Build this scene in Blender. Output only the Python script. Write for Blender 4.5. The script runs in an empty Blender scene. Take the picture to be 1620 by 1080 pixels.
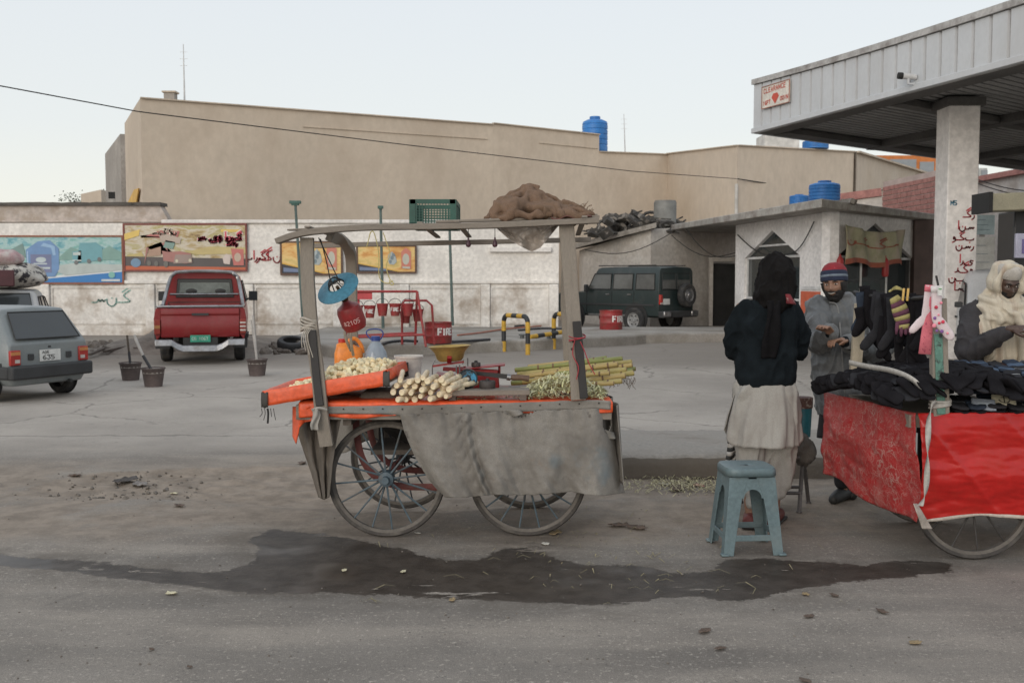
import bpy,bmesh,math,random
import numpy as np
from math import sin,cos
lsp = np.linspace
from mathutils import Vector,Matrix,noise
R = math.radians
PI = math.pi
S = bpy.context.scene
C = S.collection
rnd = random.Random(7)
# ---------------------------------------------------------------- camera, world, light
F = 1600.0; HC = 1.6; PITCH = math.atan(100 / F)
cam_d = bpy.data.cameras.new('camera'); cam = bpy.data.objects.new('camera',cam_d); C.objects.link(cam)
cam.location = (0,0,HC); cam.rotation_euler = (PI / 2 - PITCH,0,0)
cam_d.sensor_width = 36; cam_d.lens = 36 * F / 1620; cam_d.clip_end = 6000; cam_d.clip_start = .05
cam_d.dof.use_dof = True; cam_d.dof.focus_distance = 6.4; cam_d.dof.aperture_fstop = 5.6
S.camera = cam
SUN_EL,SUN_AZ = R(16),R(205)      # low, behind the camera and a little to its left
w = bpy.data.worlds.new('World'); S.world = w; w.use_nodes = True
nt = w.node_tree; nt.nodes.clear()
out = nt.nodes.new('ShaderNodeOutputWorld'); bg = nt.nodes.new('ShaderNodeBackground')
sky = nt.nodes.new('ShaderNodeTexSky'); sky.sky_type = 'NISHITA'; sky.sun_disc = False
sky.sun_elevation = SUN_EL; sky.sun_rotation = SUN_AZ; sky.dust_density = 3; sky.air_density = 1.2; sky.ozone_density = 1.5
tc = nt.nodes.new('ShaderNodeTexCoord'); sx = nt.nodes.new('ShaderNodeSeparateXYZ')
rp = nt.nodes.new('ShaderNodeValToRGB')
rp.color_ramp.elements[0].position = 0.0; rp.color_ramp.elements[0].color = (7.7,7.4,6.5,1)
rp.color_ramp.elements[1].position = 1.0; rp.color_ramp.elements[1].color = (7.4,7.9,8.4,1)
for p,c in ((.05,(7.7,7.7,7.0)),(.14,(6.95,7.2,7.2)),(.35,(6.4,6.75,7.2))):
    e = rp.color_ramp.elements.new(p); e.color = (*c,1)
mx = nt.nodes.new('ShaderNodeMix'); mx.data_type = 'RGBA'; mx.inputs[0].default_value = .88
nt.links.new(tc.outputs['Generated'],sx.inputs[0]); nt.links.new(sx.outputs['Z'],rp.inputs[0])
nt.links.new(sky.outputs[0],mx.inputs[6]); nt.links.new(rp.outputs[0],mx.inputs[7])
nt.links.new(mx.outputs[2],bg.inputs[0]); bg.inputs[1].default_value = .1
nt.links.new(bg.outputs[0],out.inputs[0])
sun_d = bpy.data.lights.new('sun','SUN'); sun_d.energy = 1.0; sun_d.angle = R(40); sun_d.color = (1,.93,.84)
sun = bpy.data.objects.new('sun',sun_d); C.objects.link(sun)
sun.rotation_euler = (PI / 2 - SUN_EL,0,PI - SUN_AZ)
sd = Vector((sin(SUN_AZ) * cos(SUN_EL),cos(SUN_AZ) * cos(SUN_EL),sin(SUN_EL)))
sun.rotation_euler = sd.to_track_quat('Z','Y').to_euler()
S.view_settings.view_transform = 'Standard'; S.view_settings.look = 'None'
S.view_settings.exposure = .36; S.view_settings.gamma = 1; S.view_settings.use_curve_mapping = False
S.cycles.max_bounces = 6
S.cycles.use_denoising = True

# ---------------------------------------------------------------- helpers
def ray(px,py):
    a = (px - 810) / F; b = -(py - 540) / F; cp,sp = cos(PITCH),sin(PITCH)
    return Vector((a,cp + b * sp,-sp + b * cp))
def W(px,py,D):
    d = ray(px,py); t = D / d.y; return Vector((d.x * t,D,HC + d.z * t))
def G(px,py,z=0.0):
    d = ray(px,py); t = (z - HC) / d.z; return Vector((d.x * t,d.y * t,z))
def V(*a): return Vector(a)
def N3(p,s=1.0,o=0.0): return noise.noise(Vector((p[0] * s + o,p[1] * s + o * 1.7,p[2] * s - o)))
def FB(p,s=1.0,o=0.0,n=3):
    t = 0; a = 1
    for i in range(n): t += a * N3(p,s * 2 ** i,o + i * 7.3); a *= .5
    return t
def lerp(a,b,t): return a + (b - a) * t
def sstep(a,b,x):
    t = min(1,max(0,(x - a) / (b - a))); return t * t * (3 - 2 * t)
def catmull(pts,n=6):
    P = [Vector(p) for p in pts]; out = []
    for i in range(len(P) - 1):
        p0 = P[max(i - 1,0)]; p1 = P[i]; p2 = P[i + 1]; p3 = P[min(i + 2,len(P) - 1)]
        for k in range(n):
            t = k / n
            out.append(.5 * ((2 * p1) + (p2 - p0) * t + (2 * p0 - 5 * p1 + 4 * p2 - p3) * t * t + (3 * p1 - p0 - 3 * p2 + p3) * t ** 3))
    out.append(P[-1]); return out
def frame(d,up=Vector((0,0,1))):
    d = d.normalized()
    if abs(d.dot(up)) > .98: up = Vector((1,0,0)) if abs(d.x) < .9 else Vector((0,1,0))
    x = up.cross(d).normalized(); y = d.cross(x); return x,y,d
def rotm(rx=0,ry=0,rz=0):
    from mathutils import Euler
    return Euler((rx,ry,rz)).to_matrix()

class MB:
    def __init__(s): s.v = []; s.f = []
    def add(s,vs,fs):
        b = len(s.v); s.v += [Vector(v) for v in vs]; s.f += [tuple(b + i for i in f) for f in fs]; return s
    def hexa(s,p):      # 8 points: bottom four ccw, top four
        return s.add(p,[(3,2,1,0),(4,5,6,7),(0,1,5,4),(1,2,6,5),(2,3,7,6),(3,0,4,7)])
    def box(s,c,size,M=None):
        hx,hy,hz = size[0] / 2,size[1] / 2,size[2] / 2; c = Vector(c)
        p = [V(-hx,-hy,-hz),V(hx,-hy,-hz),V(hx,hy,-hz),V(-hx,hy,-hz),V(-hx,-hy,hz),V(hx,-hy,hz),V(hx,hy,hz),V(-hx,hy,hz)]
        if M is not None: p = [M @ q for q in p]
        return s.hexa([q + c for q in p])
    def bar(s,a,b,w,h,up=Vector((0,0,1))):   # box between two points
        a = Vector(a); b = Vector(b); x,y,d = frame(b - a,up); x = x * w / 2; y = y * h / 2
        return s.hexa([a - x - y,a + x - y,a + x + y,a - x + y,b - x - y,b + x - y,b + x + y,b - x + y])
    def prism(s,poly,e):
        poly = [Vector(p) for p in poly]; e = Vector(e); n = len(poly)
        return s.add(poly + [p + e for p in poly],[tuple(range(n - 1,-1,-1)),tuple(range(n,2 * n))] + [(i,(i + 1) % n,n + (i + 1) % n,n + i) for i in range(n)])
    def tube(s,pts,r,n=8,caps=True,closed=False,sq=1.0,up=Vector((0,0,1))):
        pts = [Vector(p) for p in pts]; m = len(pts); rs = r if isinstance(r,(list,tuple)) else [r] * m
        vs = []; fs = []; px = None
        for i,p in enumerate(pts):
            if closed: d = pts[(i + 1) % m] - pts[i - 1]
            else: d = pts[min(i + 1,m - 1)] - pts[max(i - 1,0)]
            if d.length < 1e-9: d = Vector((0,0,1))
            d.normalize()
            if px is None: x,y,_ = frame(d,up)
            else:
                x = px - d * px.dot(d)
                if x.length < 1e-6: x,y,_ = frame(d,up)
                x.normalize(); y = d.cross(x)
            px = x
            for k in range(n):
                a = 2 * PI * k / n; vs.append(p + x * cos(a) * rs[i] + y * sin(a) * rs[i] * sq)
        for i in range(m if closed else m - 1):
            j = (i + 1) % m
            for k in range(n): fs.append((i * n + k,i * n + (k + 1) % n,j * n + (k + 1) % n,j * n + k))
        if caps and not closed: fs.append(tuple(range(n - 1,-1,-1))); fs.append(tuple((m - 1) * n + k for k in range(n)))
        return s.add(vs,fs)
    def lathe(s,prof,n=24,M=None,c=(0,0,0)):   # prof (r, z)
        vs = []; fs = []; c = Vector(c)
        for r,z in prof:
            for k in range(n):
                a = 2 * PI * k / n; q = V(r * cos(a),r * sin(a),z)
                if M is not None: q = M @ q
                vs.append(q + c)
        m = len(prof)
        for i in range(m - 1):
            for k in range(n): fs.append((i * n + k,i * n + (k + 1) % n,(i + 1) * n + (k + 1) % n,(i + 1) * n + k))
        ring = prof[0] == prof[-1]
        if prof[0][0] > 1e-6 and not ring: fs.append(tuple(range(n - 1,-1,-1)))
        if prof[-1][0] > 1e-6 and not ring: fs.append(tuple((m - 1) * n + k for k in range(n)))
        return s.add(vs,fs)
    def ell(s,c,r,M=None,nu=16,nv=10):
        prof = [(sin(PI * i / nv),-cos(PI * i / nv)) for i in range(nv + 1)]
        prof[0] = (0,-1); prof[-1] = (0,1)
        D = Matrix.Diagonal(Vector(r)); M = D if M is None else M @ D
        return s.lathe(prof,nu,M,c)
    def grid(s,fn,nu,nv):
        vs = [fn(i / nu,j / nv) for j in range(nv + 1) for i in range(nu + 1)]
        return s.add(vs,[(j * (nu + 1) + i,j * (nu + 1) + i + 1,(j + 1) * (nu + 1) + i + 1,(j + 1) * (nu + 1) + i) for j in range(nv) for i in range(nu)])
    def loft(s,rings,caps=True):
        n = len(rings[0]); vs = [p for r in rings for p in r]; fs = []
        for i in range(len(rings) - 1):
            for k in range(n): fs.append((i * n + k,i * n + (k + 1) % n,(i + 1) * n + (k + 1) % n,(i + 1) * n + k))
        if caps: fs.append(tuple(range(n - 1,-1,-1))); fs.append(tuple((len(rings) - 1) * n + k for k in range(n)))
        return s.add(vs,fs)
    def xf(s,M):
        s.v = [M @ v for v in s.v]; return s
    def shift(s,d):
        d = Vector(d); s.v = [v + d for v in s.v]; return s
    def mesh(s,name,mat=None,smooth=True,ang=.7,weld=True):
        me = bpy.data.meshes.new(name); me.from_pydata([tuple(v) for v in s.v],[],s.f)
        bm = bmesh.new(); bm.from_mesh(me)
        if weld: bmesh.ops.remove_doubles(bm,verts=bm.verts,dist=1e-5)
        bmesh.ops.recalc_face_normals(bm,faces=bm.faces); bm.to_mesh(me); bm.free()
        if smooth: me.shade_smooth(); me.set_sharp_from_angle(angle=ang)
        if mat: me.materials.append(mat)
        return me

MW = {}
def _frame(parent): return MW.get(parent.name,Matrix.Identity(4)) if parent else Matrix.Identity(4)
def obj(name,mb,mat,parent=None,world=False,bev=0,solid=0,sub=0,smooth=True,ang=.7,label=None,kind=None):
    """one mesh object; world=1 when the builder holds world coordinates"""
    if world and parent is not None: mb.xf(_frame(parent).inverted())
    me = mb if isinstance(mb,bpy.types.Mesh) else mb.mesh(name,mat,smooth,ang)
    o = bpy.data.objects.new(name,me); C.objects.link(o)
    if parent is not None:
        o.parent = parent; MW[o.name] = _frame(parent)
    if solid:
        m = o.modifiers.new('solid','SOLIDIFY'); m.thickness = solid; m.offset = 0
    if bev:
        m = o.modifiers.new('bevel','BEVEL'); m.width = bev; m.segments = 2; m.limit_method = 'ANGLE'; m.angle_limit = R(40)
    if sub:
        m = o.modifiers.new('sub','SUBSURF'); m.levels = sub; m.render_levels = sub
    if label: o['label'] = label
    if kind: o['kind'] = kind
    return o
def thing(name,label,cat,loc=(0,0,0),rz=0,group=None):
    o = bpy.data.objects.new(name,None); C.objects.link(o); o.empty_display_size = .1
    o.location = loc; o.rotation_euler = (0,0,rz); o['label'] = label; o['category'] = cat
    if group: o['group'] = group
    MW[o.name] = Matrix.Translation(Vector(loc)) @ Matrix.Rotation(rz,4,'Z'); return o
def tag(o,label,cat,group=None):
    o['label'] = label; o['category'] = cat
    if group: o['group'] = group
    return o
def center(o):      # move a single-mesh thing's origin to its base
    me = o.data; xs = [v.co for v in me.vertices]
    c = Vector(((min(v.x for v in xs) + max(v.x for v in xs)) / 2,(min(v.y for v in xs) + max(v.y for v in xs)) / 2,min(v.z for v in xs)))
    me.transform(Matrix.Translation(-c)); o.location = c; return o
def struct(name,mb,mat,**k): return obj(name,mb,mat,kind='structure',**k)
def dup(root,loc=None,rot=None,label=None,group=None,scale=None):
    r = root.copy(); C.objects.link(r)
    if loc is not None: r.location = loc
    if rot is not None: r.rotation_euler = rot
    if scale is not None: r.scale = (scale,) * 3 if not hasattr(scale,'__len__') else scale
    if label: r['label'] = label
    if group: r['group'] = group
    for ch in list(root.children):
        c = ch.copy(); C.objects.link(c); c.parent = r
        for g in list(ch.children):
            d = g.copy(); C.objects.link(d); d.parent = c
    return r

# ---------------------------------------------------------------- materials
MATS = {}
def pm(name,col,rough=.8,var=.25,vs=3.0,bump=.3,bs=60.0,metal=0,col2=None,c2s=2.0,c2lo=.45,c2hi=.65,spec=.5,bd=.002,
       trans=0,alpha=1,stretch=(1,1,1),emit=None,fine=.12,sheen=0):
    """principled material: two scales of colour noise, a second (dirt) colour with its own patches, fine bump"""
    if name in MATS: return MATS[name]
    m = bpy.data.materials.new(name); m.use_nodes = True; t = m.node_tree; n = t.nodes; l = t.links
    p = n['Principled BSDF']; p.inputs['Roughness'].default_value = rough; p.inputs['Metallic'].default_value = metal
    p.inputs['Specular IOR Level'].default_value = spec
    if trans: p.inputs['Transmission Weight'].default_value = trans
    if sheen: p.inputs['Sheen Weight'].default_value = sheen
    if alpha < 1: p.inputs['Alpha'].default_value = alpha
    tcn = n.new('ShaderNodeTexCoord'); mp = n.new('ShaderNodeMapping'); mp.inputs['Scale'].default_value = stretch
    l.new(tcn.outputs['Object'],mp.inputs[0])
    def nz(sc,det=4,ro=.6):
        a = n.new('ShaderNodeTexNoise'); a.inputs['Scale'].default_value = sc; a.inputs['Detail'].default_value = det
        a.inputs['Roughness'].default_value = ro; l.new(mp.outputs[0],a.inputs['Vector']); return a
    def mixc(fac,a,b):
        x = n.new('ShaderNodeMix'); x.data_type = 'RGBA'
        if isinstance(fac,float): x.inputs[0].default_value = fac
        else: l.new(fac,x.inputs[0])
        for s_,v in ((6,a),(7,b)):
            if isinstance(v,tuple): x.inputs[s_].default_value = (*v,1)
            else: l.new(v,x.inputs[s_])
        return x.outputs[2]
    def rng(o_,a,b,c=0,d=1):
        x = n.new('ShaderNodeMapRange'); x.inputs[1].default_value = a; x.inputs[2].default_value = b
        x.inputs[3].default_value = c; x.inputs[4].default_value = d; l.new(o_,x.inputs[0]); return x.outputs[0]
    lo = tuple(c * (1 - var) for c in col); hi = tuple(min(1,c * (1 + var * .5)) for c in col)
    cur = mixc(rng(nz(vs,5).outputs[0],.32,.68),lo,hi)
    if fine:
        f = mixc(rng(nz(bs,3).outputs[0],.35,.65),tuple([1 - fine] * 3),tuple([1 + fine] * 3))
        x = n.new('ShaderNodeMix'); x.data_type = 'RGBA'; x.blend_type = 'MULTIPLY'; x.inputs[0].default_value = 1
        l.new(cur,x.inputs[6]); l.new(f,x.inputs[7]); cur = x.outputs[2]
    if col2: cur = mixc(rng(nz(c2s,6,.65).outputs[0],c2lo,c2hi),cur,col2)
    l.new(cur,p.inputs['Base Color'])
    if bump:
        b = n.new('ShaderNodeBump'); b.inputs['Strength'].default_value = bump; b.inputs['Distance'].default_value = bd
        l.new(nz(bs,5).outputs[0],b.inputs['Height']); l.new(b.outputs[0],p.inputs['Normal'])
    if emit:
        p.inputs['Emission Color'].default_value = (*emit[:3],1); p.inputs['Emission Strength'].default_value = emit[3]
    MATS[name] = m; m['mix'] = 1; return m
def glassmat(name,col,rough=.05,alpha=.55):
    if name in MATS: return MATS[name]
    m = bpy.data.materials.new(name); m.use_nodes = True; p = m.node_tree.nodes['Principled BSDF']
    p.inputs['Base Color'].default_value = (*col,1); p.inputs['Roughness'].default_value = rough
    p.inputs['Alpha'].default_value = alpha; p.inputs['Specular IOR Level'].default_value = .8; MATS[name] = m; return m

# flat strokes for lettering and graffiti: polylines in a plane (origin o, axes ux, uz), offset d towards the viewer
STROKES = {
 'A': [[(0,0),(.5,1),(1,0)],[(.2,.4),(.8,.4)]],'C': [[(1,.85),(.7,1),(.3,1),(0,.7),(0,.3),(.3,0),(.7,0),(1,.15)]],
 'D': [[(0,0),(0,1),(.6,1),(1,.7),(1,.3),(.6,0),(0,0)]],'E': [[(1,1),(0,1),(0,0),(1,0)],[(0,.5),(.8,.5)]],'F': [[(1,1),(0,1),(0,0)],[(0,.5),(.8,.5)]],
 'I': [[(.5,0),(.5,1)]],'L': [[(0,1),(0,0),(1,0)]],'N': [[(0,0),(0,1),(1,0),(1,1)]],'R': [[(0,0),(0,1),(.7,1),(1,.75),(.7,.5),(0,.5)],[(.5,.5),(1,0)]],
 'T': [[(0,1),(1,1)],[(.5,1),(.5,0)]],'0': [[(.3,0),(0,.3),(0,.7),(.3,1),(.7,1),(1,.7),(1,.3),(.7,0),(.3,0)]],'1': [[(.2,.8),(.5,1),(.5,0)]],
 '2': [[(0,.8),(.3,1),(.7,1),(1,.75),(0,0),(1,0)]],'3': [[(0,1),(1,1),(.5,.55),(1,.3),(.7,0),(.2,0),(0,.2)]],'5': [[(1,1),(0,1),(0,.55),(.7,.55),(1,.3),(.7,0),(0,0)]],
 '6': [[(.9,1),(.3,.9),(0,.4),(.3,0),(.8,0),(1,.3),(.7,.5),(.1,.45)]],'7': [[(0,1),(1,1),(.4,0)]],'8': [[(.5,.5),(.1,.75),(.5,1),(.9,.75),(.5,.5),(0,.25),(.5,0),(1,.25),(.5,.5)]],
 'G': [[(1,.85),(.7,1),(.3,1),(0,.7),(0,.3),(.3,0),(.8,0),(1,.2),(1,.45),(.6,.45)]],'S': [[(1,.85),(.7,1),(.3,1),(0,.75),(.3,.5),(.7,.5),(1,.25),(.7,0),(.3,0),(0,.15)]],
 'O': [[(.3,0),(0,.3),(0,.7),(.3,1),(.7,1),(1,.7),(1,.3),(.7,0),(.3,0)]],'P': [[(0,0),(0,1),(.7,1),(1,.75),(.7,.5),(0,.5)]],'M': [[(0,0),(0,1),(.5,.4),(1,1),(1,0)]],' ': [],'.': [[(.4,0),(.5,.08)]],
 '-': [[(.1,.5),(.9,.5)]]}
def flat(mb,pts,w,surf):
    """a ribbon of width w along 2-D points pts, lifted on surf(u, v) -> (point)"""
    P = [Vector((p[0],p[1])) for p in pts]
    for i in range(len(P) - 1):
        d = P[i + 1] - P[i]
        if d.length < 1e-6: continue
        d.normalize(); n = Vector((-d.y,d.x)) * w / 2; a = P[i] - d * w * .3; b = P[i + 1] + d * w * .3
        q = [a - n,b - n,b + n,a + n]; mb.add([surf(x.x,x.y) for x in q],[(0,1,2,3)])
def text(mb,s_,u,v,h,w,surf,sp=1.35,asp=.6):
    for i,ch in enumerate(s_):
        for k,st in enumerate(STROKES.get(ch,[])):
            flat(mb,[(u + i * h * asp * sp + x * h * asp,v + y * h) for x,y in st],w,surf)
def plane(o,ux,uz,off=.004):
    o = Vector(o); ux = Vector(ux).normalized(); uz = Vector(uz).normalized(); n = ux.cross(uz) * off
    cnt = [0]
    def f(u,v): 
        return o + ux * u + uz * v + n
    return f
# ---------------------------------------------------------------- soft forms
def baked(mb,voxel,mat,smooth=3,wrinkle=None,name='mesh'):
    """union of closed shapes -> one continuous surface, optional folds along the normal"""
    me = mb.mesh(name,None,True,3.2); o = bpy.data.objects.new('tmp',me); C.objects.link(o)
    m = o.modifiers.new('r','REMESH'); m.mode = 'VOXEL'; m.voxel_size = voxel; m.use_smooth_shade = True
    m = o.modifiers.new('s','SMOOTH'); m.iterations = smooth; m.factor = .5
    dg = bpy.context.evaluated_depsgraph_get(); dg.update(); ev = o.evaluated_get(dg); r = bpy.data.meshes.new_from_object(ev,depsgraph=dg)
    bpy.data.objects.remove(o); bpy.data.meshes.remove(me); r.name = name
    if wrinkle:
        no = [v.normal.copy() for v in r.vertices]
        for v,n_ in zip(r.vertices,no): v.co += n_ * wrinkle(v.co,n_)
    r.shade_smooth(); r.materials.clear(); r.materials.append(mat); return r
def limb(mb,pts,rs,n_=16,sub=5,sq=1):
    P = catmull(pts,sub); k = np.interp(lsp(0,len(pts) - 1,len(P)),range(len(pts)),rs); mb.tube(P,[float(x) for x in k],n_,sq=sq)
    for p,r in ((Vector(pts[0]),rs[0]),(Vector(pts[-1]),rs[-1])): mb.ell(p,(r,r,r),None,n_,8)
def to_local(me,par):
    me.transform(_frame(par).inverted()); return me
# ---------------------------------------------------------------- ground
wet_poly = [(-200,868),(0,880),(60,884),(150,890),(240,900),(300,905),(350,905),(398,893),(412,868),(395,852),(430,838),(470,840),(520,845),(580,858),(640,870),(700,888),(760,886),(800,868),(850,866),(860,880),(930,895),(1000,893),(1060,907),(1130,905),(1150,887),(1200,883),(1290,888),(1370,895),(1440,885),(1500,890),(1505,903),(1420,912),(1330,920),(1250,935),(1170,952),(1100,942),(1050,945),(980,955),(900,955),(800,948),(700,945),(620,940),(500,935),(400,935),(300,925),(200,915),(100,902),(0,895),(-200,885)]
hole_poly = [(5,784),(60,765),(120,750),(240,742),(400,736),(520,737),(700,745),(980,765),(980,790),(700,812),(520,808),(400,800),(300,792),(120,789),(50,787)]
def sdf(P,poly):
    Q = np.array([[*G(*q)[:2]] for q in poly]); A = Q; B = np.roll(Q,-1,0)
    d = np.full(len(P),1e9); ins = np.zeros(len(P),bool)
    for a,b in zip(A,B):
        e = b - a; wv = P - a; t = np.clip((wv @ e) / (e @ e + 1e-12),0,1); d = np.minimum(d,np.hypot(*(wv - t[:,None] * e).T))
        c = ((a[1] > P[:,1]) != (b[1] > P[:,1])) & (P[:,0] < (b[0] - a[0]) * (P[:,1] - a[1]) / (b[1] - a[1] + 1e-12) + a[0]); ins ^= c
    return np.where(ins,d,-d)
def axis(a,b,st,far_lo,far_hi):
    x = list(np.arange(a,b,st)); s_ = st
    while x[-1] < far_hi: s_ *= 1.12; x.append(x[-1] + s_)
    s_ = st
    while x[0] > far_lo: s_ *= 1.12; x.insert(0,x[0] - s_)
    return np.array(x)
gx = axis(-4.6,4.6,.04,-900,900); gy = axis(3.8,10.4,.035,-60,1500)
GX,GY = np.meshgrid(gx,gy); P2 = np.stack([GX.ravel(),GY.ravel()],1)
near = (abs(P2[:,0]) < 8) & (P2[:,1] > 2) & (P2[:,1] < 16)
wsd = np.full(len(P2),-1.0); hsd = np.full(len(P2),-1.0)
wsd[near] = sdf(P2[near],wet_poly); hsd[near] = sdf(P2[near],hole_poly)
z = np.zeros(len(P2))
for i in np.nonzero(near)[0]:
    x,y = P2[i]; z[i] = .012 * noise.noise(Vector((x * .6,y * .9,3))) + .004 * noise.noise(Vector((x * 4,y * 5,1)))
hh = np.clip(hsd / .22,0,1); z -= .035 * hh
for i in np.nonzero(near & (hh > 0))[0]:
    x,y = P2[i]; z[i] += .022 * noise.noise(Vector((x * 7,y * 7,5))) * hh[i]
z -= .006 * np.clip(wsd / .2,0,1)
z *= np.clip((8 - abs(P2[:,0])) / 2,0,1)
def gz(x,y):
    i = min(max(np.searchsorted(gx,x),0),len(gx) - 1); j = min(max(np.searchsorted(gy,y),0),len(gy) - 1); return float(z[j * len(gx) + i])
nx = len(gx); ny = len(gy)
fs = [(j * nx + i,j * nx + i + 1,(j + 1) * nx + i + 1,(j + 1) * nx + i) for j in range(ny - 1) for i in range(nx - 1)]
me = bpy.data.meshes.new('ground'); me.from_pydata(np.column_stack([P2,z]).tolist(),[],fs); me.shade_smooth()
for nm,arr in (('wet',wsd),('hole',hsd)):
    a = me.attributes.new(nm,'FLOAT','POINT'); a.data.foreach_set('value',arr.astype(np.float32))
gm = bpy.data.materials.new('ground'); gm.use_nodes = True; t = gm.node_tree; n = t.nodes; l = t.links; bs = n['Principled BSDF']
geo = n.new('ShaderNodeNewGeometry')
def nz(sc,det=5,ro=.6,vec=None,dist=0):
    a = n.new('ShaderNodeTexNoise'); a.inputs['Scale'].default_value = sc; a.inputs['Detail'].default_value = det; a.inputs['Roughness'].default_value = ro
    a.inputs['Distortion'].default_value = dist
    l.new(vec or geo.outputs['Position'],a.inputs['Vector']); return a.outputs[0]
def mr(o_,a,b,c=0,d=1):
    x = n.new('ShaderNodeMapRange'); x.interpolation_type = 'SMOOTHSTEP'
    for k,v in ((1,a),(2,b),(3,c),(4,d)): x.inputs[k].default_value = v
    l.new(o_,x.inputs[0]); return x.outputs[0]
def mc(fac,a,b,bt='MIX'):
    x = n.new('ShaderNodeMix'); x.data_type = 'RGBA'; x.blend_type = bt
    if isinstance(fac,(float,int)): x.inputs[0].default_value = fac
    else: l.new(fac,x.inputs[0])
    for s_,v in ((6,a),(7,b)):
        if isinstance(v,tuple): x.inputs[s_].default_value = (*v,1)
        else: l.new(v,x.inputs[s_])
    return x.outputs[2]
def ma(op,a,b):
    x = n.new('ShaderNodeMath'); x.operation = op
    for k,v in ((0,a),(1,b)):
        if isinstance(v,(float,int)): x.inputs[k].default_value = v
        else: l.new(v,x.inputs[k])
    return x.outputs[0]
mpg = n.new('ShaderNodeMapping'); mpg.inputs['Scale'].default_value = (.35,1.3,1); l.new(geo.outputs['Position'],mpg.inputs[0])
sxy = n.new('ShaderNodeSeparateXYZ'); l.new(geo.outputs['Position'],sxy.inputs[0])
asph = mc(mr(nz(.9,6),.3,.7),(0.182,0.162,0.143),(0.293,0.263,0.231))
asph = mc(mr(nz(1.6,6,.65,mpg.outputs[0]),.4,.75),asph,(0.356,0.315,0.270))
asph = mc(mr(nz(220,2),.35,.7),mc(1.0,asph,(.66,.66,.66),'MULTIPLY'),asph)
asph = mc(mr(nz(45,3,.7),.56,.7),asph,(0.380,0.343,0.297))
asph = mc(mr(nz(34,3,.75),.6,.74),asph,(.09,.084,.078))
conc = mc(mr(nz(.5,6),.3,.7),(0.305,0.274,0.242),(0.420,0.379,0.335))
conc = mc(mr(nz(6,6,.7),.55,.8),conc,(.2,.185,.17))
conc = mc(mr(nz(80,3),.35,.7),mc(1.0,conc,(.86,.86,.86),'MULTIPLY'),conc)
yy = ma('ADD',sxy.outputs['Y'],ma('MULTIPLY',nz(.8,3),1.2))
base = mc(mr(yy,9.4,10.8),asph,conc)
dust = mc(mr(nz(5,6,.7),.3,.7),(0.172,0.139,0.109),(0.287,0.236,0.189))
dd = ma('MULTIPLY',mr(yy,6.3,7.0),mr(yy,9.9,8.6))
base = mc(ma('MULTIPLY',ma('MULTIPLY',dd,mr(nz(1.3,6,.7),.3,.55)),.9),base,dust)
far = ma('MULTIPLY',mr(yy,17.5,20),.75)
base = mc(far,base,(.2,.175,.15))
ah = n.new('ShaderNodeAttribute'); ah.attribute_name = 'hole'
hf = mr(ma('ADD',ah.outputs['Fac'],ma('MULTIPLY',ma('SUBTRACT',nz(9,5,.7),.5),.25)),-.02,.05)
hfe = mr(ah.outputs['Fac'],.0,.08)
base = mc(ma('MULTIPLY',hf,.9),base,dust)
# oil and footprint stains
st = mr(nz(2.6,4,.6,None,.6),.66,.74)
base = mc(ma('MULTIPLY',st,.35),base,(.08,.072,.065))
# cracks and slab joints in the forecourt
vo = n.new('ShaderNodeTexVoronoi'); vo.feature = 'DISTANCE_TO_EDGE'; vo.inputs['Scale'].default_value = .42; vo.inputs['Randomness'].default_value = .9
wv = n.new('ShaderNodeTexNoise'); wv.inputs['Scale'].default_value = 3; wv.inputs['Detail'].default_value = 5; l.new(geo.outputs['Position'],wv.inputs['Vector'])
vm = n.new('ShaderNodeVectorMath'); vm.operation = 'MULTIPLY_ADD'; vm.inputs[1].default_value = (.35,.35,.35); l.new(wv.outputs['Color'],vm.inputs[0]); l.new(geo.outputs['Position'],vm.inputs[2])
l.new(vm.outputs[0],vo.inputs['Vector'])
crk = ma('MULTIPLY',mr(vo.outputs['Distance'],.012,.0),mr(yy,9.6,10.2))
crk = ma('MULTIPLY',crk,mr(nz(.5,2),.42,.55))
tw = n.new('ShaderNodeTexWave'); tw.wave_type = 'BANDS'; tw.bands_direction = 'Y'; tw.inputs['Scale'].default_value = .32; tw.inputs['Distortion'].default_value = 3.5; tw.inputs['Detail'].default_value = 4; tw.inputs['Detail Scale'].default_value = .6; l.new(mpg.outputs[0],tw.inputs['Vector'])
base = mc(ma('MULTIPLY',ma('MULTIPLY',mr(tw.outputs[0],.62,.9),mr(yy,7.2,6.6)),.22),base,(.105,.098,.09))
base = mc(ma('MULTIPLY',mr(nz(110,2,.8),.62,.72),.5),base,(0.380,0.343,0.297))
base = mc(ma('MULTIPLY',mr(nz(70,2,.8),.64,.74),.55),base,(.06,.055,.05))
# the long joint where the forecourt slab meets the road, left of the cart
jt = ma('ABSOLUTE',ma('SUBTRACT',ma('ADD',sxy.outputs['Y'],ma('MULTIPLY',nz(1.4,5,.7),.45)),10.45),0)
jl = ma('MULTIPLY',mr(jt,.05,.015),mr(sxy.outputs['X'],-2.0,-3.0))
crk = ma('MAXIMUM',crk,ma('MULTIPLY',jl,.8))
base = mc(ma('MULTIPLY',crk,.5),base,(.06,.053,.047))
aw = n.new('ShaderNodeAttribute'); aw.attribute_name = 'wet'
wn = ma('ADD',aw.outputs['Fac'],ma('ADD',.015,ma('MULTIPLY',ma('SUBTRACT',nz(7,10,.8),.5),.26)))
isl = mr(nz(3.2,7,.7,mpg.outputs[0]),.60,.64)
wn = ma('SUBTRACT',wn,ma('MULTIPLY',isl,mr(aw.outputs['Fac'],.34,.1,.0,.4)))
wf = mr(wn,-.005,.012)
damp = ma('MULTIPLY',mr(wn,-.32,.0),mr(nz(2.2,6,.75),.4,.62))
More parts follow.
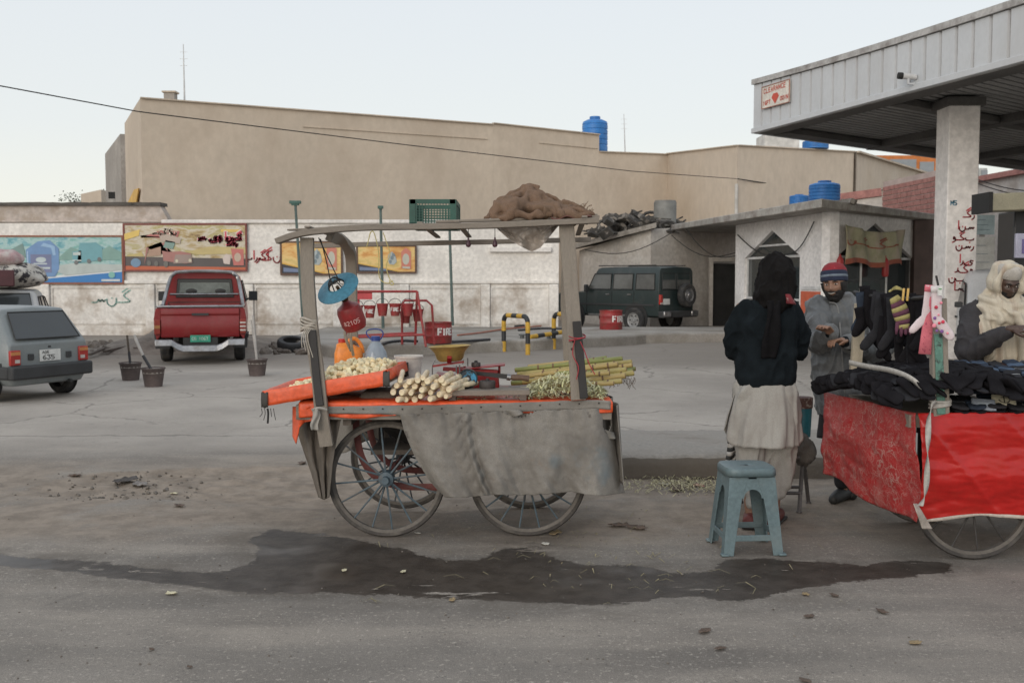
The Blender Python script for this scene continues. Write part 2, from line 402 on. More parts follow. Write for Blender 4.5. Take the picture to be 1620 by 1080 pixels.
base = mc(ma('MULTIPLY',damp,.6),base,(.1,.085,.07))
wetc = mc(mr(nz(7,5),.35,.65),(.030,.022,.016),(.055,.043,.034))
wetc = mc(mr(nz(40,3),.68,.75),wetc,(.15,.12,.08))
base = mc(wf,base,wetc)
l.new(base,bs.inputs['Base Color'])
film = ma('MULTIPLY',wf,mr(nz(1.5,3),.5,.66))
l.new(ma('SUBTRACT',ma('SUBTRACT',.93,ma('MULTIPLY',wf,.35)),ma('MULTIPLY',film,.2)),bs.inputs['Roughness'])
bs.inputs['Specular IOR Level'].default_value = .35
hgt = ma('ADD',ma('MULTIPLY',nz(150,4),.5),ma('MULTIPLY',nz(14,6,.65),1.4))
hgt = ma('SUBTRACT',hgt,ma('MULTIPLY',crk,1.6))
b1 = n.new('ShaderNodeBump'); b1.inputs['Distance'].default_value = .008; l.new(hgt,b1.inputs['Height'])
l.new(ma('SUBTRACT',.5,ma('MULTIPLY',film,.42)),b1.inputs['Strength']); l.new(b1.outputs[0],bs.inputs['Normal'])
me.materials.append(gm); go = bpy.data.objects.new('ground',me); C.objects.link(go); go['kind'] = 'structure'

M_conc = pm('kerb_concrete',(.30,.275,.245),.9,.3,2,.6,30,col2=(.15,.13,.11),c2s=3,c2lo=.5,c2hi=.7,bd=.01)
M_dark = pm('dark_void',(.02,.02,.02),.9,.3)
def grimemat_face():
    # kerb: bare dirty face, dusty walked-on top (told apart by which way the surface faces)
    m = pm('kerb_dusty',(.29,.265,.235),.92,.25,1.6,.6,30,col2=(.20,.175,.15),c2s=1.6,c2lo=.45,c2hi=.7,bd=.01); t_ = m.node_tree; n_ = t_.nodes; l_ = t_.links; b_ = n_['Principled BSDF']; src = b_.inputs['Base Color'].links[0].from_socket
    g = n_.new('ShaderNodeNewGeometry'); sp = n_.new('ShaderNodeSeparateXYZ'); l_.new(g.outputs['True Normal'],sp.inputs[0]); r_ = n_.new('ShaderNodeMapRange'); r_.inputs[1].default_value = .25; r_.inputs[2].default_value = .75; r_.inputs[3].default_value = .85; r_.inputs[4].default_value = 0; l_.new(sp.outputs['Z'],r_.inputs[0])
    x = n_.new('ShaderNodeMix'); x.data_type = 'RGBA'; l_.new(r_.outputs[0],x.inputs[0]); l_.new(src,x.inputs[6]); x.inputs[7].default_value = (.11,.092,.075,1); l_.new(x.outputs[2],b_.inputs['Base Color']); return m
# raised verge with kerb behind the two carts
def verge():
    mb = MB(); x0,x1 = 0.55,9.0; n1 = 160; prof = [(8.02,-.03),(8.02,.1),(8.03,.17),(8.08,.195),(8.3,.2),(8.8,.19),(9.4,.16),(10.0,.09),(10.5,.02),(10.8,-.03)]
    rows = []
    for i in range(n1 + 1):
        x = lerp(x0,x1,i / n1); k = sstep(0,.12,x - x0) if x < x0 + .2 else 1; r = []
        for j,(y,zz) in enumerate(prof):
            p = V(x,y + .03 * (x - 3),zz); e = .012 * FB((x * 1.4,y * 1.4,0),1.5,2) + .012 * FB((x,y,zz),14)
            p.z = (p.z + .03) * k - .03 + (e if j > 1 else 0) * k; p.y += .02 * FB((x,0,zz),5,9) + .03 * FB((x,0,zz * .3),1.3,4)
            r.append(p)
        rows.append(r)
    m = len(prof)
    mb.add([p for r in rows for p in r],[(i * m + j,(i + 1) * m + j,(i + 1) * m + j + 1,i * m + j + 1) for i in range(n1) for j in range(m - 1)])
    mb.add(rows[0],[tuple(range(m))]); return mb
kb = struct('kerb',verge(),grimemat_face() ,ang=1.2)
# raised concrete apron before the white wall
def apron():
    mb = MB(); fr = [G(530,566),G(640,563),G(760,558),G(900,551),G(1000,546),G(1022,543)]
    fr = [V(p.x,p.y,0) for p in fr]; back = [V(8.0,26,0),V(7.6,28.3,0),V(-5.2,28.3,0),V(-5.2,23,0)]
    poly = fr + back; zt = .24
    ins = [p + V(0,.05,0) for p in poly]
    n0 = len(poly); mb.add([V(p.x,p.y,-.05) for p in poly] + [V(p.x,p.y,zt - .03) for p in poly] + [V(p.x,p.y,zt) for p in ins],
        [(i,(i + 1) % n0,n0 + (i + 1) % n0,n0 + i) for i in range(n0)] + [(n0 + i,n0 + (i + 1) % n0,2 * n0 + (i + 1) % n0,2 * n0 + i) for i in range(n0)] + [tuple(range(2 * n0,3 * n0))])
    return mb
struct('apron',apron(),pm('apron_concrete',(.3,.28,.255),.9,.3,.7,.4,25,col2=(.2,.18,.155),c2s=1.2),bev=.03)
# far hills
def hills():
    mb = MB(); rows = []
    for j in range(5):
        for i in range(81):
            u = i / 80; x = lerp(-620,200,u); y = 900 + j * 60
            h = 70 + 45 * noise.noise(V(u * 9,1,0)) + 12 * noise.noise(V(u * 40,2,0))
            h *= sin(PI * min(1,u * 1.2 + .15)) ** .4 if u < .8 else 1
            mb.v.append(V(x,y,(-5,h * .55,h,h * .6,-5)[j]))
    mb.f = [(j * 81 + i,j * 81 + i + 1,(j + 1) * 81 + i + 1,(j + 1) * 81 + i) for j in range(4) for i in range(80)]
    return mb
struct('hills',hills(),pm('hill_rock',(.42,.42,.44),.95,.2,.01,.2,.1))

# ---------------------------------------------------------------- buildings behind
M_tan = pm('tan_plaster',(.55,.465,.375),.92,.16,.3,.4,5,col2=(.44,.365,.29),c2s=.6,c2lo=.45,c2hi=.66,bd=.02,stretch=(1,1,.7),fine=.05)
M_tan2 = pm('tan_plaster_streaked',(.54,.46,.375),.92,.12,.5,.4,5,col2=(.39,.315,.235),c2s=.5,c2lo=.48,c2hi=.8,bd=.02,stretch=(1,1,.5),fine=.05)
M_grayp = pm('grey_plaster',(.34,.31,.28),.92,.2,.5,.4,8,col2=(.27,.245,.22),c2s=.8)
M_cap = pm('parapet_cap',(.50,.42,.335),.9,.25,1,.4,15)
def wallrun(name,pts,mat,parent,zb=-.1,back=None,cap=.0):
    """a closed block: pts [(x,y,ztop)...] front line, then its back line"""
    mb = MB(); n0 = len(pts); mb.add([V(x,y,zb) for x,y,zt in pts] + [V(x,y,zt) for x,y,zt in pts],
        [(i,(i + 1) % n0,n0 + (i + 1) % n0,n0 + i) for i in range(n0)] + [tuple(range(n0,2 * n0)),tuple(range(n0 - 1,-1,-1))])
    return obj(name,mb,mat,parent,world=1)
def capline(pts,wv_,h,parent,mat,nm='parapet_cap'):
    mb = MB()
    for a,b in zip(pts[:-1],pts[1:]):
        mb.bar(V(*a),V(*b),wv_,h)
    return obj(nm,mb,mat,parent,world=1)
def top(px,py,D): p = W(px,py,D); return (p.x,p.y,p.z)
A0 = top(222,155,32); A1 = top(780,197,37.6); A2 = top(780,195,37.6); A3 = top(948,213,40.1); A4 = top(948,240,40.1); A5 = top(1056,244,41.7)
t1 = thing('tan_building','long tan plastered blank building wall rising behind the white posters wall','building',(A0[0],A0[1],0))
L0 = top(197,194,37.2)
wallrun('wall',[A0,A1,(L0[0] + 9,48,7.3),(L0[0],L0[1],A0[2])],M_tan,t1)
wallrun('wall',[(A1[0] + .002,A1[1],A2[2]),A3,(A3[0] - 3,48,A3[2]),(A1[0] - 3,48,A2[2])],M_tan,t1)
wallrun('wall',[(A3[0] + .002,A3[1] + .002,A4[2]),A5,(A5[0] - 3,49,A5[2]),(A3[0] - 3,49,A4[2])],M_tan,t1)
capline([A0,A1],.16,.04,t1,M_cap); capline([A2,A3],.16,.04,t1,M_cap); capline([A4,A5],.16,.04,t1,M_cap)
# shallow plaster band a metre under the parapet, a few drain stubs
mb = MB()
for a,b in ((A0,A1),(A2,A3)):
    p = lerp(V(*a),V(*b),.42); q = lerp(V(*a),V(*b),.98); mb.bar(p + V(.01,-.02,-.55),q + V(.01,-.02,-.55),.03,.025)
obj('plaster_band',mb,M_cap,t1,world=1)
t2 = thing('grey_side_building','narrow grey rendered building stepping down left of the tan building','building',(*top(190,208,40)[:2],0))
B0 = top(190,208,40.5); B1 = top(166,240,47); B2 = top(158,277,47.5)
wallrun('wall',[(B0[0],B0[1],7.3),(B0[0] + 1.2,B0[1] + .5,7.3),(B0[0] + 3,50,7.3),(B1[0],B1[1],7.3)],M_grayp,t2)
wallrun('wall',[(B1[0],B1[1] + .02,6.2),(B1[0] + 2,50,6.2),(B1[0] + 1,58,6.2),(B2[0] - .6,54,6.2)],M_grayp,t2)
mb = MB(); q = W(177,309,43); mb.box(q,(.28,.05,.28)); obj('vent_hole',mb,M_dark,t2,world=1)
mb = MB(); a = W(203,318,35.2); mb.prism([W(203,322,35.4),W(217,322,33.0),W(221,298,32.3),W(214,300,33.5)],(-.03,-.03,0))
o = obj('painted_sign',mb,pm('sign_ochre',(.62,.38,.1),.8,.2),None); tag(o,'ochre painted panel at the foot of the grey building corner, above the capped wall','panel')
t2b = thing('low_tan_house','low tan house end beside the small tree, far left','building',(*top(140,300,60)[:2],0))
a = top(128,307,60); b = top(160,300,58); wallrun('wall',[a,b,(b[0],70,b[2]),(a[0],70,a[2])],M_tan,t2b)
# second tan building, to the right
t3 = thing('tan_corner_building','tan plastered building with a sharp corner behind the office roof tanks','building',(*top(1167,230,37)[:2],0))
C0 = (A5[0] + .003,A5[1] - .003,top(1056,243,41.7)[2]); C1 = top(1167,230,37); C2 = top(1351,240,40); C3 = top(1500,285,49)
wallrun('wall',[C0,C1,(C1[0] + 1,52,C1[2]),(C0[0],52,C0[2])],M_tan2,t3)
wallrun('wall',[(C1[0] + .003,C1[1] + .003,C1[2]),C2,(C2[0],52,C2[2]),(C1[0] + 1.1,52,C1[2])],M_tan2,t3)
wallrun('wall',[(C2[0] + .12,C2[1] + .1,C2[2]),C3,(C3[0],56,C3[2]),(C2[0] + .12,52,C2[2])],M_tan2,t3)
capline([C0,C1],.16,.04,t3,M_cap); capline([C1,C2],.16,.04,t3,M_cap); capline([V(*C2) + V(.12,.1,0),C3],.3,.07,t3,M_cap)
mb = MB(); mb.tube([(C1[0] - .05,C1[1] - .12,0),(C1[0] - .05,C1[1] - .12,5.0)],.06); obj('drain_pipe',mb,pm('pipe_grey',(.5,.48,.45),.6),t3,world=1)
mb = MB(); mb.bar((C2[0] + .06,C2[1],0),(C2[0] + .06,C2[1],C2[2]),.12,.05); obj('joint_strip',mb,pm('joint_dark',(.12,.1,.08),.9),t3,world=1)
# things on the roofs
def tank(px,pyt,pyb,D,wpx,label,vs=.0,mat=None):
    b = W(px,pyb,D); tt = W(px,pyt,D); r = wpx / 2 / F * D; h = tt.z - b.z
    t_ = thing('water_tank',label,'water tank',b)
    mb = MB(); prof = [(r * .96,0),(r,.03 * h)]
    for i in range(5):
        z0 = h * (.06 + i * .15); prof += [(r,z0),(r,z0 + h * .1),(r * .965,z0 + h * .115),(r * .965,z0 + h * .135)]
    prof += [(r,h * .8),(r * .93,h * .87),(r * .6,h * .93),(r * .38,h * .94),(r * .38,h * 1.0),(0,h * 1.0)]
    mb.lathe(prof,28); obj('tank_body',mb,M_tank,t_)
    mb = MB(); mb.lathe([(r * .42,h * .965),(r * .42,h * 1.02),(0,h * 1.03)],24); obj('lid',mb,M_tank,t_)
    return t_
M_tank = pm('tank_blue',(.025,.17,.48),.5,.2,2,.2,20,col2=(.1,.25,.5),c2s=1.5,c2lo=.5,c2hi=.9)
ta = tank(941,186,241,41.0,40,'tall blue plastic water tank on top of the long tan building')
def antenna(px,pyt,pyb,D,label):
    mb = MB(); a = W(px + 2,pyb,D); b = W(px,pyt,D); mb.tube([a,lerp(a,b,.5),b],[.03,.022,.012],6)
    for k in range(3): c_ = lerp(a,b,.62 + .12 * k); mb.bar(c_ - V(.12,0,0),c_ + V(.12,0,0),.01,.01)
    o_ = obj('antenna',mb,pm('antenna_grey',(.55,.55,.55),.5),None); tag(center(o_),label,'antenna')
antenna(290,70,160,33.5,'tall thin antenna mast on the left end of the tan building roof')
antenna(987,180,243,41.5,'short thin antenna mast beside the blue tank on the tan building')
t_ = thing('roof_box','small dark chimney box on the left end of the tan building roof','roof vent',W(270,160,33))
mb = MB(); b = W(270,160,33); mb.box(b + V(0,0,.1),(.34,.3,.28)); obj('body',mb,M_grayp,t_,world=1)
mb = MB(); mb.box(b + V(0,0,.27),(.44,.4,.05)); obj('cover',mb,M_cap,t_,world=1)
# pale roof room and blue tank peeping over the corner building
t_ = thing('roof_room','pale roof room just under the canopy corner, on the tan corner building','roof room',W(1238,232,41))
b = W(1238,232,41); mb = MB(); mb.box(b + V(0,.8,.2),(1.4,1.4,.65)); obj('wall',mb,pm('roof_white',(.55,.54,.52),.9),t_,world=1)
tank(1290,222,236,39.2,40,'blue tank half hidden behind the canopy edge on the tan corner building')
# orange building and windowed block behind, right
t_ = thing('orange_building','orange painted building with a window band behind the canopy column','building',W(1420,300,60))
for a0,a1,y0,y1,mt,nm in ((1360,1492,246,420,pm('orange_paint',(.5,.17,.05),.85,.2),'wall'),(1408,1450,252,268,pm('far_window',(.24,.26,.28),.3,.1),'window'),(1455,1478,256,272,pm('far_window',(.2,.22,.24),.3,.1),'window')):
    D = 60 if nm == 'wall' else 59.95; mb = MB(); p0 = W(a0,y1,D); p1 = W(a1,y0,D); mb.hexa([V(p0.x,D,p0.z if nm == 'window' else 0),V(p1.x,D,p0.z if nm == 'window' else 0),V(p1.x,D + 3,p0.z if nm == 'window' else 0),V(p0.x,D + 3,p0.z if nm == 'window' else 0),V(p0.x,D,p1.z),V(p1.x,D,p1.z),V(p1.x,D + 3,p1.z),V(p0.x,D + 3,p1.z)])
    obj(nm,mb,mt,t_,world=1)
t_ = thing('glazed_block','grey glazed block seen past the right side of the canopy column','building',W(1550,300,56))
mb = MB(); p0 = W(1530,300,56); p1 = W(1562,266,56); mb.box(((p0.x + p1.x) / 2,57.5,p1.z / 2),(p1.x - p0.x,3,p1.z)); obj('wall',mb,pm('block_grey',(.42,.43,.42),.8),t_,world=1)
for k in range(2):
    mb = MB(); q = W(1543 + 14 * k,280,55.99); mb.box(q,(.34,.06,.75)); obj('window',mb,pm('far_window',(.2,.22,.24),.3),t_,world=1)
# brick wall pieces
M_brick = pm('pink_brick',(.36,.17,.15),.9,.3,6,.5,40)
def brickwall(name,label,a,b,zb,zt,bl=.46,bh=.16,thick=.25):
    a = V(*a,0); b = V(*b,0); d = (b - a); L = d.length; d.normalize(); nrm = V(d.y,-d.x,0)
    if nrm.y > 0: nrm = -nrm
    t_ = thing(name,label,'wall',a); mb = MB(); mb.prism([a + V(0,0,zb),b + V(0,0,zb),b + V(0,0,zt),a + V(0,0,zt)],-nrm * thick)
    obj('mortar',mb,pm('mortar',(.45,.36,.33),.95,.2),t_,world=1)
    mb = MB(); r_ = 0; zc = zb + .01
    while zc + bh < zt:
        u = -(r_ % 2) * bl / 2
        while u < L:
            u0 = max(u,0) + .012; u1 = min(u + bl,L) - .012
            if u1 - u0 > .05:
                pr = .02 + .012 * rnd.random(); q = a + nrm * .0; mb.prism([q + d * u0 + V(0,0,zc),q + d * u1 + V(0,0,zc),q + d * u1 + V(0,0,zc + bh - .03),q + d * u0 + V(0,0,zc + bh - .03)],nrm * pr)
            u += bl
        zc += bh; r_ += 1
    o_ = obj('bricks',mb,M_brick,t_,world=1,smooth=False); o_['kind'] = 'stuff'
    return t_
q0 = W(1395,400,34); q1 = W(1486,400,30)
brickwall('pink_brick_wall','pink brick wall block just left of the canopy column',q0[:2],q1[:2],0,W(1395,288,34).z)
q0 = W(1290,400,37); q1 = W(1394,400,36.2)
t_ = thing('red_topped_wall','pale wall with a red coping behind the blue office roof tanks','wall',(*q0[:2],0))
mb = MB(); zt0 = W(1330,312,36.6).z; mb.prism([V(q0.x,q0.y,0),V(q1.x,q1.y,0),V(q1.x,q1.y,zt0),V(q0.x,q0.y,zt0 - .25)],V(0,.25,0)); obj('wall',mb,pm('pale_wall',(.5,.46,.42),.9),t_,world=1)
mb = MB(); mb.bar(V(q0.x,q0.y + .1,zt0 - .1),V(q1.x,q1.y + .1,zt0 + .15),.34,.28); obj('coping',mb,M_brick,t_,world=1)
q0 = W(1530,400,33); q1 = W(1720,400,27)
t_ = thing('white_side_wall','white plastered wall with a dark red coping right of the canopy column','wall',(*q0[:2],0))
zt0 = W(1534,291,33).z
mb = MB(); mb.prism([V(q0.x,q0.y,0),V(q1.x,q1.y,0),V(q1.x,q1.y,zt0),V(q0.x,q0.y,zt0)],V(0,.3,0)); obj('wall',mb,pm('white_plaster_b',(.6,.58,.56),.9,.15,1,.3,10,col2=(.4,.36,.33),c2s=1),t_,world=1)
mb = MB(); mb.bar(V(q0.x,q0.y + .1,zt0 + .08),V(q1.x,q1.y + .1,zt0 + .08),.42,.16); obj('coping',mb,M_brick,t_,world=1)

# ---------------------------------------------------------------- white boundary wall with pilasters, posters, graffiti
M_white = pm('white_plaster',(.72,.69,.66),.9,.12,.8,.5,10,col2=(.50,.465,.425),c2s=.9,c2lo=.48,c2hi=.78,bd=.01)
# grime rising from the ground, part of the paint itself
def grimemat(name,base_col,dirt,z0,z1):
    m = pm(name,base_col,.92,.14,.8,.5,10,col2=tuple(c * .78 for c in base_col),c2s=1.1,c2lo=.5,c2hi=.75,bd=.01)
    t_ = m.node_tree; n_ = t_.nodes; l_ = t_.links; bsd = n_['Principled BSDF']; src = bsd.inputs['Base Color'].links[0].from_socket
    g = n_.new('ShaderNodeNewGeometry'); sp = n_.new('ShaderNodeSeparateXYZ'); l_.new(g.outputs['Position'],sp.inputs[0])
    nn = n_.new('ShaderNodeTexNoise'); nn.inputs['Scale'].default_value = .8; nn.inputs['Detail'].default_value = 7; nn.inputs['Roughness'].default_value = .68; l_.new(g.outputs['Position'],nn.inputs['Vector'])
    a = n_.new('ShaderNodeMath'); a.operation = 'MULTIPLY_ADD'; a.inputs[1].default_value = 8; l_.new(nn.outputs[0],a.inputs[0]); l_.new(sp.outputs['Z'],a.inputs[2])
    r_ = n_.new('ShaderNodeMapRange'); r_.inputs[1].default_value = z0 + 3.75; r_.inputs[2].default_value = z1 + 3.95; r_.inputs[3].default_value = .9; r_.inputs[4].default_value = 0; l_.new(a.outputs[0],r_.inputs[0])
    x = n_.new('ShaderNodeMix'); x.data_type = 'RGBA'; l_.new(r_.outputs[0],x.inputs[0]); l_.new(src,x.inputs[6]); x.inputs[7].default_value = (*dirt,1); l_.new(x.outputs[2],bsd.inputs['Base Color']); return m
M_wg = grimemat('white_wall_grimy',(.74,.71,.67),(.36,.30,.245),.1,1.1)
DW = 28.4; k_ = DW / F
def wx(px): return W(px,440,DW).x
def wz(py): return W(400,py,DW).z
wt = thing('boundary_wall','long white plastered boundary wall with pilasters and posters across the forecourt','wall',(wx(-300),DW,0))
xl,xr = wx(-420),wx(884); zt = wz(353)
mb = MB(); mb.box(((xl + xr) / 2,DW + .15,zt / 2 - .05),(xr - xl,.3,zt + .1)); obj('wall_core',mb,M_wg,wt,world=1)
mb = MB(); mb.box(((xl + xr) / 2,DW - .03,wz(446)),(xr - xl,.1,.09)); obj('ledge',mb,M_wg,wt,world=1,bev=.015)
mb = MB(); mb.box(((wx(258) + wx(770)) / 2,DW + .13,zt + .04),(wx(770) - wx(258),.42,.1)); obj('coping',mb,M_white,wt,world=1,bev=.02)
pil = [-180,-60,60,80 - 0,228,248,388,400,528,540,682,694,768,872]
for i,px in enumerate([-150,-20,72,238,394,534,640,768,876]):
    mb = MB(); mb.box((wx(px),DW - .05,wz(446) / 2 - .02),(.26,.12,wz(446) - .08)); obj('pilaster',mb,M_wg,wt,world=1,bev=.015)
for a0,a1 in ((-150,-20),(-20,72),(72,238),(238,394),(394,534),(534,640),(640,768),(768,876)):
    mb = MB(); xa,xb = wx(a0) + .17,wx(a1) - .17; z0,z1 = .35,wz(452)
    for c_,s_ in (((xa + xb) / 2,z1 - .03),((xa + xb) / 2,z0)): mb.box((c_,DW - .015,s_),(xb - xa,.035,.07))
    for xx in (xa,xb): mb.box((xx,DW - .014,(z0 + z1) / 2),(.06,.033,z1 - z0 + .07))
    obj('panel_moulding',mb,M_wg,wt,world=1)
mb = MB(); mb.box(((wx(775) + wx(872)) / 2,DW - .05,wz(395)),(wx(872) - wx(775),.14,.13)); obj('window_hood',mb,M_white,wt,world=1,bev=.01)
# taller capped wall on the left
M_old = pm('old_plaster',(.47,.41,.37),.92,.15,1.2,.7,8,col2=(.36,.30,.25),c2s=2.2,c2lo=.45,c2hi=.62,bd=.02)
lt = thing('capped_wall','old peeling plaster wall with a dark capping above the posters, left','wall',(wx(-300),DW + .5,0))
x1 = wx(254); zc = W(100,326,DW + .5).z
mb = MB(); mb.prism([V(wx(-420),DW + .35,0),V(x1 + .1,DW + .35,0),V(x1 + .1,DW + .35,zc - .35),V(x1 - .1,DW + .35,zc),V(wx(-420),DW + .35,zc)],V(0,.4,0)); obj('wall',mb,M_old,lt,world=1)
mb = MB(); n1 = 60
for i in range(n1):
    a = lerp(wx(-420),x1 - .05,i / n1); b = lerp(wx(-420),x1 - .05,(i + 1) / n1); h0 = .09 + .03 * FB((a,0,0),2); h1 = .09 + .03 * FB((b,0,0),2)
    mb.hexa([V(a,DW + .25,zc),V(b,DW + .25,zc),V(b,DW + .85,zc),V(a,DW + .85,zc),V(a,DW + .25,zc + h0),V(b,DW + .25,zc + h1),V(b,DW + .85,zc + h1),V(a,DW + .85,zc + h0)])
obj('capping',mb,pm('tar_cap',(.1,.09,.08),.9,.3),lt,world=1)
mb = MB(); mb.box(((wx(-420) + x1) / 2,DW + .31,wz(349)),(x1 - wx(-420),.08,.05)); obj('string_course',mb,M_old,lt,world=1)
# white wall right end return + tin sheet
# posters
def poster(px0,py0,px1,py1,label,frame_col,paint,tilt=0,torn=False):
    a = W(px0,py1,DW); b = W(px1,py0,DW); wd,ht = b.x - a.x,b.z - a.z; y = DW - .07
    o_ = thing('poster',label,'poster',(a.x,y,a.z),group='printed advertising posters on the white wall')
    o_.rotation_euler = (0,tilt,0); MW[o_.name] = Matrix.Translation(V(a.x,y,a.z)) @ Matrix.Rotation(tilt,4,'Y')
    mb = MB(); nn = 24
    mb.grid(lambda u,v: V(u * wd,-.01 + (.02 * N3((u * 6,v * 3,1),1) if torn else 0),v * ht),nn,8); sheet = obj('sheet',mb,paint(wd,ht),o_)
    mb = MB()
    for c_,s_ in (((wd / 2,0,-.02),(wd + .08,.05,.05)),((wd / 2,0,ht + .02),(wd + .08,.05,.05)),((-.02,0,ht / 2),(.05,.048,ht)),((wd + .02,0,ht / 2),(.05,.048,ht))): mb.box(c_,s_)
    obj('batten',mb,pm('batten_' + label[:6],frame_col,.7),o_)
    return o_,wd,ht
def postermat(name,cols,scale,seed,band=None,stripe=None):
    """printed picture: blurred patches of its own inks, lower band split by a slanted edge"""
    def f(wd,ht):
        m = bpy.data.materials.new(name); m.use_nodes = True; t_ = m.node_tree; n_ = t_.nodes; l_ = t_.links; bsd = n_['Principled BSDF']; bsd.inputs['Roughness'].default_value = .5
        tc_ = n_.new('ShaderNodeTexCoord'); mp_ = n_.new('ShaderNodeMapping'); mp_.inputs['Location'].default_value = (seed,0,seed); mp_.inputs['Scale'].default_value = (1,1,2.6); l_.new(tc_.outputs['Object'],mp_.inputs[0])
        nn = n_.new('ShaderNodeTexNoise'); nn.inputs['Scale'].default_value = scale; nn.inputs['Detail'].default_value = 10; nn.inputs['Roughness'].default_value = .66; nn.inputs['Distortion'].default_value = .5; l_.new(mp_.outputs[0],nn.inputs['Vector'])
        r_ = n_.new('ShaderNodeValToRGB'); el = r_.color_ramp.elements
        for i,(p,c) in enumerate(cols):
            e = el[i] if i < 2 else el.new(p)
            e.position = p; e.color = (*c,1)
        l_.new(nn.outputs[0],r_.inputs[0]); cur = r_.outputs[0]
        sp = n_.new('ShaderNodeSeparateXYZ'); l_.new(tc_.outputs['Object'],sp.inputs[0])
        for (kx,kz,c0,col) in (band or []):   # colour where kx*x + kz*z < c0
            a = n_.new('ShaderNodeMath'); a.operation = 'MULTIPLY'; a.inputs[1].default_value = kx / wd; l_.new(sp.outputs['X'],a.inputs[0])
            b_ = n_.new('ShaderNodeMath'); b_.operation = 'MULTIPLY_ADD'; b_.inputs[1].default_value = kz / ht; l_.new(sp.outputs['Z'],b_.inputs[0]); l_.new(a.outputs[0],b_.inputs[2])
            c_ = n_.new('ShaderNodeMath'); c_.operation = 'LESS_THAN'; c_.inputs[1].default_value = c0; l_.new(b_.outputs[0],c_.inputs[0])
            x = n_.new('ShaderNodeMix'); x.data_type = 'RGBA'; l_.new(c_.outputs[0],x.inputs[0]); l_.new(cur,x.inputs[6]); x.inputs[7].default_value = (*col,1); cur = x.outputs[2]
        l_.new(cur,bsd.inputs['Base Color']); return m
    return f
def pr(parent,nm,shapes,col,wd,ht,off):    # flat print on a poster: polygons in 0..1 poster space
    for poly in shapes:
        mb = MB(); mb.prism([V(u * wd,-.022 - off * .001,v * ht) for u,v in poly],V(0,-.002,0))
        obj(nm,mb,pm('print_%02d%02d%02d' % tuple(int(99 * c) for c in col),tuple(lerp(c,g_,.28) for c,g_ in zip(col,(.42,.40,.36))),.55,.12,3,0,fine=0),parent)
def ellp(cx,cy,rx,ry,n_=16): return [(cx + rx * cos(2 * PI * i / n_),cy + ry * sin(2 * PI * i / n_)) for i in range(n_)]
p1,wd,ht = poster(-40,375,194,447,'blue poster of a blue oil can and a blue truck in green hills, far left',(.25,.1,.06),
    postermat('poster_blue',[(.3,(.03,.16,.2)),(.42,(.12,.33,.38)),(.5,(.35,.5,.5)),(.62,(.14,.36,.33)),(.75,(.5,.62,.62))],1.6,3,
    band=[(-.32,1,-.02,(.6,.64,.66)),(-.3,1,-.06,(.02,.17,.45))]))
pr(p1,'printed_hill',[[(0,.55),(.1,.8),(.22,.66),(.34,.86),(.36,.55)]],(.06,.2,.2),wd,ht,0)
pr(p1,'printed_hill',[[(.56,.5),(.66,.78),(.8,.62),(.92,.8),(1,.66),(1,.5)]],(.1,.3,.27),wd,ht,0)
pr(p1,'printed_road',[[(.5,.34),(.66,.42),(1,.4),(1,.28),(.62,.16)]],(.42,.5,.5),wd,ht,1)
pr(p1,'printed_wheel',[ellp(.695,.44,.014,.05),ellp(.78,.47,.014,.05),ellp(.85,.51,.014,.05)],(.03,.05,.07),wd,ht,7)
pr(p1,'printed_can_handle',[[(.46,.8),(.53,.76),(.54,.6),(.56,.6),(.555,.8),(.48,.87)]],(.2,.42,.7),wd,ht,8)
pr(p1,'printed_can_highlight',[[(.365,.2),(.378,.2),(.375,.7),(.368,.68)]],(.3,.5,.75),wd,ht,8)
pr(p1,'printed_oil_can',[[(.37,.13),(.55,.13),(.58,.3),(.58,.75),(.52,.93),(.44,.9),(.36,.72)]],(.03,.2,.5),wd,ht,2)
pr(p1,'printed_can_label',[[(.39,.22),(.53,.22),(.53,.62),(.39,.62)]],(.05,.09,.28),wd,ht,5)
pr(p1,'printed_can_marks',[ellp(.46,.5,.035,.06),[(.4,.3),(.52,.3),(.52,.34),(.4,.34)],[(.41,.4),(.5,.4),(.5,.43),(.41,.43)]],(.45,.55,.6),wd,ht,8)
pr(p1,'printed_truck',[[(.7,.42),(.87,.5),(.87,.78),(.83,.88),(.72,.86)],[(.67,.45),(.73,.45),(.73,.7),(.67,.68)]],(.03,.3,.38),wd,ht,2)
pr(p1,'printed_truck_cab',[[(.675,.6),(.725,.6),(.725,.67),(.675,.66)],[(.67,.47),(.73,.47),(.73,.5),(.67,.5)]],(.5,.6,.6),wd,ht,5)
pr(p1,'printed_logo',[ellp(.93,.17,.022,.07)],(.1,.42,.38),wd,ht,4)
pr(p1,'printed_strip',[[(.86,.03),(.985,.03),(.985,.075),(.86,.075)]],(.6,.65,.68),wd,ht,4)
p2,wd,ht = poster(200,356,389,427,'torn poster of a red truck with red headline, above the red pickup',(.2,.06,.05),
    postermat('poster_red',[(.28,(.1,.04,.03)),(.4,(.38,.28,.12)),(.5,(.55,.5,.42)),(.6,(.35,.3,.1)),(.74,(.65,.6,.52))],1.5,11,
    band=[(.05,1,.3,(.07,.06,.06)),(.03,1,.09,(.45,.1,.04))]),torn=True)
pr(p2,'printed_red_patch',[[(.14,.72),(.3,.88),(.46,.86),(.44,.72),(.3,.7),(.13,.76)]],(.38,.03,.03),wd,ht,2)
pr(p2,'printed_truck',[[(.16,.12),(.2,.5),(.3,.62),(.32,.2),(.5,.14),(.56,.16),(.55,.36),(.46,.42),(.36,.4),(.34,.62),(.18,.5)]],(.33,.07,.06),wd,ht,3)
pr(p2,'printed_field',[[(.5,.4),(.7,.52),(1,.5),(1,.36),(.6,.34)]],(.5,.38,.1),wd,ht,1)
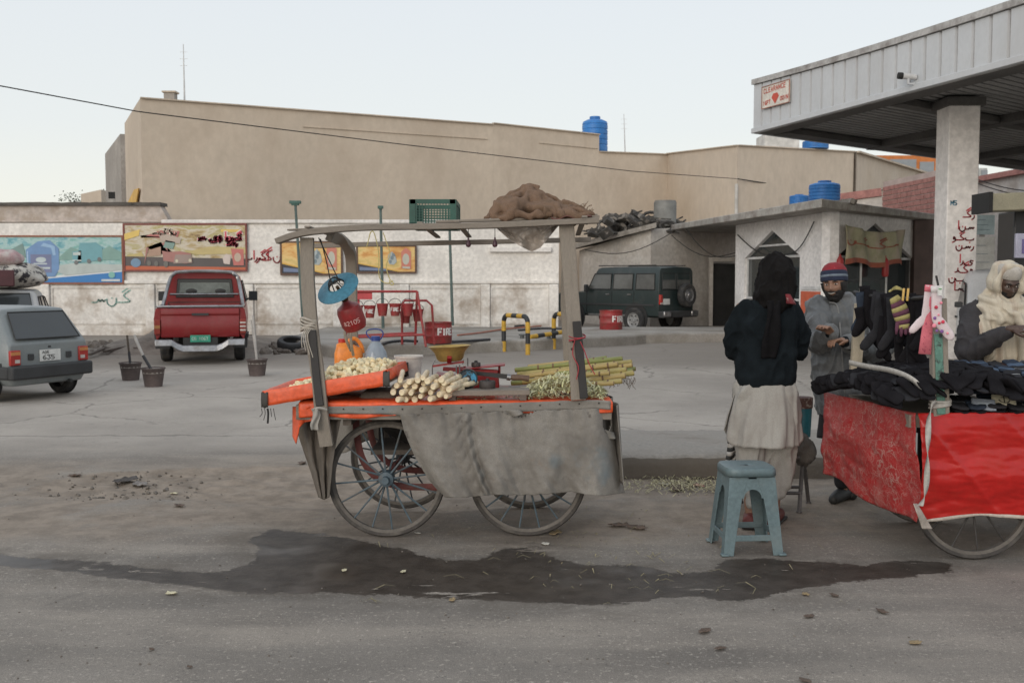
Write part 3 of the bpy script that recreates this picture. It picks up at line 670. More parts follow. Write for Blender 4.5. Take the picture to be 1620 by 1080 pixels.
pr(p2,'printed_field',[[(.0,.3),(.14,.4),(.16,.3)]],(.5,.38,.08),wd,ht,1)
pr(p2,'printed_truck_front',[[(.4,.14),(.56,.16),(.55,.34),(.42,.34)]],(.25,.16,.14),wd,ht,5)
pr(p2,'printed_truck_top',[[(.3,.64),(.46,.58),(.47,.7),(.36,.8),(.29,.76)]],(.42,.32,.26),wd,ht,5)
pr(p2,'printed_headlamp',[ellp(.43,.2,.012,.035),ellp(.54,.21,.012,.035)],(.6,.55,.4),wd,ht,8)
pr(p2,'printed_wheel',[ellp(.2,.15,.018,.06),ellp(.26,.14,.018,.06),ellp(.34,.13,.02,.07)],(.02,.02,.02),wd,ht,7)
pr(p2,'printed_truck_side',[[(.19,.3),(.3,.32),(.3,.52),(.2,.44)]],(.38,.2,.12),wd,ht,6)
pr(p2,'printed_white_can',[[(.82,.14),(.87,.12),(.88,.32),(.84,.36),(.81,.26)]],(.6,.5,.46),wd,ht,7)
pr(p2,'printed_can_label',[ellp(.935,.28,.028,.1)],(.55,.4,.3),wd,ht,8)
pr(p2,'printed_windscreen',[[(.32,.5),(.4,.46),(.42,.62),(.34,.66)]],(.1,.25,.22),wd,ht,5)
pr(p2,'printed_can',[[(.9,.1),(.985,.1),(.985,.46),(.88,.48)]],(.5,.05,.04),wd,ht,4)
pr(p2,'printed_yellow',[[(.0,.66),(.12,.76),(.13,.9),(.0,.8)],[(.8,.84),(.97,.84),(.97,.9),(.8,.9)]],(.75,.5,.04),wd,ht,4)
pr(p2,'printed_logo',[ellp(.09,.16,.042,.1)],(.05,.2,.38),wd,ht,6)
# red Urdu headline on the poster
def urdu(surf,mb,x,y,sc,w_,seq):
    """hand lettering: joined hooks, loops, tall strokes and dots"""
    G_ = {'a': [[(0,0),(0,1)]],'b': [[(0,.15),(-.1,0),(-.5,-.05),(-.9,0),(-1,.25)],[(-.5,-.3),(-.45,-.3)]],'r': [[(0,.2),(-.05,-.1),(-.3,-.3)]],
          'k': [[(0,.9),(-.5,.5),(-.05,.1),(-.4,0),(-1,0)],[(-.1,1.1),(-.6,.75)]],'n': [[(0,.3),(-.05,-.1),(-.35,-.3),(-.65,-.1),(-.7,.25)],[(-.35,.3),(-.3,.3)]],
          'w': [[(-.05,.25),(-.25,.35),(-.25,.1),(-.05,.15),(-.05,-.1),(-.4,-.3)]],'y': [[(0,.2),(-.3,.25),(-.35,.05),(-.1,-.05),(-.3,-.3),(-.9,-.3),(-1.1,0)]],
          's': [[(0,.2),(-.15,.05),(-.25,.2),(-.4,.05),(-.5,.2),(-.65,0),(-1,0)]],'d': [[(0,.5),(-.05,.1),(-.35,0)]],'g': [[(0,1),(-.6,.55),(-.1,.1),(-.5,-.05),(-1.1,0),(-1.2,.2)],[(-.05,1.25),(-.6,.9)]],' ': []}
    wd_ = {'a': .25,'b': 1.1,'r': .35,'k': 1.05,'n': .8,'w': .5,'y': 1.2,'s': 1.05,'d': .45,'g': 1.3,' ': .4}
    for ch in seq:
        for st_ in G_.get(ch,[]): flat(mb,[(x + px_ * sc,y + py_ * sc) for px_,py_ in catmull2(st_)],w_,surf)
        x -= wd_.get(ch,.5) * sc
def catmull2(st_):
    if len(st_) < 3: return st_
    return [(p.x,p.y) for p in catmull([V(a,b,0) for a,b in st_],3)]
mb = MB(); s1 = lambda u,v: V(u,-.034,v)
urdu(lambda u,v: V(u,-.031,v),mb,wd * .97,ht * .68,.2,.11,'krna wyts'); urdu(lambda u,v: V(u,-.031,v),mb,wd * .93,ht * .56,.16,.09,'rdk'); obj('headline_outline',mb,pm('print_pale',(.66,.58,.52),.5,.1),p2)['kind'] = 'stuff'; mb = MB(); urdu(s1,mb,wd * .97,ht * .68,.2,.05,'krna wyts'); urdu(s1,mb,wd * .93,ht * .56,.16,.045,'rdk')
obj('printed_headline',mb,pm('print_crimson',(.55,.06,.10),.5,.1),p2)['kind'] = 'stuff'
mb = MB(); urdu(s1,mb,wd * .43,ht * .8,.14,.035,'nwa krds'); text(mb,'300',wd * .33,ht * .83,.1,.025,s1); obj('printed_small_text',mb,pm('print_cream',(.7,.62,.5),.5,.1),p2)
for a0,b0,a1,b1,lb,sd in ((447,384,540,433,'orange sunset poster with an engine and red can, partly behind the left cart post',21),(567,390,657,430,'orange sunset poster with an engine and red can, right one of the pair',27)):
    p3,wd,ht = poster(a0,b0,a1,b1,lb,(.12,.07,.05),postermat('poster_orange_%d' % sd,[(.28,(.35,.12,.03)),(.42,(.6,.3,.08)),(.52,(.7,.5,.2)),(.64,(.5,.38,.12)),(.78,(.75,.55,.3))],1.4,sd,
        band=[(.45,1,.36,(.6,.35,.05)),(.45,1,.32,(.03,.03,.04))]))
    pr(p3,'printed_engine',[[(.55,.3),(.63,.28),(.68,.4),(.66,.62),(.6,.8),(.54,.7),(.52,.5)]],(.35,.42,.44),wd,ht,2)
    pr(p3,'printed_engine_parts',[ellp(.6,.55,.03,.08),ellp(.57,.4,.025,.07),[(.6,.62),(.66,.6),(.64,.72),(.6,.74)]],(.08,.16,.22),wd,ht,5)
    pr(p3,'printed_can',[[(.76,.14),(.93,.1),(.93,.8),(.84,.95),(.76,.8)]],(.6,.12,.06),wd,ht,2)
    pr(p3,'printed_can_label',[ellp(.84,.5,.06,.22),[(.78,.14),(.91,.12),(.91,.2),(.78,.22)]],(.5,.5,.42),wd,ht,5)
    pr(p3,'printed_strip',[[(.03,.06),(.5,.04),(.5,.12),(.03,.2)]],(.05,.12,.3),wd,ht,3)
# wall graffiti
mb = MB(); sf = plane((wx(0),DW,0),(1,0,0),(0,0,1),.018)
U = lambda px: wx(px) - wx(0)
urdu(sf,mb,U(444),wz(411),.28,.035,'wnarkng'[:0] + 'ngr'); urdu(sf,mb,U(425),wz(410),.24,.035,'akrab')
o = obj('graffiti',mb,pm('red_spray',(.45,.05,.06),.7,.2,8,0),None); tag(o,'red hand painted Urdu words on the white wall right of the truck poster','graffiti')
mb = MB(); urdu(sf,mb,U(206),wz(478),.38,.035,'kns'); o = obj('graffiti',mb,pm('green_spray',(.26,.45,.40),.7,.2,8,0),None); tag(o,'faint green Urdu letters sprayed on the wall panel left of the red pickup','graffiti')

# ---------------------------------------------------------------- lean-to shed behind the jeep, with junk on its roof
M_shed = pm('shed_plaster',(.52,.49,.455),.92,.16,.7,.5,10,col2=(.36,.32,.28),c2s=1.3,c2lo=.45,c2hi=.75,bd=.01)
sh = thing('lean_to_shed','pale plastered lean-to shed with a dark doorway behind the jeep','shed',W(1000,520,34))
s0 = W(924,380,36); s1_ = W(1030,362,33); s2 = W(1170,358,36)
wallrun('wall',[(s0.x,s0.y,s0.z - .3),(s1_.x,s1_.y,s1_.z),(s1_.x + .5,38.5,s1_.z),(s0.x,38.5,s0.z - .3)],M_shed,sh)
wallrun('wall',[(s1_.x + .003,s1_.y,s1_.z),(s2.x,s2.y - .5,s2.z),(s2.x,38.6,s2.z),(s1_.x + .503,38.6,s1_.z)],M_shed,sh)
mb = MB(); mb.prism([V(s0.x - .3,s0.y - .5,s0.z - .28),V(s1_.x + .1,s1_.y - .5,s1_.z + .02),V(s1_.x + .6,38.6,s1_.z + .02),V(s0.x - .3,38.6,s0.z - .28)],V(0,0,.16)); obj('roof_slab',mb,M_conc,sh,world=1)
mb = MB(); a = W(1127,417,34.3); b = W(1161,505,34.3); mb.box(((a.x + b.x) / 2,34.6,a.z / 2),(b.x - a.x,.9,a.z)); obj('doorway',mb,M_dark,sh,world=1)
mb = MB(); 
for xx in (a.x - .08,b.x + .08): mb.bar(V(xx,34.12,0),V(xx,34.12,a.z + .1),.16,.12)
mb.bar(V(a.x - .16,34.12,a.z + .14),V(b.x + .16,34.12,a.z + .14),.12,.14); obj('door_frame',mb,M_shed,sh,world=1)
mb = MB(); rn = random.Random(3)
for i in range(150):
    u = rn.random(); px = lerp(935,1075,u); h = 26 * sin(PI * min(1,max(0,(u + .05)))) ** .7; py = lerp(372,358,u) - rn.random() * h
    c_ = W(px,py,33.5 + rn.random() * 2); k = rn.random()
    if k < .45: mb.bar(c_,c_ + V(rn.uniform(-.8,.8),rn.uniform(-.4,.4),rn.uniform(-.2,.25)),.05,.05)
    elif k < .8: mb.box(c_,(rn.uniform(.15,.5),.3,rn.uniform(.08,.2)),rotm(rn.random(),rn.random(),rn.random() * 3))
    else:
        pp = [c_ + V(.28 * cos(t_),.1 * sin(t_),.16 * sin(t_)) for t_ in lsp(0,2 * PI,12)[:-1]]; mb.tube(pp,.06,6,closed=True)
o = obj('junk_heap',mb,pm('junk',(.07,.065,.06),.9,.6,2,.3,20,col2=(.2,.18,.16),c2s=2,c2lo=.55,c2hi=.6),None,smooth=False); o['kind'] = 'stuff'; tag(o,'dark heap of scrap wood and tyres on the shed roof','junk')
mb = MB(); mb.lathe([(.38,0),(.38,.8),(.36,.8),(.36,.85),(0,.85)],18,None,W(1052,358,34)); o = obj('metal_drum',mb,pm('drum_grey',(.2,.2,.19),.6,.3),None); tag(center(o),'grey metal drum standing on the shed roof beside the junk','drum')

# small tree at far left
def tree(px,py,D,h,label):
    b = W(px,py,D); t_ = thing('tree',label,'tree',(b.x,b.y,0)); rn = random.Random(5)
    mb = MB(); mb.tube([(0,0,0),(.1,0,h * .5),(0,0,h * .75)],[.25,.18,.08],8)
    tips = []
    for k in range(12):
        a = rn.random() * 6.28; e = V(cos(a) * rn.uniform(.5,1.6),sin(a) * rn.uniform(.5,1.3),h * rn.uniform(.72,1.0)); mb.tube([(0,0,h * .6),e * .6 + V(0,0,h * .3),e],[.08,.05,.02],5); tips.append(e)
    obj('trunk',mb,pm('bark',(.09,.07,.055),.9),t_)
    mb = MB()
    for e in tips:
        for j in range(70):
            p = e + V(rn.gauss(0,.3),rn.gauss(0,.3),rn.gauss(0,.2)); a = V(rn.uniform(-1,1),rn.uniform(-1,1),rn.uniform(-.5,1)).normalized() * .12; c_ = a.orthogonal().normalized() * .05
            mb.add([p - c_,p + a * .5,p + c_,p - a * .5],[(0,1,2,3)])
    o_ = obj('foliage',mb,pm('leaf_dark',(.06,.075,.045),.8,.4),t_,smooth=False); o_['kind'] = 'stuff'
tree(140,310,63,6.6,'small dark scrubby tree beside the low tan house, far left')
# ---------------------------------------------------------------- filling station canopy
M_fascia = pm('fascia_grey',(.50,.515,.535),.55,.06,1.5,.1,20,col2=(.44,.44,.445),c2s=.8,c2lo=.5,c2hi=.8,stretch=(1,1,.6),fine=.03)
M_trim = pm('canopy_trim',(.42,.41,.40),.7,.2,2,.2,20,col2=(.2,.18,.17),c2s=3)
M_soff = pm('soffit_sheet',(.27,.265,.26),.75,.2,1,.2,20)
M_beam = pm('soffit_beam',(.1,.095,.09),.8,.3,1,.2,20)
cl = W(1193,215,20.6); cr = W(1620,105,13.85); zb = 4.5
cl = V(cl.x,cl.y,zb); cr = V(cr.x,cr.y,zb); dcn = (cr - cl).normalized(); Lf = (cr - cl).length * 1.75
nfr = V(-dcn.y,dcn.x,0)
if nfr.x > 0: nfr = -nfr           # outward, to the left of the canopy
bk = W(1620,272,27.6); bk = V(bk.x,bk.y,zb); dbk = (bk - cl).normalized(); Lb = 15.5
can = thing('station_canopy','filling station canopy with a grey ribbed fascia, overhead at the right','canopy',(cl.x,cl.y,0))
def ztop(u): return 5.5 - .18 * u / 7.1 + .05 * ((u - 4) / 4) ** 2 * (1 if u < 8 else 0)
npan = 37; pw = .34
panel_me = None
for i in range(int(Lf / pw)):
    a = cl + dcn * (i * pw); ua,ub = i * pw,(i + 1) * pw; mb = MB(); c0 = dcn; o_ = nfr
    # trapezoid rib section
    sec = [(.012,-.02),(.03,.035),(pw - .035,.035),(pw - .02,-.02)]
    vs = [a + c0 * s_ + o_ * e + V(0,0,.1) for s_,e in sec] + [V(*(a + c0 * s_ + o_ * e)[:2],ztop(ua + s_) - .09) for s_,e in sec]
    mb.add(vs,[(0,1,5,4),(1,2,6,5),(2,3,7,6)]); obj('fascia_panel',mb,M_fascia,can,world=1,smooth=False)
mb = MB(); mb.hexa([cl + nfr * -.06,cl + dcn * Lf + nfr * -.06,cl + dcn * Lf + nfr * -.004,cl + nfr * -.004,V(*(cl + nfr * -.06)[:2],5.5),V(*(cl + dcn * Lf + nfr * -.06)[:2],ztop(Lf)),V(*(cl + dcn * Lf + nfr * -.004)[:2],ztop(Lf)),V(*(cl + nfr * -.004)[:2],5.5)]); obj('fascia_backing',mb,M_trim,can,world=1)
mb = MB(); mb.bar(cl + nfr * .03 + V(0,0,.05),cl + dcn * Lf + nfr * .03 + V(0,0,.05),.09,.1); obj('lower_trim',mb,M_fascia,can,world=1,bev=.01)
mb = MB(); us = lsp(0,Lf,16)
for u0,u1 in zip(us[:-1],us[1:]): mb.bar(V(*(cl + dcn * u0)[:2],ztop(u0) - .03) + nfr * .02,V(*(cl + dcn * u1)[:2],ztop(u1) - .03) + nfr * .02,.12,.1)
obj('upper_trim',mb,M_trim,can,world=1)
# far side fascia and its trim, roof deck, soffit sheets, beams
far = cl + dbk * Lb; nx_ = cl + dcn * Lf; fr2 = nx_ + dbk * Lb
mb = MB(); mb.prism([cl + V(0,0,.0),far,V(*far[:2],5.35),V(*cl[:2],5.5)],V(.05,-.04,0)); obj('far_fascia',mb,M_fascia,can,world=1)
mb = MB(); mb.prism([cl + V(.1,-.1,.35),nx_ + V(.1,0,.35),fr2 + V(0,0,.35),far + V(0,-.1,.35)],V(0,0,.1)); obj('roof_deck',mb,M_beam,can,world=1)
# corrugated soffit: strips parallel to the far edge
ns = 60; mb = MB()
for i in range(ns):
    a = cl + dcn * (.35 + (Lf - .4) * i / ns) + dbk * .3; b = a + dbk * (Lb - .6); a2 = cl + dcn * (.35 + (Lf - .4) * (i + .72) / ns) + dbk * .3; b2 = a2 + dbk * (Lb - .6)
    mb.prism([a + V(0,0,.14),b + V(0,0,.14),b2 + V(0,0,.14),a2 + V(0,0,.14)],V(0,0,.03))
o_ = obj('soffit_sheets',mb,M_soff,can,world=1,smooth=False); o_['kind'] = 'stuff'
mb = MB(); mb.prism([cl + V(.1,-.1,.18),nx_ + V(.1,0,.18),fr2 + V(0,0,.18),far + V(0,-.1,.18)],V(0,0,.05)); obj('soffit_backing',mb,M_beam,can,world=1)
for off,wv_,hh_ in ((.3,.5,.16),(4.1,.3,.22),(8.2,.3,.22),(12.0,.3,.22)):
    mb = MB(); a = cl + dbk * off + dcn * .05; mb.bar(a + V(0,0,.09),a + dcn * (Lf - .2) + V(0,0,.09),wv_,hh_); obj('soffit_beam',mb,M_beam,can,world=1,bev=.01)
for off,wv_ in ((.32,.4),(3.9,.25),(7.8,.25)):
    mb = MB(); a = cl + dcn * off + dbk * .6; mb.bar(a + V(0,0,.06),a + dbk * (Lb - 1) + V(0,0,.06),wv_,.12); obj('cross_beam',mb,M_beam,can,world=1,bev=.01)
# clearance sign and fascia camera
sgn = cl + dcn * .42 + nfr * .06
t_ = thing('clearance_sign','small white clearance sign with red letters and diamond on the canopy fascia','sign',sgn + V(0,0,.42)); uz = V(0,0,1); ux = dcn
sw,shh = .98,.42
def sgp(u,v,e=0): return sgn + ux * u + uz * (v + .42) + nfr * e
mb = MB(); mb.prism([sgp(0,0),sgp(sw,-.02),sgp(sw,shh - .02),sgp(0,shh)],nfr * .02); obj('board',mb,pm('sign_white',(.62,.58,.52),.6,.15,3,.1,20),t_,world=1)
M_sred = pm('sign_red',(.5,.07,.04),.6,.15,3,0)
mb = MB(); text(mb,'CLEARANCE',.07,.285,.085,.018,lambda u,v: sgp(u,v,.024),sp=1.55,asp=.68); obj('sign_lettering',mb,M_sred,t_,world=1)['kind'] = 'stuff'
mb = MB(); text(mb,'16FT',.05,.06,.07,.018,lambda u,v: sgp(u,v,.024),asp=.75); text(mb,'00IN',.67,.06,.07,.018,lambda u,v: sgp(u,v,.024),asp=.75); obj('sign_figures',mb,M_sred,t_,world=1)['kind'] = 'stuff'
mb = MB(); mb.prism([sgp(.36,.16,.022),sgp(.49,.03,.022),sgp(.62,.16,.022),sgp(.56,.23,.022),sgp(.42,.23,.022)],nfr * .004); obj('red_arrow',mb,M_sred,t_,world=1)
mb = MB()
for a,b in (((0,0),(sw,-.02)),((0,shh),(sw,shh - .02)),((0,0),(0,shh)),((sw,-.02),(sw,shh - .02))): mb.bar(sgp(*a,.022),sgp(*b,.022),.015,.015)
obj('sign_edge',mb,pm('sign_edge',(.3,.12,.08),.6),t_,world=1)
cp = W(1448,143,15.9); cp = cl + dcn * ((cp - cl).dot(dcn)) + nfr * .12 + V(0,0,.1)
t_ = thing('security_camera','small security camera on the lower edge of the canopy fascia','camera',cp)
mb = MB(); mb.bar(cp - nfr * .1,cp + nfr * .06,.03,.03); mb.bar(cp + nfr * .05,cp + nfr * .05 + V(0,0,.08),.03,.03); obj('bracket',mb,M_fascia,t_,world=1)
mb = MB(); mb.tube([cp + V(.08,0,.1),cp + V(-.14,0,.12)],[.045,.05],10); obj('camera_body',mb,pm('cam_white',(.55,.55,.55),.4),t_,world=1)
mb = MB(); mb.tube([cp + V(-.13,0,.12),cp + V(-.2,0,.125)],.052,10); obj('hood',mb,M_dark,t_,world=1)
# column
colp = V(*W(1509,440,17.3)[:2],0); cw = .52
t_ = thing('canopy_column','white square canopy column with red Urdu writing, behind the sock cart','column',colp)
M_col = grimemat('column_white',(.70,.67,.65),(.36,.27,.22),.1,.9)
mb = MB(); mb.box(colp + V(0,0,2.3),(cw,cw,4.6)); obj('shaft',mb,M_col,t_,world=1,bev=.02)
mb = MB(); mb.box(colp + V(0,0,.12),(cw + .3,cw + .3,.24)); obj('plinth',mb,M_conc,t_,world=1,bev=.02)
mb = MB(); mb.box(colp + V(0,0,4.53),(cw + .12,cw + .12,.14)); obj('head_plate',mb,M_beam,t_,world=1)
sfc = lambda u,v: colp + V(-cw / 2 + u,-cw / 2 - .006,v)
M_rsp = pm('red_spray',(.45,.13,.13),.7,.2,8,0)
rn = random.Random(4)
for r_,(zz,seq) in enumerate(((2.62,'rk'),(2.42,'sna'),(2.24,'bkw'),(2.1,'rsn'),(1.86,'yra'),(1.7,'wgd'),(1.56,'sbn'),(1.4,'ksa'))):
    mb = MB(); urdu(sfc,mb,.46,zz,.14,.022,seq); obj('urdu_writing',mb,M_rsp,t_,world=1)['kind'] = 'stuff'
mb = MB(); mb.prism([sfc(.28,.98),sfc(.4,.98),sfc(.42,1.1),sfc(.39,1.16),sfc(.41,1.26),sfc(.36,1.32),sfc(.3,1.27),sfc(.32,1.16),sfc(.25,1.1)],V(0,-.003,0)); obj('brown_stain',mb,pm('rust_stain',(.2,.07,.05),.8,.3),t_,world=1)
mb = MB(); text(mb,'M5',.06,2.82,.07,.018,sfc); obj('blue_mark',mb,pm('blue_mark',(.1,.25,.35),.7),t_,world=1)['kind'] = 'stuff'

# ---------------------------------------------------------------- station office (booth)
M_bw = grimemat('booth_white',(.74,.72,.71),(.4,.36,.33),-.3,.5)
bt = thing('station_office','white filling station office with pointed window arches and a flat concrete roof','building',(*W(1303,440,23.6)[:2],0))
P0 = V(*W(1163,440,29.6)[:2],0); P1 = V(*W(1312,440,23.6)[:2],0); P2_ = V(*W(1462,440,27.6)[:2],0); zr = 3.14
def archwall(a,b,pxs,zs,za,nm='wall'):
    """wall from a to b with a pointed opening between the picture columns pxs"""
    d = (b - a).normalized(); L = (b - a).length; nn = V(d.y,-d.x,0); nn = nn if nn.y < 0 else -nn
    def upx(px):
        r_ = ray(px,440); # intersect plan lines
        k = (px - 810) / F; # x = k*y along the sight line
        return (k * a.y - a.x) / (d.x - k * d.y)
    u0,u1 = upx(pxs[0]),upx(pxs[1]); um = (u0 + u1) / 2; um = upx((pxs[0] + pxs[1]) / 2 - 1); th = -nn * .22
    q = lambda u,z: a + d * u + V(0,0,z)
    for poly in ([(0,0),(u0,0),(u0,zs),(u0,zr),(0,zr)],[(u1,0),(L,0),(L,zr),(u1,zr),(u1,zs)],[(u0,zs),(um,za),(um,zr),(u0,zr)],[(um,za),(u1,zs),(u1,zr),(um,zr)]):
        mb = MB(); mb.prism([q(*p) for p in poly],th); obj(nm,mb,M_bw,bt,world=1)
    mb = MB(); mb.prism([q(u0,0),q(u1,0),q(u1,.5),q(u0,.5)],th * .8); obj('window_sill',mb,M_bw,bt,world=1)
    # glazing and white bars
    gl = th * .5
    mb = MB(); mb.prism([q(u0,.5) + gl,q(u1,.5) + gl,q(u1,zs) + gl,q(um,za) + gl,q(u0,zs) + gl],th * .04); wn_ = obj('window',mb,glassmat('office_glass',(.05,.065,.07),.08,.5),bt,world=1)
    mb = MB(); fo = th * .42
    for z_ in (zs,1.05,.52): mb.bar(q(u0,z_) + fo,q(u1,z_) + fo,.06,.06)
    for k in (.0,.33,.66,1.0):
        u = lerp(u0,u1,k); mb.bar(q(u,.5) + fo,q(u,zs) + fo,.05,.05)
    mb.bar(q(lerp(u0,um,.45),lerp(zs,za,.45)) + fo,q(lerp(u1,um,.45),lerp(zs,za,.45)) + fo,.05,.05)
    obj('window_frame',mb,pm('frame_white',(.6,.6,.6),.5),wn_,world=1)
    return q,u0,u1,um,nn
zs = W(1200,408,28).z; za = W(1217,366,27.5).z
ql,lu0,lu1,lum,ln = archwall(P0,P1,(1177,1264),zs,za)
qr,ru0,ru1,rum,rn_ = archwall(P1 + V(.01,.003,0),P2_,(1322,1444),zs - .05,za + .1)
mb = MB(); mb.prism([P0,P1,P2_,P2_ + V(-1,4,0),P0 + V(1.5,3,0)],V(0,0,.06)); obj('floor',mb,M_conc,bt,world=1)
mb = MB(); bk_ = [P0 + V(.2,-.1,0),P0 + V(1.5,3,0),P2_ + V(-1,4,0),P2_ + V(0,.1,0)]
for a,b in zip(bk_[:-1],bk_[1:]): mb.prism([a + V(0,0,.0),b,b + V(0,0,zr - .02),a + V(0,0,zr - .02)],V(.05,.12,0))
obj('back_wall',mb,pm('inner_wall',(.25,.25,.24),.9),bt,world=1)
# shelves with goods behind the right window
sb = qr(lerp(ru0,ru1,.78),0) - rn_ * 1.0; dr = (P2_ - P1).normalized()
for k in range(4):
    mb = MB(); a = sb - dr * .9 + V(0,0,.6 + .32 * k); b = sb + dr * 1.1 + V(0,0,.6 + .32 * k); mb.bar(a,b,.3,.03); shf = obj('shelf',mb,pm('shelf_white',(.5,.5,.5),.5),bt,world=1)
    if k < 3:
        for j in range(14):
            mb = MB(); c_ = lerp(a,b,(j + .5) / 14) + V(0,0,.11 + .01 * (j % 3)); mb.box(c_,(.09,.09,.17 + .04 * (j % 3))); obj('boxed_goods',mb,pm('goods%d' % (j * (k + 2) % 4),[(.1,.3,.24),(.45,.5,.48),(.12,.36,.33),(.5,.48,.4)][j * (k + 2) % 4],.5),shf,world=1)
# green-yellow racks seen in the left window
for k,c_ in enumerate(((.12,.35,.25),(.55,.5,.1),(.15,.4,.3),(.6,.5,.12))):
    mb = MB(); p = ql(lu1 - .42,.55 + k * .28) - ln * .6; mb.box(p,(.5,.3,.22)); obj('rack_box',mb,pm('rack%d' % k,c_,.6),bt,world=1)
# orange-red panel on the corner pier
mb = MB(); a = ql(lu1 + .12,.35); d_ = (P1 - P0).normalized(); Lq = (P1 - P0).length; b = P1 - d_ * .08
mb.prism([a + ln * .006,V(b.x,b.y,.35) + ln * .006,V(b.x,b.y,1.28) + ln * .006,V(a.x,a.y,1.28) + ln * .006],ln * .012); obj('orange_panel',mb,pm('orange_red',(.55,.12,.06),.6,.2),bt,world=1)
mb = MB(); mb.prism([a + ln * .02 + V(0,0,.97),V(b.x,b.y,1.32) + ln * .02,V(b.x,b.y,1.4) + ln * .02,V(a.x,a.y,1.4) + ln * .02],ln * .008); obj('white_strip',mb,pm('frame_white',(.6,.6,.6),.5),bt,world=1)
# dark brown tiled pier right end
mb = MB(); pr0 = V(*W(1446,440,26.9)[:2],0); mb.box(pr0 + V(.35,.2,zr / 2),(.75,.5,zr - .01)); obj('brown_pier',mb,pm('brown_tile',(.09,.06,.055),.6,.3),bt,world=1)
# roof slab
Sx = [W(1300,326,22.3),W(1062,360,32.8),W(1484,345,27.2)]
s_c,s_l,s_r = [V(p.x,p.y,0) for p in Sx]
mb = MB(); zt_,zb_ = 3.32,zr + .002
poly = [s_l,s_c,s_r,s_r + V(-1,6.5,0),s_l + V(2,3.5,0)]
tp = {0: zt_ - .0,1: zt_ + .02,2: zt_ - .02,3: zt_,4: zt_}
n0 = 5; mb.add([V(p.x,p.y,zb_) for p in poly] + [V(p.x,p.y,tp[i]) for i,p in enumerate(poly)],[(i,(i + 1) % 5,5 + (i + 1) % 5,5 + i) for i in range(5)] + [(0,1,2,3,4),(5,6,7,8,9)])
obj('roof',mb,pm('roof_conc',(.4,.38,.35),.9,.25,1.5,.5,15,col2=(.22,.19,.17),c2s=2.5,bd=.02),bt,world=1,bev=.02)
tank(1304,287,323,24.6,48,'larger round blue water tank on the office roof'); tank(1264,308,323,26.2,30,'smaller low blue water tank on the office roof')
mb = MB(); rn = random.Random(9)
for i in range(26): 
    p = lerp(s_c,s_l,rn.uniform(.02,.5)) + V(rn.uniform(.4,1.5),rn.uniform(.3,1.2),zt_ + .03); mb.box(p,(rn.uniform(.1,.35),rn.uniform(.1,.3),rn.uniform(.05,.12)),rotm(rn.random() * .4,0,rn.random() * 3))
o_ = obj('roof_rubble',mb,M_conc,None,smooth=False); o_['kind'] = 'stuff'; tag(o_,'loose rubble scattered along the office roof edge','rubble')
# hanging cloth banner over the right arch
b0 = qr(ru0 + .15,0); b1 = qr(ru0 + (ru1 - ru0) * .8,0)
def bann(u,v):
    p = lerp(b0,b1,u) + rn_ * .12; sag = .12 * sin(PI * u) * v; z_ = lerp(1.92,2.86,v) - sag + .06 * sin(u * 9) * (1 - v)
    return V(p.x,p.y,z_) + rn_ * (.05 * sin(u * 23 + v * 3) + .04 * sin(u * 11))
t_ = thing('cloth_banner','faded olive cloth banner with red lettering hung over the office window arch','banner',b0 + V(0,0,1.9))
mb = MB(); mb.grid(bann,36,12); obj('cloth',mb,pm('banner_olive',(.40,.38,.25),.9,.3,2,.3,60,col2=(.45,.38,.3),c2s=1.6,c2lo=.45,c2hi=.6),t_,world=1,solid=.01)
mb = MB(); urdu(lambda u,v: bann(min(max(u,0),1),min(max(v,0),1)) + rn_ * .02,mb,.9,.55,.22,.03,'sgkn'); obj('banner_lettering',mb,pm('banner_red',(.35,.1,.06),.8),t_,world=1)['kind'] = 'stuff'
mb = MB(); mb.grid(lambda u,v: bann(u,lerp(.0,.14,v)) + rn_ * .012,36,2); obj('red_hem',mb,pm('banner_red',(.35,.1,.06),.8),t_,world=1)
# fire extinguishers / red lanterns hanging at the arch, wires on the wall
for k,px in enumerate((1313,1391)):
    p = qr(ru0 - .15 if k == 0 else lerp(ru0,ru1,.52),0) + rn_ * .16; mb = MB(); mb.lathe([(0,1.62),(.07,1.64),(.085,1.7),(.085,2.02),(.05,2.08),(.02,2.12),(.02,2.16),(0,2.16)],12,None,(p.x,p.y,0))
    o_ = obj('fire_extinguisher',mb,pm('fire_red',(.33,.03,.03),.5,.2),None); tag(center(o_),['red cylinder hanging at the left side of the banner arch','red cylinder hanging below the middle of the cloth banner'][k],'extinguisher')
mb = MB(); a = ql(.3,2.85); b = ql(lu1 - .6,2.2); c_ = ql(lu1 + .9,2.95); pts = [lerp(a,b,t) + ln * .06 + V(0,0,-.25 * sin(PI * t)) for t in lsp(0,1,8)] + [lerp(b,c_,t) + ln * .06 + V(0,0,-.2 * sin(PI * t)) for t in lsp(0.1,1,8)]
mb.tube(pts,.015,5); o_ = obj('wall_wire',mb,M_dark,None); tag(o_,'dark wire looping across the office wall above the left arch','wire')
mb = MB()
for a,b in ((W(1085,362,31.5),W(1163,405,29.5)),(W(1062,372,32),W(1163,400,30.5)),(W(925,395,32),W(1063,368,32))):
    mb.tube([lerp(a,b,t) + V(0,0,-.35 * sin(PI * t)) for t in lsp(0,1,12)],.013,5)
    o_ = obj('wall_wire',mb,M_dark,None); tag(o_,'sagging dark wire strung from the shed at picture column %s towards the office' % {0: 'left'}.get(0),'wire',None); mb = MB()
for o_,lb in zip([o for o in C.objects if o.name.startswith('wall_wire.')],('short dark wire sagging from the office roof tip to its wall','dark wire sagging just below the office roof tip across the shed','dark wire sagging along the shed wall above the jeep')): o_['label'] = lb
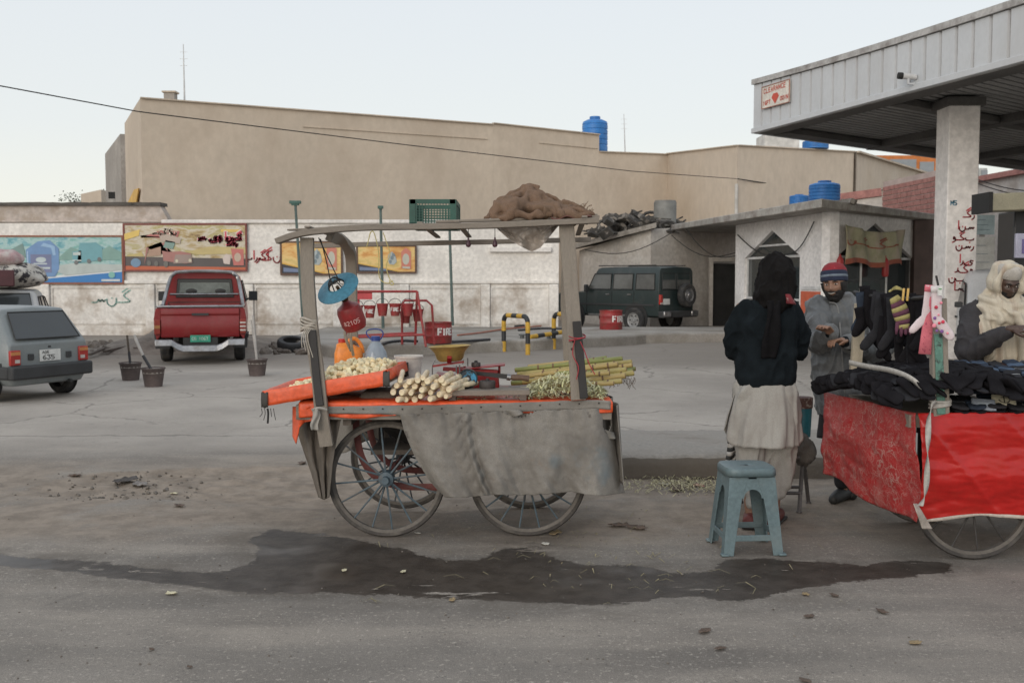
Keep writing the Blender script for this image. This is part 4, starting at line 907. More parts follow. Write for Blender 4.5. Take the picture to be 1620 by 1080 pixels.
# fuel pump / price column at far right
fp = W(1622,440,14.5)
t_ = thing('fuel_pump','tall dark fuel pump cabinet with an olive header box at the right edge','fuel pump',(fp.x,fp.y,0))
mb = MB(); mb.box(fp + V(.17,.2,1.02 - 1.6 + .0),(.75,.5,2.05)); mb.v = [V(p.x,p.y,max(p.z,0) if p.z < 1 else 2.55) for p in mb.v]; obj('cabinet',mb,pm('pump_black',(.02,.02,.022),.4),t_,world=1,bev=.02)
a = W(1553,322,14.2); b = W(1690,317,14.2); mb = MB(); mb.bar(a + V(.02,0,0),b,.5,.24); obj('header_box',mb,pm('header_olive',(.27,.25,.18),.6,.2),t_,world=1,bev=.015)
mb = MB(); mb.bar(a - V(.02,0,0),a + V(.03,0,0),.54,.28); obj('header_end',mb,M_dark,t_,world=1)
mb = MB(); a = W(1612,375,14.1); mb.box(a + V(.12,0,-.12),(.34,.06,.34)); ds = obj('display',mb,pm('display_grey',(.35,.35,.45),.3),t_,world=1,bev=.01)
mb = MB(); mb.box(a + V(.14,-.035,-.13),(.22,.01,.2)); obj('screen',mb,pm('display_blue',(.12,.1,.25),.2),ds,world=1)
# notice boards right of the column
for k,(x0_,y0_,x1_,y1_,c_) in enumerate(((1536,340,1574,371,(.35,.44,.47)),(1536,375,1574,428,(.55,.55,.53)))):
    D_ = 20.5; a = W(x0_,y1_,D_); b = W(x1_,y0_,D_); t_ = thing('notice_board',['upper pale blue notice board right of the canopy column','lower white notice board right of the canopy column'][k],'notice board',a)
    mb = MB(); mb.hexa([V(a.x,D_,a.z),V(b.x,D_,a.z),V(b.x,D_ + .04,a.z),V(a.x,D_ + .04,a.z),V(a.x,D_,b.z),V(b.x,D_,b.z),V(b.x,D_ + .04,b.z),V(a.x,D_ + .04,b.z)]); obj('board',mb,pm('board%d' % k,c_,.6),t_,world=1)
    for j in range(3):
        z_ = lerp(a.z,b.z,.25 + .25 * j); mb = MB(); mb.bar(V(lerp(a.x,b.x,.2),D_ - .006,z_),V(lerp(a.x,b.x,.8 - .1 * j),D_ - .006,z_),.008,.025,V(0,1,0)); obj('printed_line',mb,pm('print_grey',(.2,.25,.3),.6),t_,world=1)
    if k: mb = MB(); mb.bar(V((a.x + b.x) / 2,D_ + .06,0),V((a.x + b.x) / 2,D_ + .06,b.z + .3),.08,.08); obj('post',mb,M_trim,t_,world=1)
# overhead cable across the picture
mb = MB(); a = W(-260,100,17); b = W(1167,292,36.8); pts = []
for i in range(61):
    t = i / 60; px = lerp(-260,1167,t); D_ = 1 / lerp(1 / 17,1 / 36.8,t); py = lerp(102,290,t) + 0
    py = np.interp(px,[-260,0,220,640,1000,1167],[100,136,177,229,271,283]); pts.append(W(px,py,D_))
mb.tube(pts,.012,6); o_ = obj('overhead_cable',mb,M_dark,None); tag(o_,'long dark overhead cable crossing the sky and the tan building','cable')
mb = MB(); a = W(1167,283,36.8); b = W(1500,289,45); mb.tube([lerp(a,b,t) + V(0,0,-.4 * sin(PI * t)) for t in lsp(0,1,16)],.02,5); o_ = obj('overhead_cable',mb,M_dark,None); tag(o_,'thin cable running along the corner building towards the canopy column','cable')
mb = MB()
for k,(y0,y1) in enumerate(((282,292),(288,301))):
    mb = MB(); a = W(1540,y0,30); b = W(1700,y1 + 6,26); mb.tube([lerp(a,b,t) + V(0,0,-.2 * sin(PI * t)) for t in lsp(0,1,10)],.015,5); o_ = obj('overhead_cable',mb,M_dark,None); tag(o_,['upper of two thin cables against the sky right of the column','lower of two thin cables against the sky right of the column'][k],'cable')

# ---------------------------------------------------------------- forecourt furniture
M_red = pm('fire_paint',(.30,.028,.03),.5,.25,4,.1,30,col2=(.2,.05,.04),c2s=6)
M_wprint = pm('white_print',(.7,.68,.66),.6,.1,5,0)
zA = .24
def dark_pole(px0,py0,px1,py1,D,capw,label,r=.035,green=True):
    a = W(px1,py1,D); b = W(px0,py0,D); t_ = thing('lamp_pole',label,'pole',a)
    mb = MB(); mb.tube([a,b],[r * 1.2,r],8); obj('pole',mb,pm('pole_green',(.09,.13,.12),.6,.3),t_,world=1)
    mb = MB(); mb.bar(b - V(capw / 2,0,0),b + V(capw / 2,0,0),.12,.08); mb.bar(b - V(capw / 2 - .05,0,.06),b + V(capw / 2 - .05,0,-.06),.09,.05); obj('cap',mb,pm('cap_green',(.05,.12,.1),.6),t_,world=1,bev=.01)
dark_pole(467,320,480,519,26.9,.3,'thin green pole with a flat T cap left of the gas lamp')
dark_pole(602,328,606,519,26.9,.14,'thin grey pole with a small cap behind the fire bucket rack')
dark_pole(711,352,716,515,27.4,.12,'thin dark pole standing behind the red FIRE drum')
def firedrum(px,pyb,D,wpx,hpx,label,z0=zA):
    b = V(*W(px,440,D)[:2],z0); r = wpx / 2 / F * D; h = hpx / F * D; t_ = thing('fire_drum',label,'drum',b)
    mb = MB(); mb.lathe([(r * .98,0),(r,.02),(r,h * .32),(r * 1.03,h * .35),(r,h * .38),(r,h * .68),(r * 1.03,h * .71),(r,h * .74),(r,h - .02),(r * 1.04,h),(r * .96,h),(r * .96,h - .1),(0,h - .1)],28); obj('drum_body',mb,M_red,t_)
    mb = MB(); mb.ell((0,0,h - .1),(r * .93,r * .93,.1),None,16,6); obj('sand',mb,pm('sand',(.35,.31,.26),.95),t_)
    mb = MB(); 
    def sf(u,v): a = -PI / 2 + (u / r); return V(cos(a) * (r + .008),sin(a) * (r + .008),v)
    text(mb,'FIRE',.02,h * .42,h * .28,.035,sf,asp=.55,sp=1.3); obj('fire_lettering',mb,M_wprint,t_)['kind'] = 'stuff'
    return t_
firedrum(693,545,21.3,43,33,'red half drum marked FIRE beside the fire bucket rack')
firedrum(967,520,27.0,36,30,'red half drum marked FIRE in front of the dark jeep')
# fire bucket rack
rk = V(*W(608,440,20.4)[:2],zA); sx_ = F / 20.4
t_ = thing('bucket_rack','red steel pipe rack for fire buckets before the white wall','rack',rk)
def RP(px,py,D=20.4): return W(px,py,D)
xa,xb = RP(557,462).x,RP(660,462).x; zt_ = RP(600,461).z
for nm,a,b in (('top_bar',V(xa,20.4,zt_),V(xb,20.4,zt_)),('leg',V(xa,20.4,zt_),V(xa - .12,20.05,zA)),('leg',V(xa,20.4,zt_),V(xa - .12,20.75,zA)),('leg',V(xb,20.4,zt_),V(xb + .2,20.05,zA)),('leg',V(xb,20.4,zt_),V(xb - .08,20.75,zA)),('stay',V(xa - .1,20.15,.42),V(xb + .17,20.1,.48)),('stay',V(xa - .1,20.7,.42),V(xb - .04,20.7,.48)),('brace',V(xb + .08,20.25,.95),V(xb + .0,20.6,.95))):
    mb = MB(); mb.tube([a,b],.026,8); obj(nm,mb,M_red,t_,world=1)
mb = MB(); mb.bar(V(xa + .05,20.43,zt_ - .02),V(xa + .4,20.43,zt_ - .02),.02,.16); mb.shift((0,0,-.06)); obj('red_plate',mb,pm('plate_red',(.5,.05,.06),.5),t_,world=1)
mb = MB(); mb.prism([V(xa - .02,20.46,.85),V(xa + .14,20.46,.85),V(xa + .14,20.46,zt_),V(xa - .02,20.46,zt_)],V(0,.01,0)); obj('red_plate',mb,pm('plate_red',(.5,.05,.06),.5),t_,world=1)
a,b,c_,d_ = V(RP(629,0).x,20.8,.45),V(RP(629,0).x,20.8,RP(0,476).z),V(RP(676,0).x,20.8,RP(0,476).z),V(RP(682,0).x,20.8,zA)
t2_ = thing('hoop_rail','low red hoop rail behind the fire bucket rack','rail',(a.x,a.y,zA)); mb = MB(); mb.tube([V(a.x,a.y,zA),b - V(0,0,.08),b + V(.06,0,0),c_ - V(.08,0,0),c_ - V(-.03,0,.1),d_],.025,8); obj('pipe',mb,M_red,t2_,world=1)
def fbucket(px,pyt,D,label,word):
    tp = W(px,pyt,D); r = .12; h = .25; t_ = thing('fire_bucket',label,'bucket',(tp.x,D,tp.z - h),group='red fire buckets hanging on the rack')
    mb = MB(); mb.lathe([(r * .68,0),(r,h),(r * 1.05,h),(r * 1.05,h - .015),(r * .94,h - .015),(r * .62,.02),(0,.02)],20); obj('pail',mb,M_red,t_)
    mb = MB(); mb.tube([V(r * cos(x_),0,h + .1 * sin(x_)) for x_ in lsp(0,PI,9)],.006,5); obj('handle',mb,M_dark,t_)
    if word:
        mb = MB(); text(mb,'FIRE',-.075,.1,.07,.014,lambda u,v: V(u,-math.sqrt(max(.0001,(r * .88) ** 2 - u * u)) - .006,v),asp=.42); obj('fire_lettering',mb,M_wprint,t_)['kind'] = 'stuff'
for k,(px,py) in enumerate(((565,483),(585,483),(605,480),(625,480),(645,480))):
    fbucket(px,py,20.3 + .02 * k,['leftmost red fire bucket on the rack, partly behind the gas lamp','second red fire bucket from the left on the rack, with white letters','middle red fire bucket on the rack','second red fire bucket from the right on the rack, with white letters','rightmost red fire bucket hanging on the front of the rack'][k],k in (1,3))
fbucket(641,492,20.9,'lower red fire bucket behind the rack, right side',False); fbucket(661,489,20.9,'red fire bucket hanging on the hoop rail at the right end',False)
# yellow and black pipe guards
M_yel = pm('guard_yellow',(.55,.33,.04),.6,.25,5,.1,30,col2=(.25,.16,.05),c2s=8,c2lo=.6,c2hi=.7); M_blk = pm('guard_black',(.025,.027,.03),.55,.3)
def guard(name,label,pts,r,seg=.23):
    t_ = thing(name,label,'guard rail',pts[0]); P = catmull(pts,1) if False else [Vector(p) for p in pts]
    # resample along the path
    L = [0]
    for a,b in zip(P[:-1],P[1:]): L.append(L[-1] + (b - a).length)
    def at(s_):
        for i in range(len(L) - 1):
            if s_ <= L[i + 1] + 1e-9: return lerp(P[i],P[i + 1],(s_ - L[i]) / (L[i + 1] - L[i]))
        return P[-1]
    n_ = max(1,round(L[-1] / seg))
    for i in range(n_):
        s0,s1_ = L[-1] * i / n_,L[-1] * (i + 1) / n_; mid = [x for x in L if s0 + .01 < x < s1_ - .01]; mb = MB(); mb.tube([at(s0)] + [at(x) for x in mid] + [at(s1_)],r,10)
        obj('yellow_band' if i % 2 == 0 else 'black_band',mb,M_yel if i % 2 == 0 else M_blk,t_,world=1)
    return t_
def hoop(p,q,h,c=.16,z0=0):
    p = V(p.x,p.y,z0); q = V(q.x,q.y,z0); d = (q - p).normalized(); U_ = V(0,0,1); out = [p]
    for a in lsp(0,PI / 2,6): out.append(p + U_ * (h - c) + d * c * (1 - cos(a)) + U_ * c * sin(a))
    for a in lsp(0,PI / 2,6): out.append(q + U_ * (h - c) - d * c * (1 - sin(a)) + U_ * c * cos(a))
    out.append(q); return out
gA,gB = G(797,556),G(835,561); guard('pipe_guard','yellow and black hoop guard of bent pipe on the forecourt, left one',hoop(gA,gB,.80),.052)
gC,gD = G(876,552),G(912,556); guard('pipe_guard','yellow and black hoop guard mostly behind the right cart post',hoop(gC,gD,.80),.052)
a = G(838,556); b = G(902,551); guard('cross_rail','horizontal yellow and black pipe between the two hoop guards',[V(a.x,a.y,.32),V(b.x,b.y,.40)],.05)
t_ = thing('valve_pipes','grey fuel valve pipes standing between the hoop guards','pipes',G(828,556)); 
for px,h in ((826,.34),(847,.3),(868,.34)):
    mb = MB(); p = G(px,552); mb.tube([p,V(p.x,p.y,h)],.05,10); mb.lathe([(.08,h - .03),(.08,h),(0,h + .01)],12,None,(p.x,p.y,0)); obj('pipe',mb,pm('valve_grey',(.12,.13,.13),.6,.3),t_,world=1)
# hoses lying on the apron
M_hose = pm('hose_black',(.03,.03,.035),.6)
for k,(pts,r,col,lb) in enumerate((([(716,543),(745,541),(775,539)],.03,M_hose,'short black hose on the apron right of the FIRE drum'),([(600,548),(615,543),(640,541),(660,542)],.03,M_hose,'short black hose under the bucket rack'),
        ([(724,532),(760,528),(800,522),(856,517)],.02,pm('hose_orange',(.4,.15,.1),.7),'thin orange hose lying along the apron'),([(815,518),(838,516),(858,516)],.035,M_hose,'black hose lying beyond the hoop guards'),([(820,524),(860,521),(900,522)],.025,M_hose,'black hose lying behind the valve pipes'))):
    P = [G(x,y,zA) + V(0,0,.03) for x,y in pts]; mb = MB(); mb.tube(catmull(P,5),r,7); o_ = obj('hose',mb,col,None); tag(o_,lb,'hose')
# concrete-filled buckets holding poles
def polebucket(px,pyb,D,label,poletop=None,off=0):
    b = G(px,pyb); t_ = thing('pole_bucket',label,'bucket',b); mb = MB(); mb.lathe([(.125,0),(.165,.27),(.175,.28),(.175,.26),(.16,.25),(0,.25)],18); obj('pail',mb,pm('pail_rusty',(.11,.085,.08),.85,.4),t_)
    mb = MB(); mb.lathe([(.158,.2),(.15,.262),(0,.27)],14); obj('concrete_fill',mb,M_conc,t_)
    for j,(tx,ty,r,c_) in enumerate(poletop or []):
        e = W(tx,ty,b.y + off); mb = MB(); mb.tube([b + V(0,0,.2),e],r,7); obj('pole',mb,c_,t_,world=1)
M_pw = pm('pole_white',(.4,.38,.36),.6,.3,6)
polebucket(207,601,16,'rusty pail with a bent pole, left of the pair of pails',[(204,556,.02,M_hose),(201,530,.016,pm('bark',(.09,.07,.055),.9))])
polebucket(243,611,15,'rusty pail holding a leaning black and white pole',[(226,562,.022,M_hose)])
mb = MB(); b = G(243,611); a = W(226,562,b.y); e = W(212,530,b.y); mb.tube([a,e],.022,7); obj('white_tip',mb,M_pw,bpy.data.objects['pole_bucket.001'],world=1)
polebucket(407,594,16.6,'rusty pail with an upright pale pole, right of the red pickup',[(400,499,.02,M_pw),(397,506,.012,M_pw)])
# tyre, bricks and rubble by the wall
def tyre(name,label,c,M,r=.33,w_=.2):
    mb = MB(); n_ = 28; prof = [(r * .62,-w_ / 2),(r * .9,-w_ / 2),(r * .98,-w_ * .36),(r,-w_ * .2),(r,w_ * .2),(r * .98,w_ * .36),(r * .9,w_ / 2),(r * .62,w_ / 2),(r * .62,w_ * .3),(r * .8,w_ * .3),(r * .8,-w_ * .3),(r * .62,-w_ * .3),(r * .62,-w_ / 2)]
    mb.lathe(prof,n_,M); o_ = obj(name,mb,pm('old_tyre',(.045,.045,.047),.8,.3,6,.5,60),None); o_.location = c; tag(o_,label,'tyre'); return o_
tyre('tyre','worn black tyre propped flat on the apron edge, left of the cart',G(462,556) + V(0,0,.17),rotm(.28,.1,0),.32,.19)
rn = random.Random(11)
mb = MB()
for i in range(150):
    px = rn.uniform(140,270) if i < 90 else rn.uniform(420,640); py = rn.uniform(545,560) if i < 90 else rn.uniform(548,562); p = G(px,py); s_ = rn.uniform(.04,.18); mb.ell(p + V(0,0,s_ * .2),(s_,s_ * .8,s_ * .5),rotm(rn.random(),rn.random(),rn.random() * 3),6,4)
o_ = obj('rubble',mb,pm('rubble_brown',(.16,.135,.115),.95,.45,3,.5,30),None,smooth=False); o_['kind'] = 'stuff'; tag(o_,'low brown rubble strewn along the foot of the white wall','rubble')
def heap(px0,px1,py,h,dpt,label,mat,seed):
    a = G(px0,py); b = G(px1,py); 
    def fn(u,v):
        p = lerp(a,b,u); e = sin(PI * u) ** .6 * sin(PI * v) ** .7; return V(p.x,p.y + (v - .2) * dpt,h * e * (.7 + .9 * abs(FB((p.x * 1.3,v * 2,seed),1.2))) - .03)
    mb = MB(); mb.grid(fn,60,14); o_ = obj('dirt_heap',mb,mat,None); o_['kind'] = 'structure'; o_.name = 'dirt_bank'; return o_
heap(120,400,556,.35,5.5,'',pm('dirt',(.2,.17,.145),.95,.3,2,.8,12,bd=.03),3)
# broken planks with a bit of orange rag near the pails
for k,(a,b,w_) in enumerate((((142,567),(165,560),.06),((165,562),(205,556),.05),((175,548),(215,560),.08))):
    p = G(*a) + V(0,0,.08); q = G(*b) + V(0,0,.12); mb = MB(); mb.bar(p,q,w_,.05); o_ = obj('plank',mb,pm('old_wood_dark',(.12,.1,.085),.9,.3),None,bev=.005); tag(center(o_),['short pale plank on the ground right of the grey hatchback','long plank lying on the ground left of the pails','broad dark plank leaning on the dirt behind the pails'][k],'plank')
# ---------------------------------------------------------------- vehicles (local frame: rear bumper at y=0, front towards +y)
M_tyre = pm('tyre_rubber',(.03,.03,.031),.85,.3,6,.4,60,col2=(.08,.07,.06),c2s=6,c2lo=.5,c2hi=.75)
M_seal = pm('rubber_seal',(.02,.02,.02),.6)
M_glassd = pm('dark_glass',(.03,.035,.038),.12,.1,2,0,spec=.7,fine=0)
M_chrome = pm('chrome',(.33,.33,.34),.36,.3,5,.1,30,metal=.9,col2=(.2,.18,.16),c2s=6,c2lo=.5,c2hi=.75)
M_blackp = pm('black_plastic',(.035,.036,.038),.7,.2)
def shell(st):
    """mirrored loft: st = [(y, [(x, z), ...bottom centre to top centre])]"""
    mb = MB(); rows = []
    for y,hp in st: rows.append([V(x,y,z) for x,z in hp] + [V(-x,y,z) for x,z in hp[-2:0:-1]])
    mb.loft(rows); return mb
def wheel(parent,c,r=.28,w_=.16,rim=(.35,.35,.36),outer=1,steel=True,ww=0):
    M = rotm(0,PI / 2,0); mb = MB(); mb.lathe([(r * .6,-w_ / 2),(r * .9,-w_ / 2),(r,-w_ * .32),(r,w_ * .32),(r * .9,w_ / 2),(r * .6,w_ / 2),(r * .6,-w_ / 2)],28,M,c); wn_ = obj('wheel',mb,M_tyre,parent)
    mb = MB(); s_ = outer; mb.lathe([(r * .62,s_ * w_ * .3),(r * .6,s_ * w_ * .46),(r * .52,s_ * w_ * .42),(r * .45,s_ * w_ * .2),(r * .2,s_ * w_ * .3),(r * .17,s_ * w_ * .42),(0,s_ * w_ * .44)],20,M,c)
    obj('rim',mb,pm('rim_%d' % int(rim[0] * 100),rim,.45,.2,5,.1,20,metal=.4,col2=(.15,.13,.11),c2s=5,c2lo=.55,c2hi=.8),wn_); 
    mb = MB()
    for k in range(6): a = k * PI / 3; mb.box(Vector(c) + V(s_ * w_ * .36,cos(a) * r * .37,sin(a) * r * .37),(.02,r * .09,r * .09))
    obj('rim_slot',mb,M_seal,wn_)['kind'] = 'stuff'; return wn_
def pane(parent,pts,name,mat,off=.008,seal=.012,nm2='rubber_seal'):
    P = [Vector(p) for p in pts]; nn = (P[1] - P[0]).cross(P[2] - P[1]).normalized(); c = sum(P,Vector()) / len(P)
    mb = MB(); mb.prism(P,nn * off); o_ = obj(name,mb,mat,parent)
    if seal: mb = MB(); mb.tube([p + nn * off for p in P],seal,6,closed=True); obj(nm2,mb,M_seal,o_)
    return o_
def paint(name,col,dusty=(.3,.28,.25),rough=.38):
    return pm(name,col,rough,.1,1.2,.05,30,col2=tuple(lerp(a,b,.45) for a,b in zip(col,dusty)),c2s=1.5,c2lo=.5,c2hi=.85,fine=.05)
def hatch(name,label,loc,rz,body,hs=1.0,plate=True,sx=1.0,ruf=None):
    t_ = thing(name,label,'car',loc,rz); Z = lambda z: .3 + (z - .3) * hs if z > .3 else z; X = lambda x: x * sx
    def sec(b,r5,r6,r7,w_=1.0,zb=.24): return [(0,zb),(.60 * w_,zb),(.675 * w_,zb + .1),(.70 * w_,.56),(.69 * w_,b),r5,r6,r7]
    st = [(0.0,sec(.82,(.665,.845),(.62,.855),(0,.86),.97,.3)),(.05,sec(.87,(.66,.90),(.61,.91),(0,.915),.99)),(.36,sec(.88,(.59,1.29),(.52,1.36),(0,1.385))),(.7,sec(.88,(.59,1.31),(.52,1.385),(0,1.41))),
          (1.6,sec(.88,(.585,1.31),(.51,1.38),(0,1.405))),(1.95,sec(.88,(.57,1.27),(.5,1.34),(0,1.36))),(2.5,sec(.87,(.645,.89),(.6,.91),(0,.93))),(3.05,sec(.76,(.64,.78),(.58,.80),(0,.82),.98)),(3.28,sec(.6,(.62,.64),(.56,.66),(0,.68),.95,.3))]
    st = [(y,[(X(x),Z(z)) for x,z in hp]) for y,hp in st]
    obj('body',shell(st),body,t_,bev=.04)
    # glass
    pane(t_,[(X(-.56),.018,Z(.925)),(X(.56),.018,Z(.925)),(X(.48),.285,Z(1.31)),(X(-.48),.285,Z(1.31))],'rear_window',M_glassd,.006)
    for s_ in (-1,1):
        f = lambda y,z,o_=.0: (X(s_ * (lerp(.69,.588,(z - .88) / .42) + .004)),y,Z(z))
        for q in ([f(.28,.93),f(.82,.93),f(.82,1.25),f(.44,1.25)],[f(.9,.93),f(1.55,.93),f(1.55,1.25),f(.9,1.25)],[f(1.62,.93),f(2.3,.93),f(1.97,1.22),f(1.62,1.25)]):
            pane(t_,q if s_ > 0 else q[::-1],'side_window',M_glassd,.004)
        # door seams, handles, mirror
        for yy_ in (.86,1.58,2.42):
            mb = MB(); mb.bar((X(s_ * .702),yy_,.36),(X(s_ * .692),yy_,Z(.86)),.006,.012); obj('door_seam',mb,M_seal,t_)
        for yy_ in (.98,1.72): mb = MB(); mb.box((X(s_ * .71),yy_,Z(.8)),(.025,.12,.03)); obj('door_handle',mb,M_blackp,t_,bev=.005)
        mb = MB(); mb.box((X(s_ * .76),2.22,Z(.96)),(.12,.06,.09)); obj('mirror',mb,M_blackp,t_,bev=.015)
        mb = MB(); mb.box((X(s_ * .70),1.6,Z(.56)),(.02,2.9,.045)); obj('side_trim',mb,M_blackp,t_)
        # tail lamps in three bands
        tl = MB(); tl.box((X(s_ * .595),-.004,Z(.66)),(.17,.05,.22)); lamp = obj('tail_light',tl,pm('lamp_red',(.35,.03,.025),.25,.1),t_,bev=.01)
        mb = MB(); mb.box((X(s_ * .595),-.03,Z(.725)),(.15,.01,.05)); obj('indicator',mb,pm('lamp_amber',(.5,.2,.07),.3),lamp)
        mb = MB(); mb.box((X(s_ * .57),-.03,Z(.61)),(.08,.01,.05)); obj('reverse_lamp',mb,pm('lamp_clear',(.5,.45,.42),.3),lamp)
        mb = MB(); mb.box((X(s_ * .33),-.012,Z(.66)),(.09,.03,.09)); obj('recess',mb,M_blackp,t_,bev=.008)
    mb = MB(); mb.box((0,-.02,.44),(X(1.42),.16,.2)); mb.box((X(.68),.22,.44),(.1,.45,.19)); mb.box((X(-.68),.22,.44),(.1,.45,.19)); obj('rear_bumper',mb,M_blackp,t_,bev=.03)
    mb = MB(); mb.box((0,3.3,.42),(X(1.4),.14,.2)); obj('front_bumper',mb,M_blackp,t_,bev=.03)
    mb = MB(); mb.box((0,-.012,Z(.67)),(.36,.012,.17)); p_ = obj('number_plate',mb,pm('plate_white',(.62,.62,.6),.5),t_)
    mb = MB(); text(mb,'AGE',-.14,Z(.70),.035,.008,lambda u,v: V(u,-.02,v),asp=.9); text(mb,'635',-.13,Z(.61),.06,.012,lambda u,v: V(u,-.02,v),asp=.9); obj('plate_lettering',mb,M_seal,p_)['kind'] = 'stuff'
    mb = MB(); mb.box((0,.01,Z(.795)),(.05,.025,.03)); obj('latch',mb,M_blackp,t_)
    for (x,y,s_) in ((.645,.55,1),(-.645,.55,-1),(.645,2.7,1),(-.645,2.7,-1)): wheel(t_,(X(x),y,.265),.265,.15,outer=s_)
    for s_ in (-1,1):
        for y in (.55,2.7):      # dark wheel arches
            mb = MB(); mb.lathe([(.2,0),(.31,0),(.31,.012),(.2,.012),(.2,0)],24,rotm(0,PI / 2 * s_,0),(X(s_ * .692),y,.3)); obj('wheel_arch',mb,M_seal,t_)
    mb = MB(); mb.tube([(.35,.25,.26),(.35,-.04,.25)],.025,8); obj('exhaust',mb,M_blackp,t_)
    return t_
cA = V(-6.3,12.75,0); dirf = V(-.89,.45,0).normalized()
ctr = V(-6.12,13.35,0)
hatch('hatchback_car','small grey hatchback with a black bumper parked at the left edge',ctr,math.atan2(-dirf.x,dirf.y),paint('paint_grey',(.19,.21,.215))).scale = (.88,.88,.88)
c2 = V(*W(-2,440,18.6)[:2],0)
hb = hatch('hatchback_car','pale hatchback carrying a patterned roof load behind the grey hatchback',c2,.36,paint('paint_pale',(.42,.42,.42)))
# roof load on it: bundle, patterned cloth, panel
Ml = Matrix.Translation(c2) @ Matrix.Rotation(.36,4,'Z')
def bundle(u,v):
    a = 2 * PI * u; r = sin(PI * v) ** .55; p = V(.72 * cos(a) * r,1.0 + .9 * sin(a) * r,1.4 + .24 - .24 * cos(PI * v)); k = 1 + .16 * FB(p,3,2); p = V(p.x * k,p.y * k,1.4 + (p.z - 1.4) * (1 + .3 * FB(p,2.2,5))); return Ml @ p
mb = MB(); mb.grid(bundle,40,16); o_ = obj('roof_bundle',mb,pm('patterned_cloth',(.50,.47,.42),.9,.2,3,.4,50,col2=(.04,.035,.04),c2s=7,c2lo=.52,c2hi=.56),None,ang=3); tag(center(o_),'black and white patterned bundle roped on the pale hatchback roof','bundle')
def bundle2(u,v):
    a = 2 * PI * u; r = sin(PI * v) ** .6; p = V(-.12 + .5 * cos(a) * r,.7 + .5 * sin(a) * r,1.8 + .17 - .17 * cos(PI * v)); return Ml @ (p + V(0,0,.04 * FB(p,4,1)))
mb = MB(); mb.grid(bundle2,30,12); o_ = obj('roof_bundle',mb,pm('pink_cloth',(.45,.3,.3),.9,.3,4,.4,50,col2=(.5,.45,.42),c2s=5),None,ang=3); tag(center(o_),'pinkish cloth bundle on top of the patterned roof load, far left','bundle')
mb = MB(); mb.box((-.05,.02,1.6),(.62,.06,.3)); mb.xf(Ml); o_ = obj('load_panel',mb,pm('maroon_panel',(.07,.02,.025),.6),None,bev=.02); tag(center(o_),'dark maroon case strapped at the back of the roof load','case')
# van behind the man with the scarf
v_ = hatch('parked_van','pale van partly hidden behind the man in the cream scarf',V(*W(1552,440,18.5)[:2],0),2.9,paint('paint_van',(.5,.5,.5)),hs=1.32); v_['category'] = 'van'

# --- red pickup
pk_d = 19.0; pc = G(331,572); pc = V(pc.x,pc.y - .5,0)
pk = thing('pickup_truck','dark red pickup truck with a chrome roll bar, tailgate facing the camera','pickup',pc,.24)
M_pr = paint('paint_red',(.20,.013,.015),(.2,.12,.1),.35); M_prd = pm('bed_red',(.09,.012,.012),.6,.3,3,.1)
W2 = .80
# bed: two sides, tailgate, headboard, floor
for s_ in (-1,1):
    mb = MB(); sec = [(W2 - .10,.55),(W2 - .02,.45),(W2 + .02,.6),(W2 + .03,.85),(W2 + .0,1.02),(W2 - .03,1.05),(W2 - .10,1.05)]
    mb.loft([[V(s_ * x,y,z) for x,z in sec] for y in (.02,1.62)]); obj('bed_side',mb,M_pr,pk,bev=.01)
mb = MB(); sec = [(0,.50),(-.02,.53),(-.02,.84),(.0,.87),(.0,.91),(-.02,.93),(-.02,1.01),(0,1.04),(.05,1.04),(.05,.5)]
mb.loft([[V(x,y,z) for y,z in sec] for x in (-.70,.70)]); tg = obj('tailgate',mb,M_pr,pk,bev=.006)
mb = MB(); mb.box((0,-.035,.93),(.3,.02,.04)); obj('tailgate_handle',mb,M_blackp,tg)
mb = MB(); mb.box((0,.82,.56),(1.45,1.55,.04)); obj('bed_floor',mb,M_prd,pk)
mb = MB(); mb.box((0,1.58,.86),(1.42,.05,.55))
obj('headboard',mb,M_prd,pk)
for k in range(4): mb = MB(); mb.box((0,1.548,.68 + .13 * k),(1.35,.02,.05)); obj('headboard_rib',mb,M_pr,pk,bev=.006)
# cab
def csec(b,r5,r6,r7,w_=1.0): return [(0,.42),(.66 * w_,.42),(.78 * w_,.5),(.81 * w_,.75),(.79 * w_,b),r5,r6,r7]
st = [(1.68,csec(1.08,(.69,1.60),(.6,1.69),(0,1.72))),(1.9,csec(1.08,(.69,1.63),(.6,1.71),(0,1.74))),(2.9,csec(1.08,(.67,1.62),(.58,1.70),(0,1.725))),(3.55,csec(1.05,(.74,1.07),(.66,1.10),(0,1.13))),(4.6,csec(.92,(.74,.95),(.64,.98),(0,1.0),.97)),(4.75,csec(.75,(.7,.8),(.6,.84),(0,.86),.94))]
obj('cab',shell(st),M_pr,pk,bev=.02)
pane(pk,[(-.56,1.675,1.22),(.56,1.675,1.22),(.52,1.675,1.58),(-.52,1.675,1.58)],'rear_window',M_glassd,.006)
pane(pk,[(-.5,1.664,1.30),(.5,1.664,1.30),(.48,1.664,1.52),(-.48,1.664,1.52)],'rear_window',pm('glass_seethrough',(.16,.18,.17),.2,.4,4,0),.003,.006)
for s_ in (-.26,.3):
    mb = MB(); mb.ell((s_,1.655,1.34),(.11,.012,.05)); obj('headrest',mb,M_seal,pk)
mb = MB(); mb.box((0,1.66,1.28),(1.1,.02,.03)); obj('window_bar',mb,M_chrome,pk)
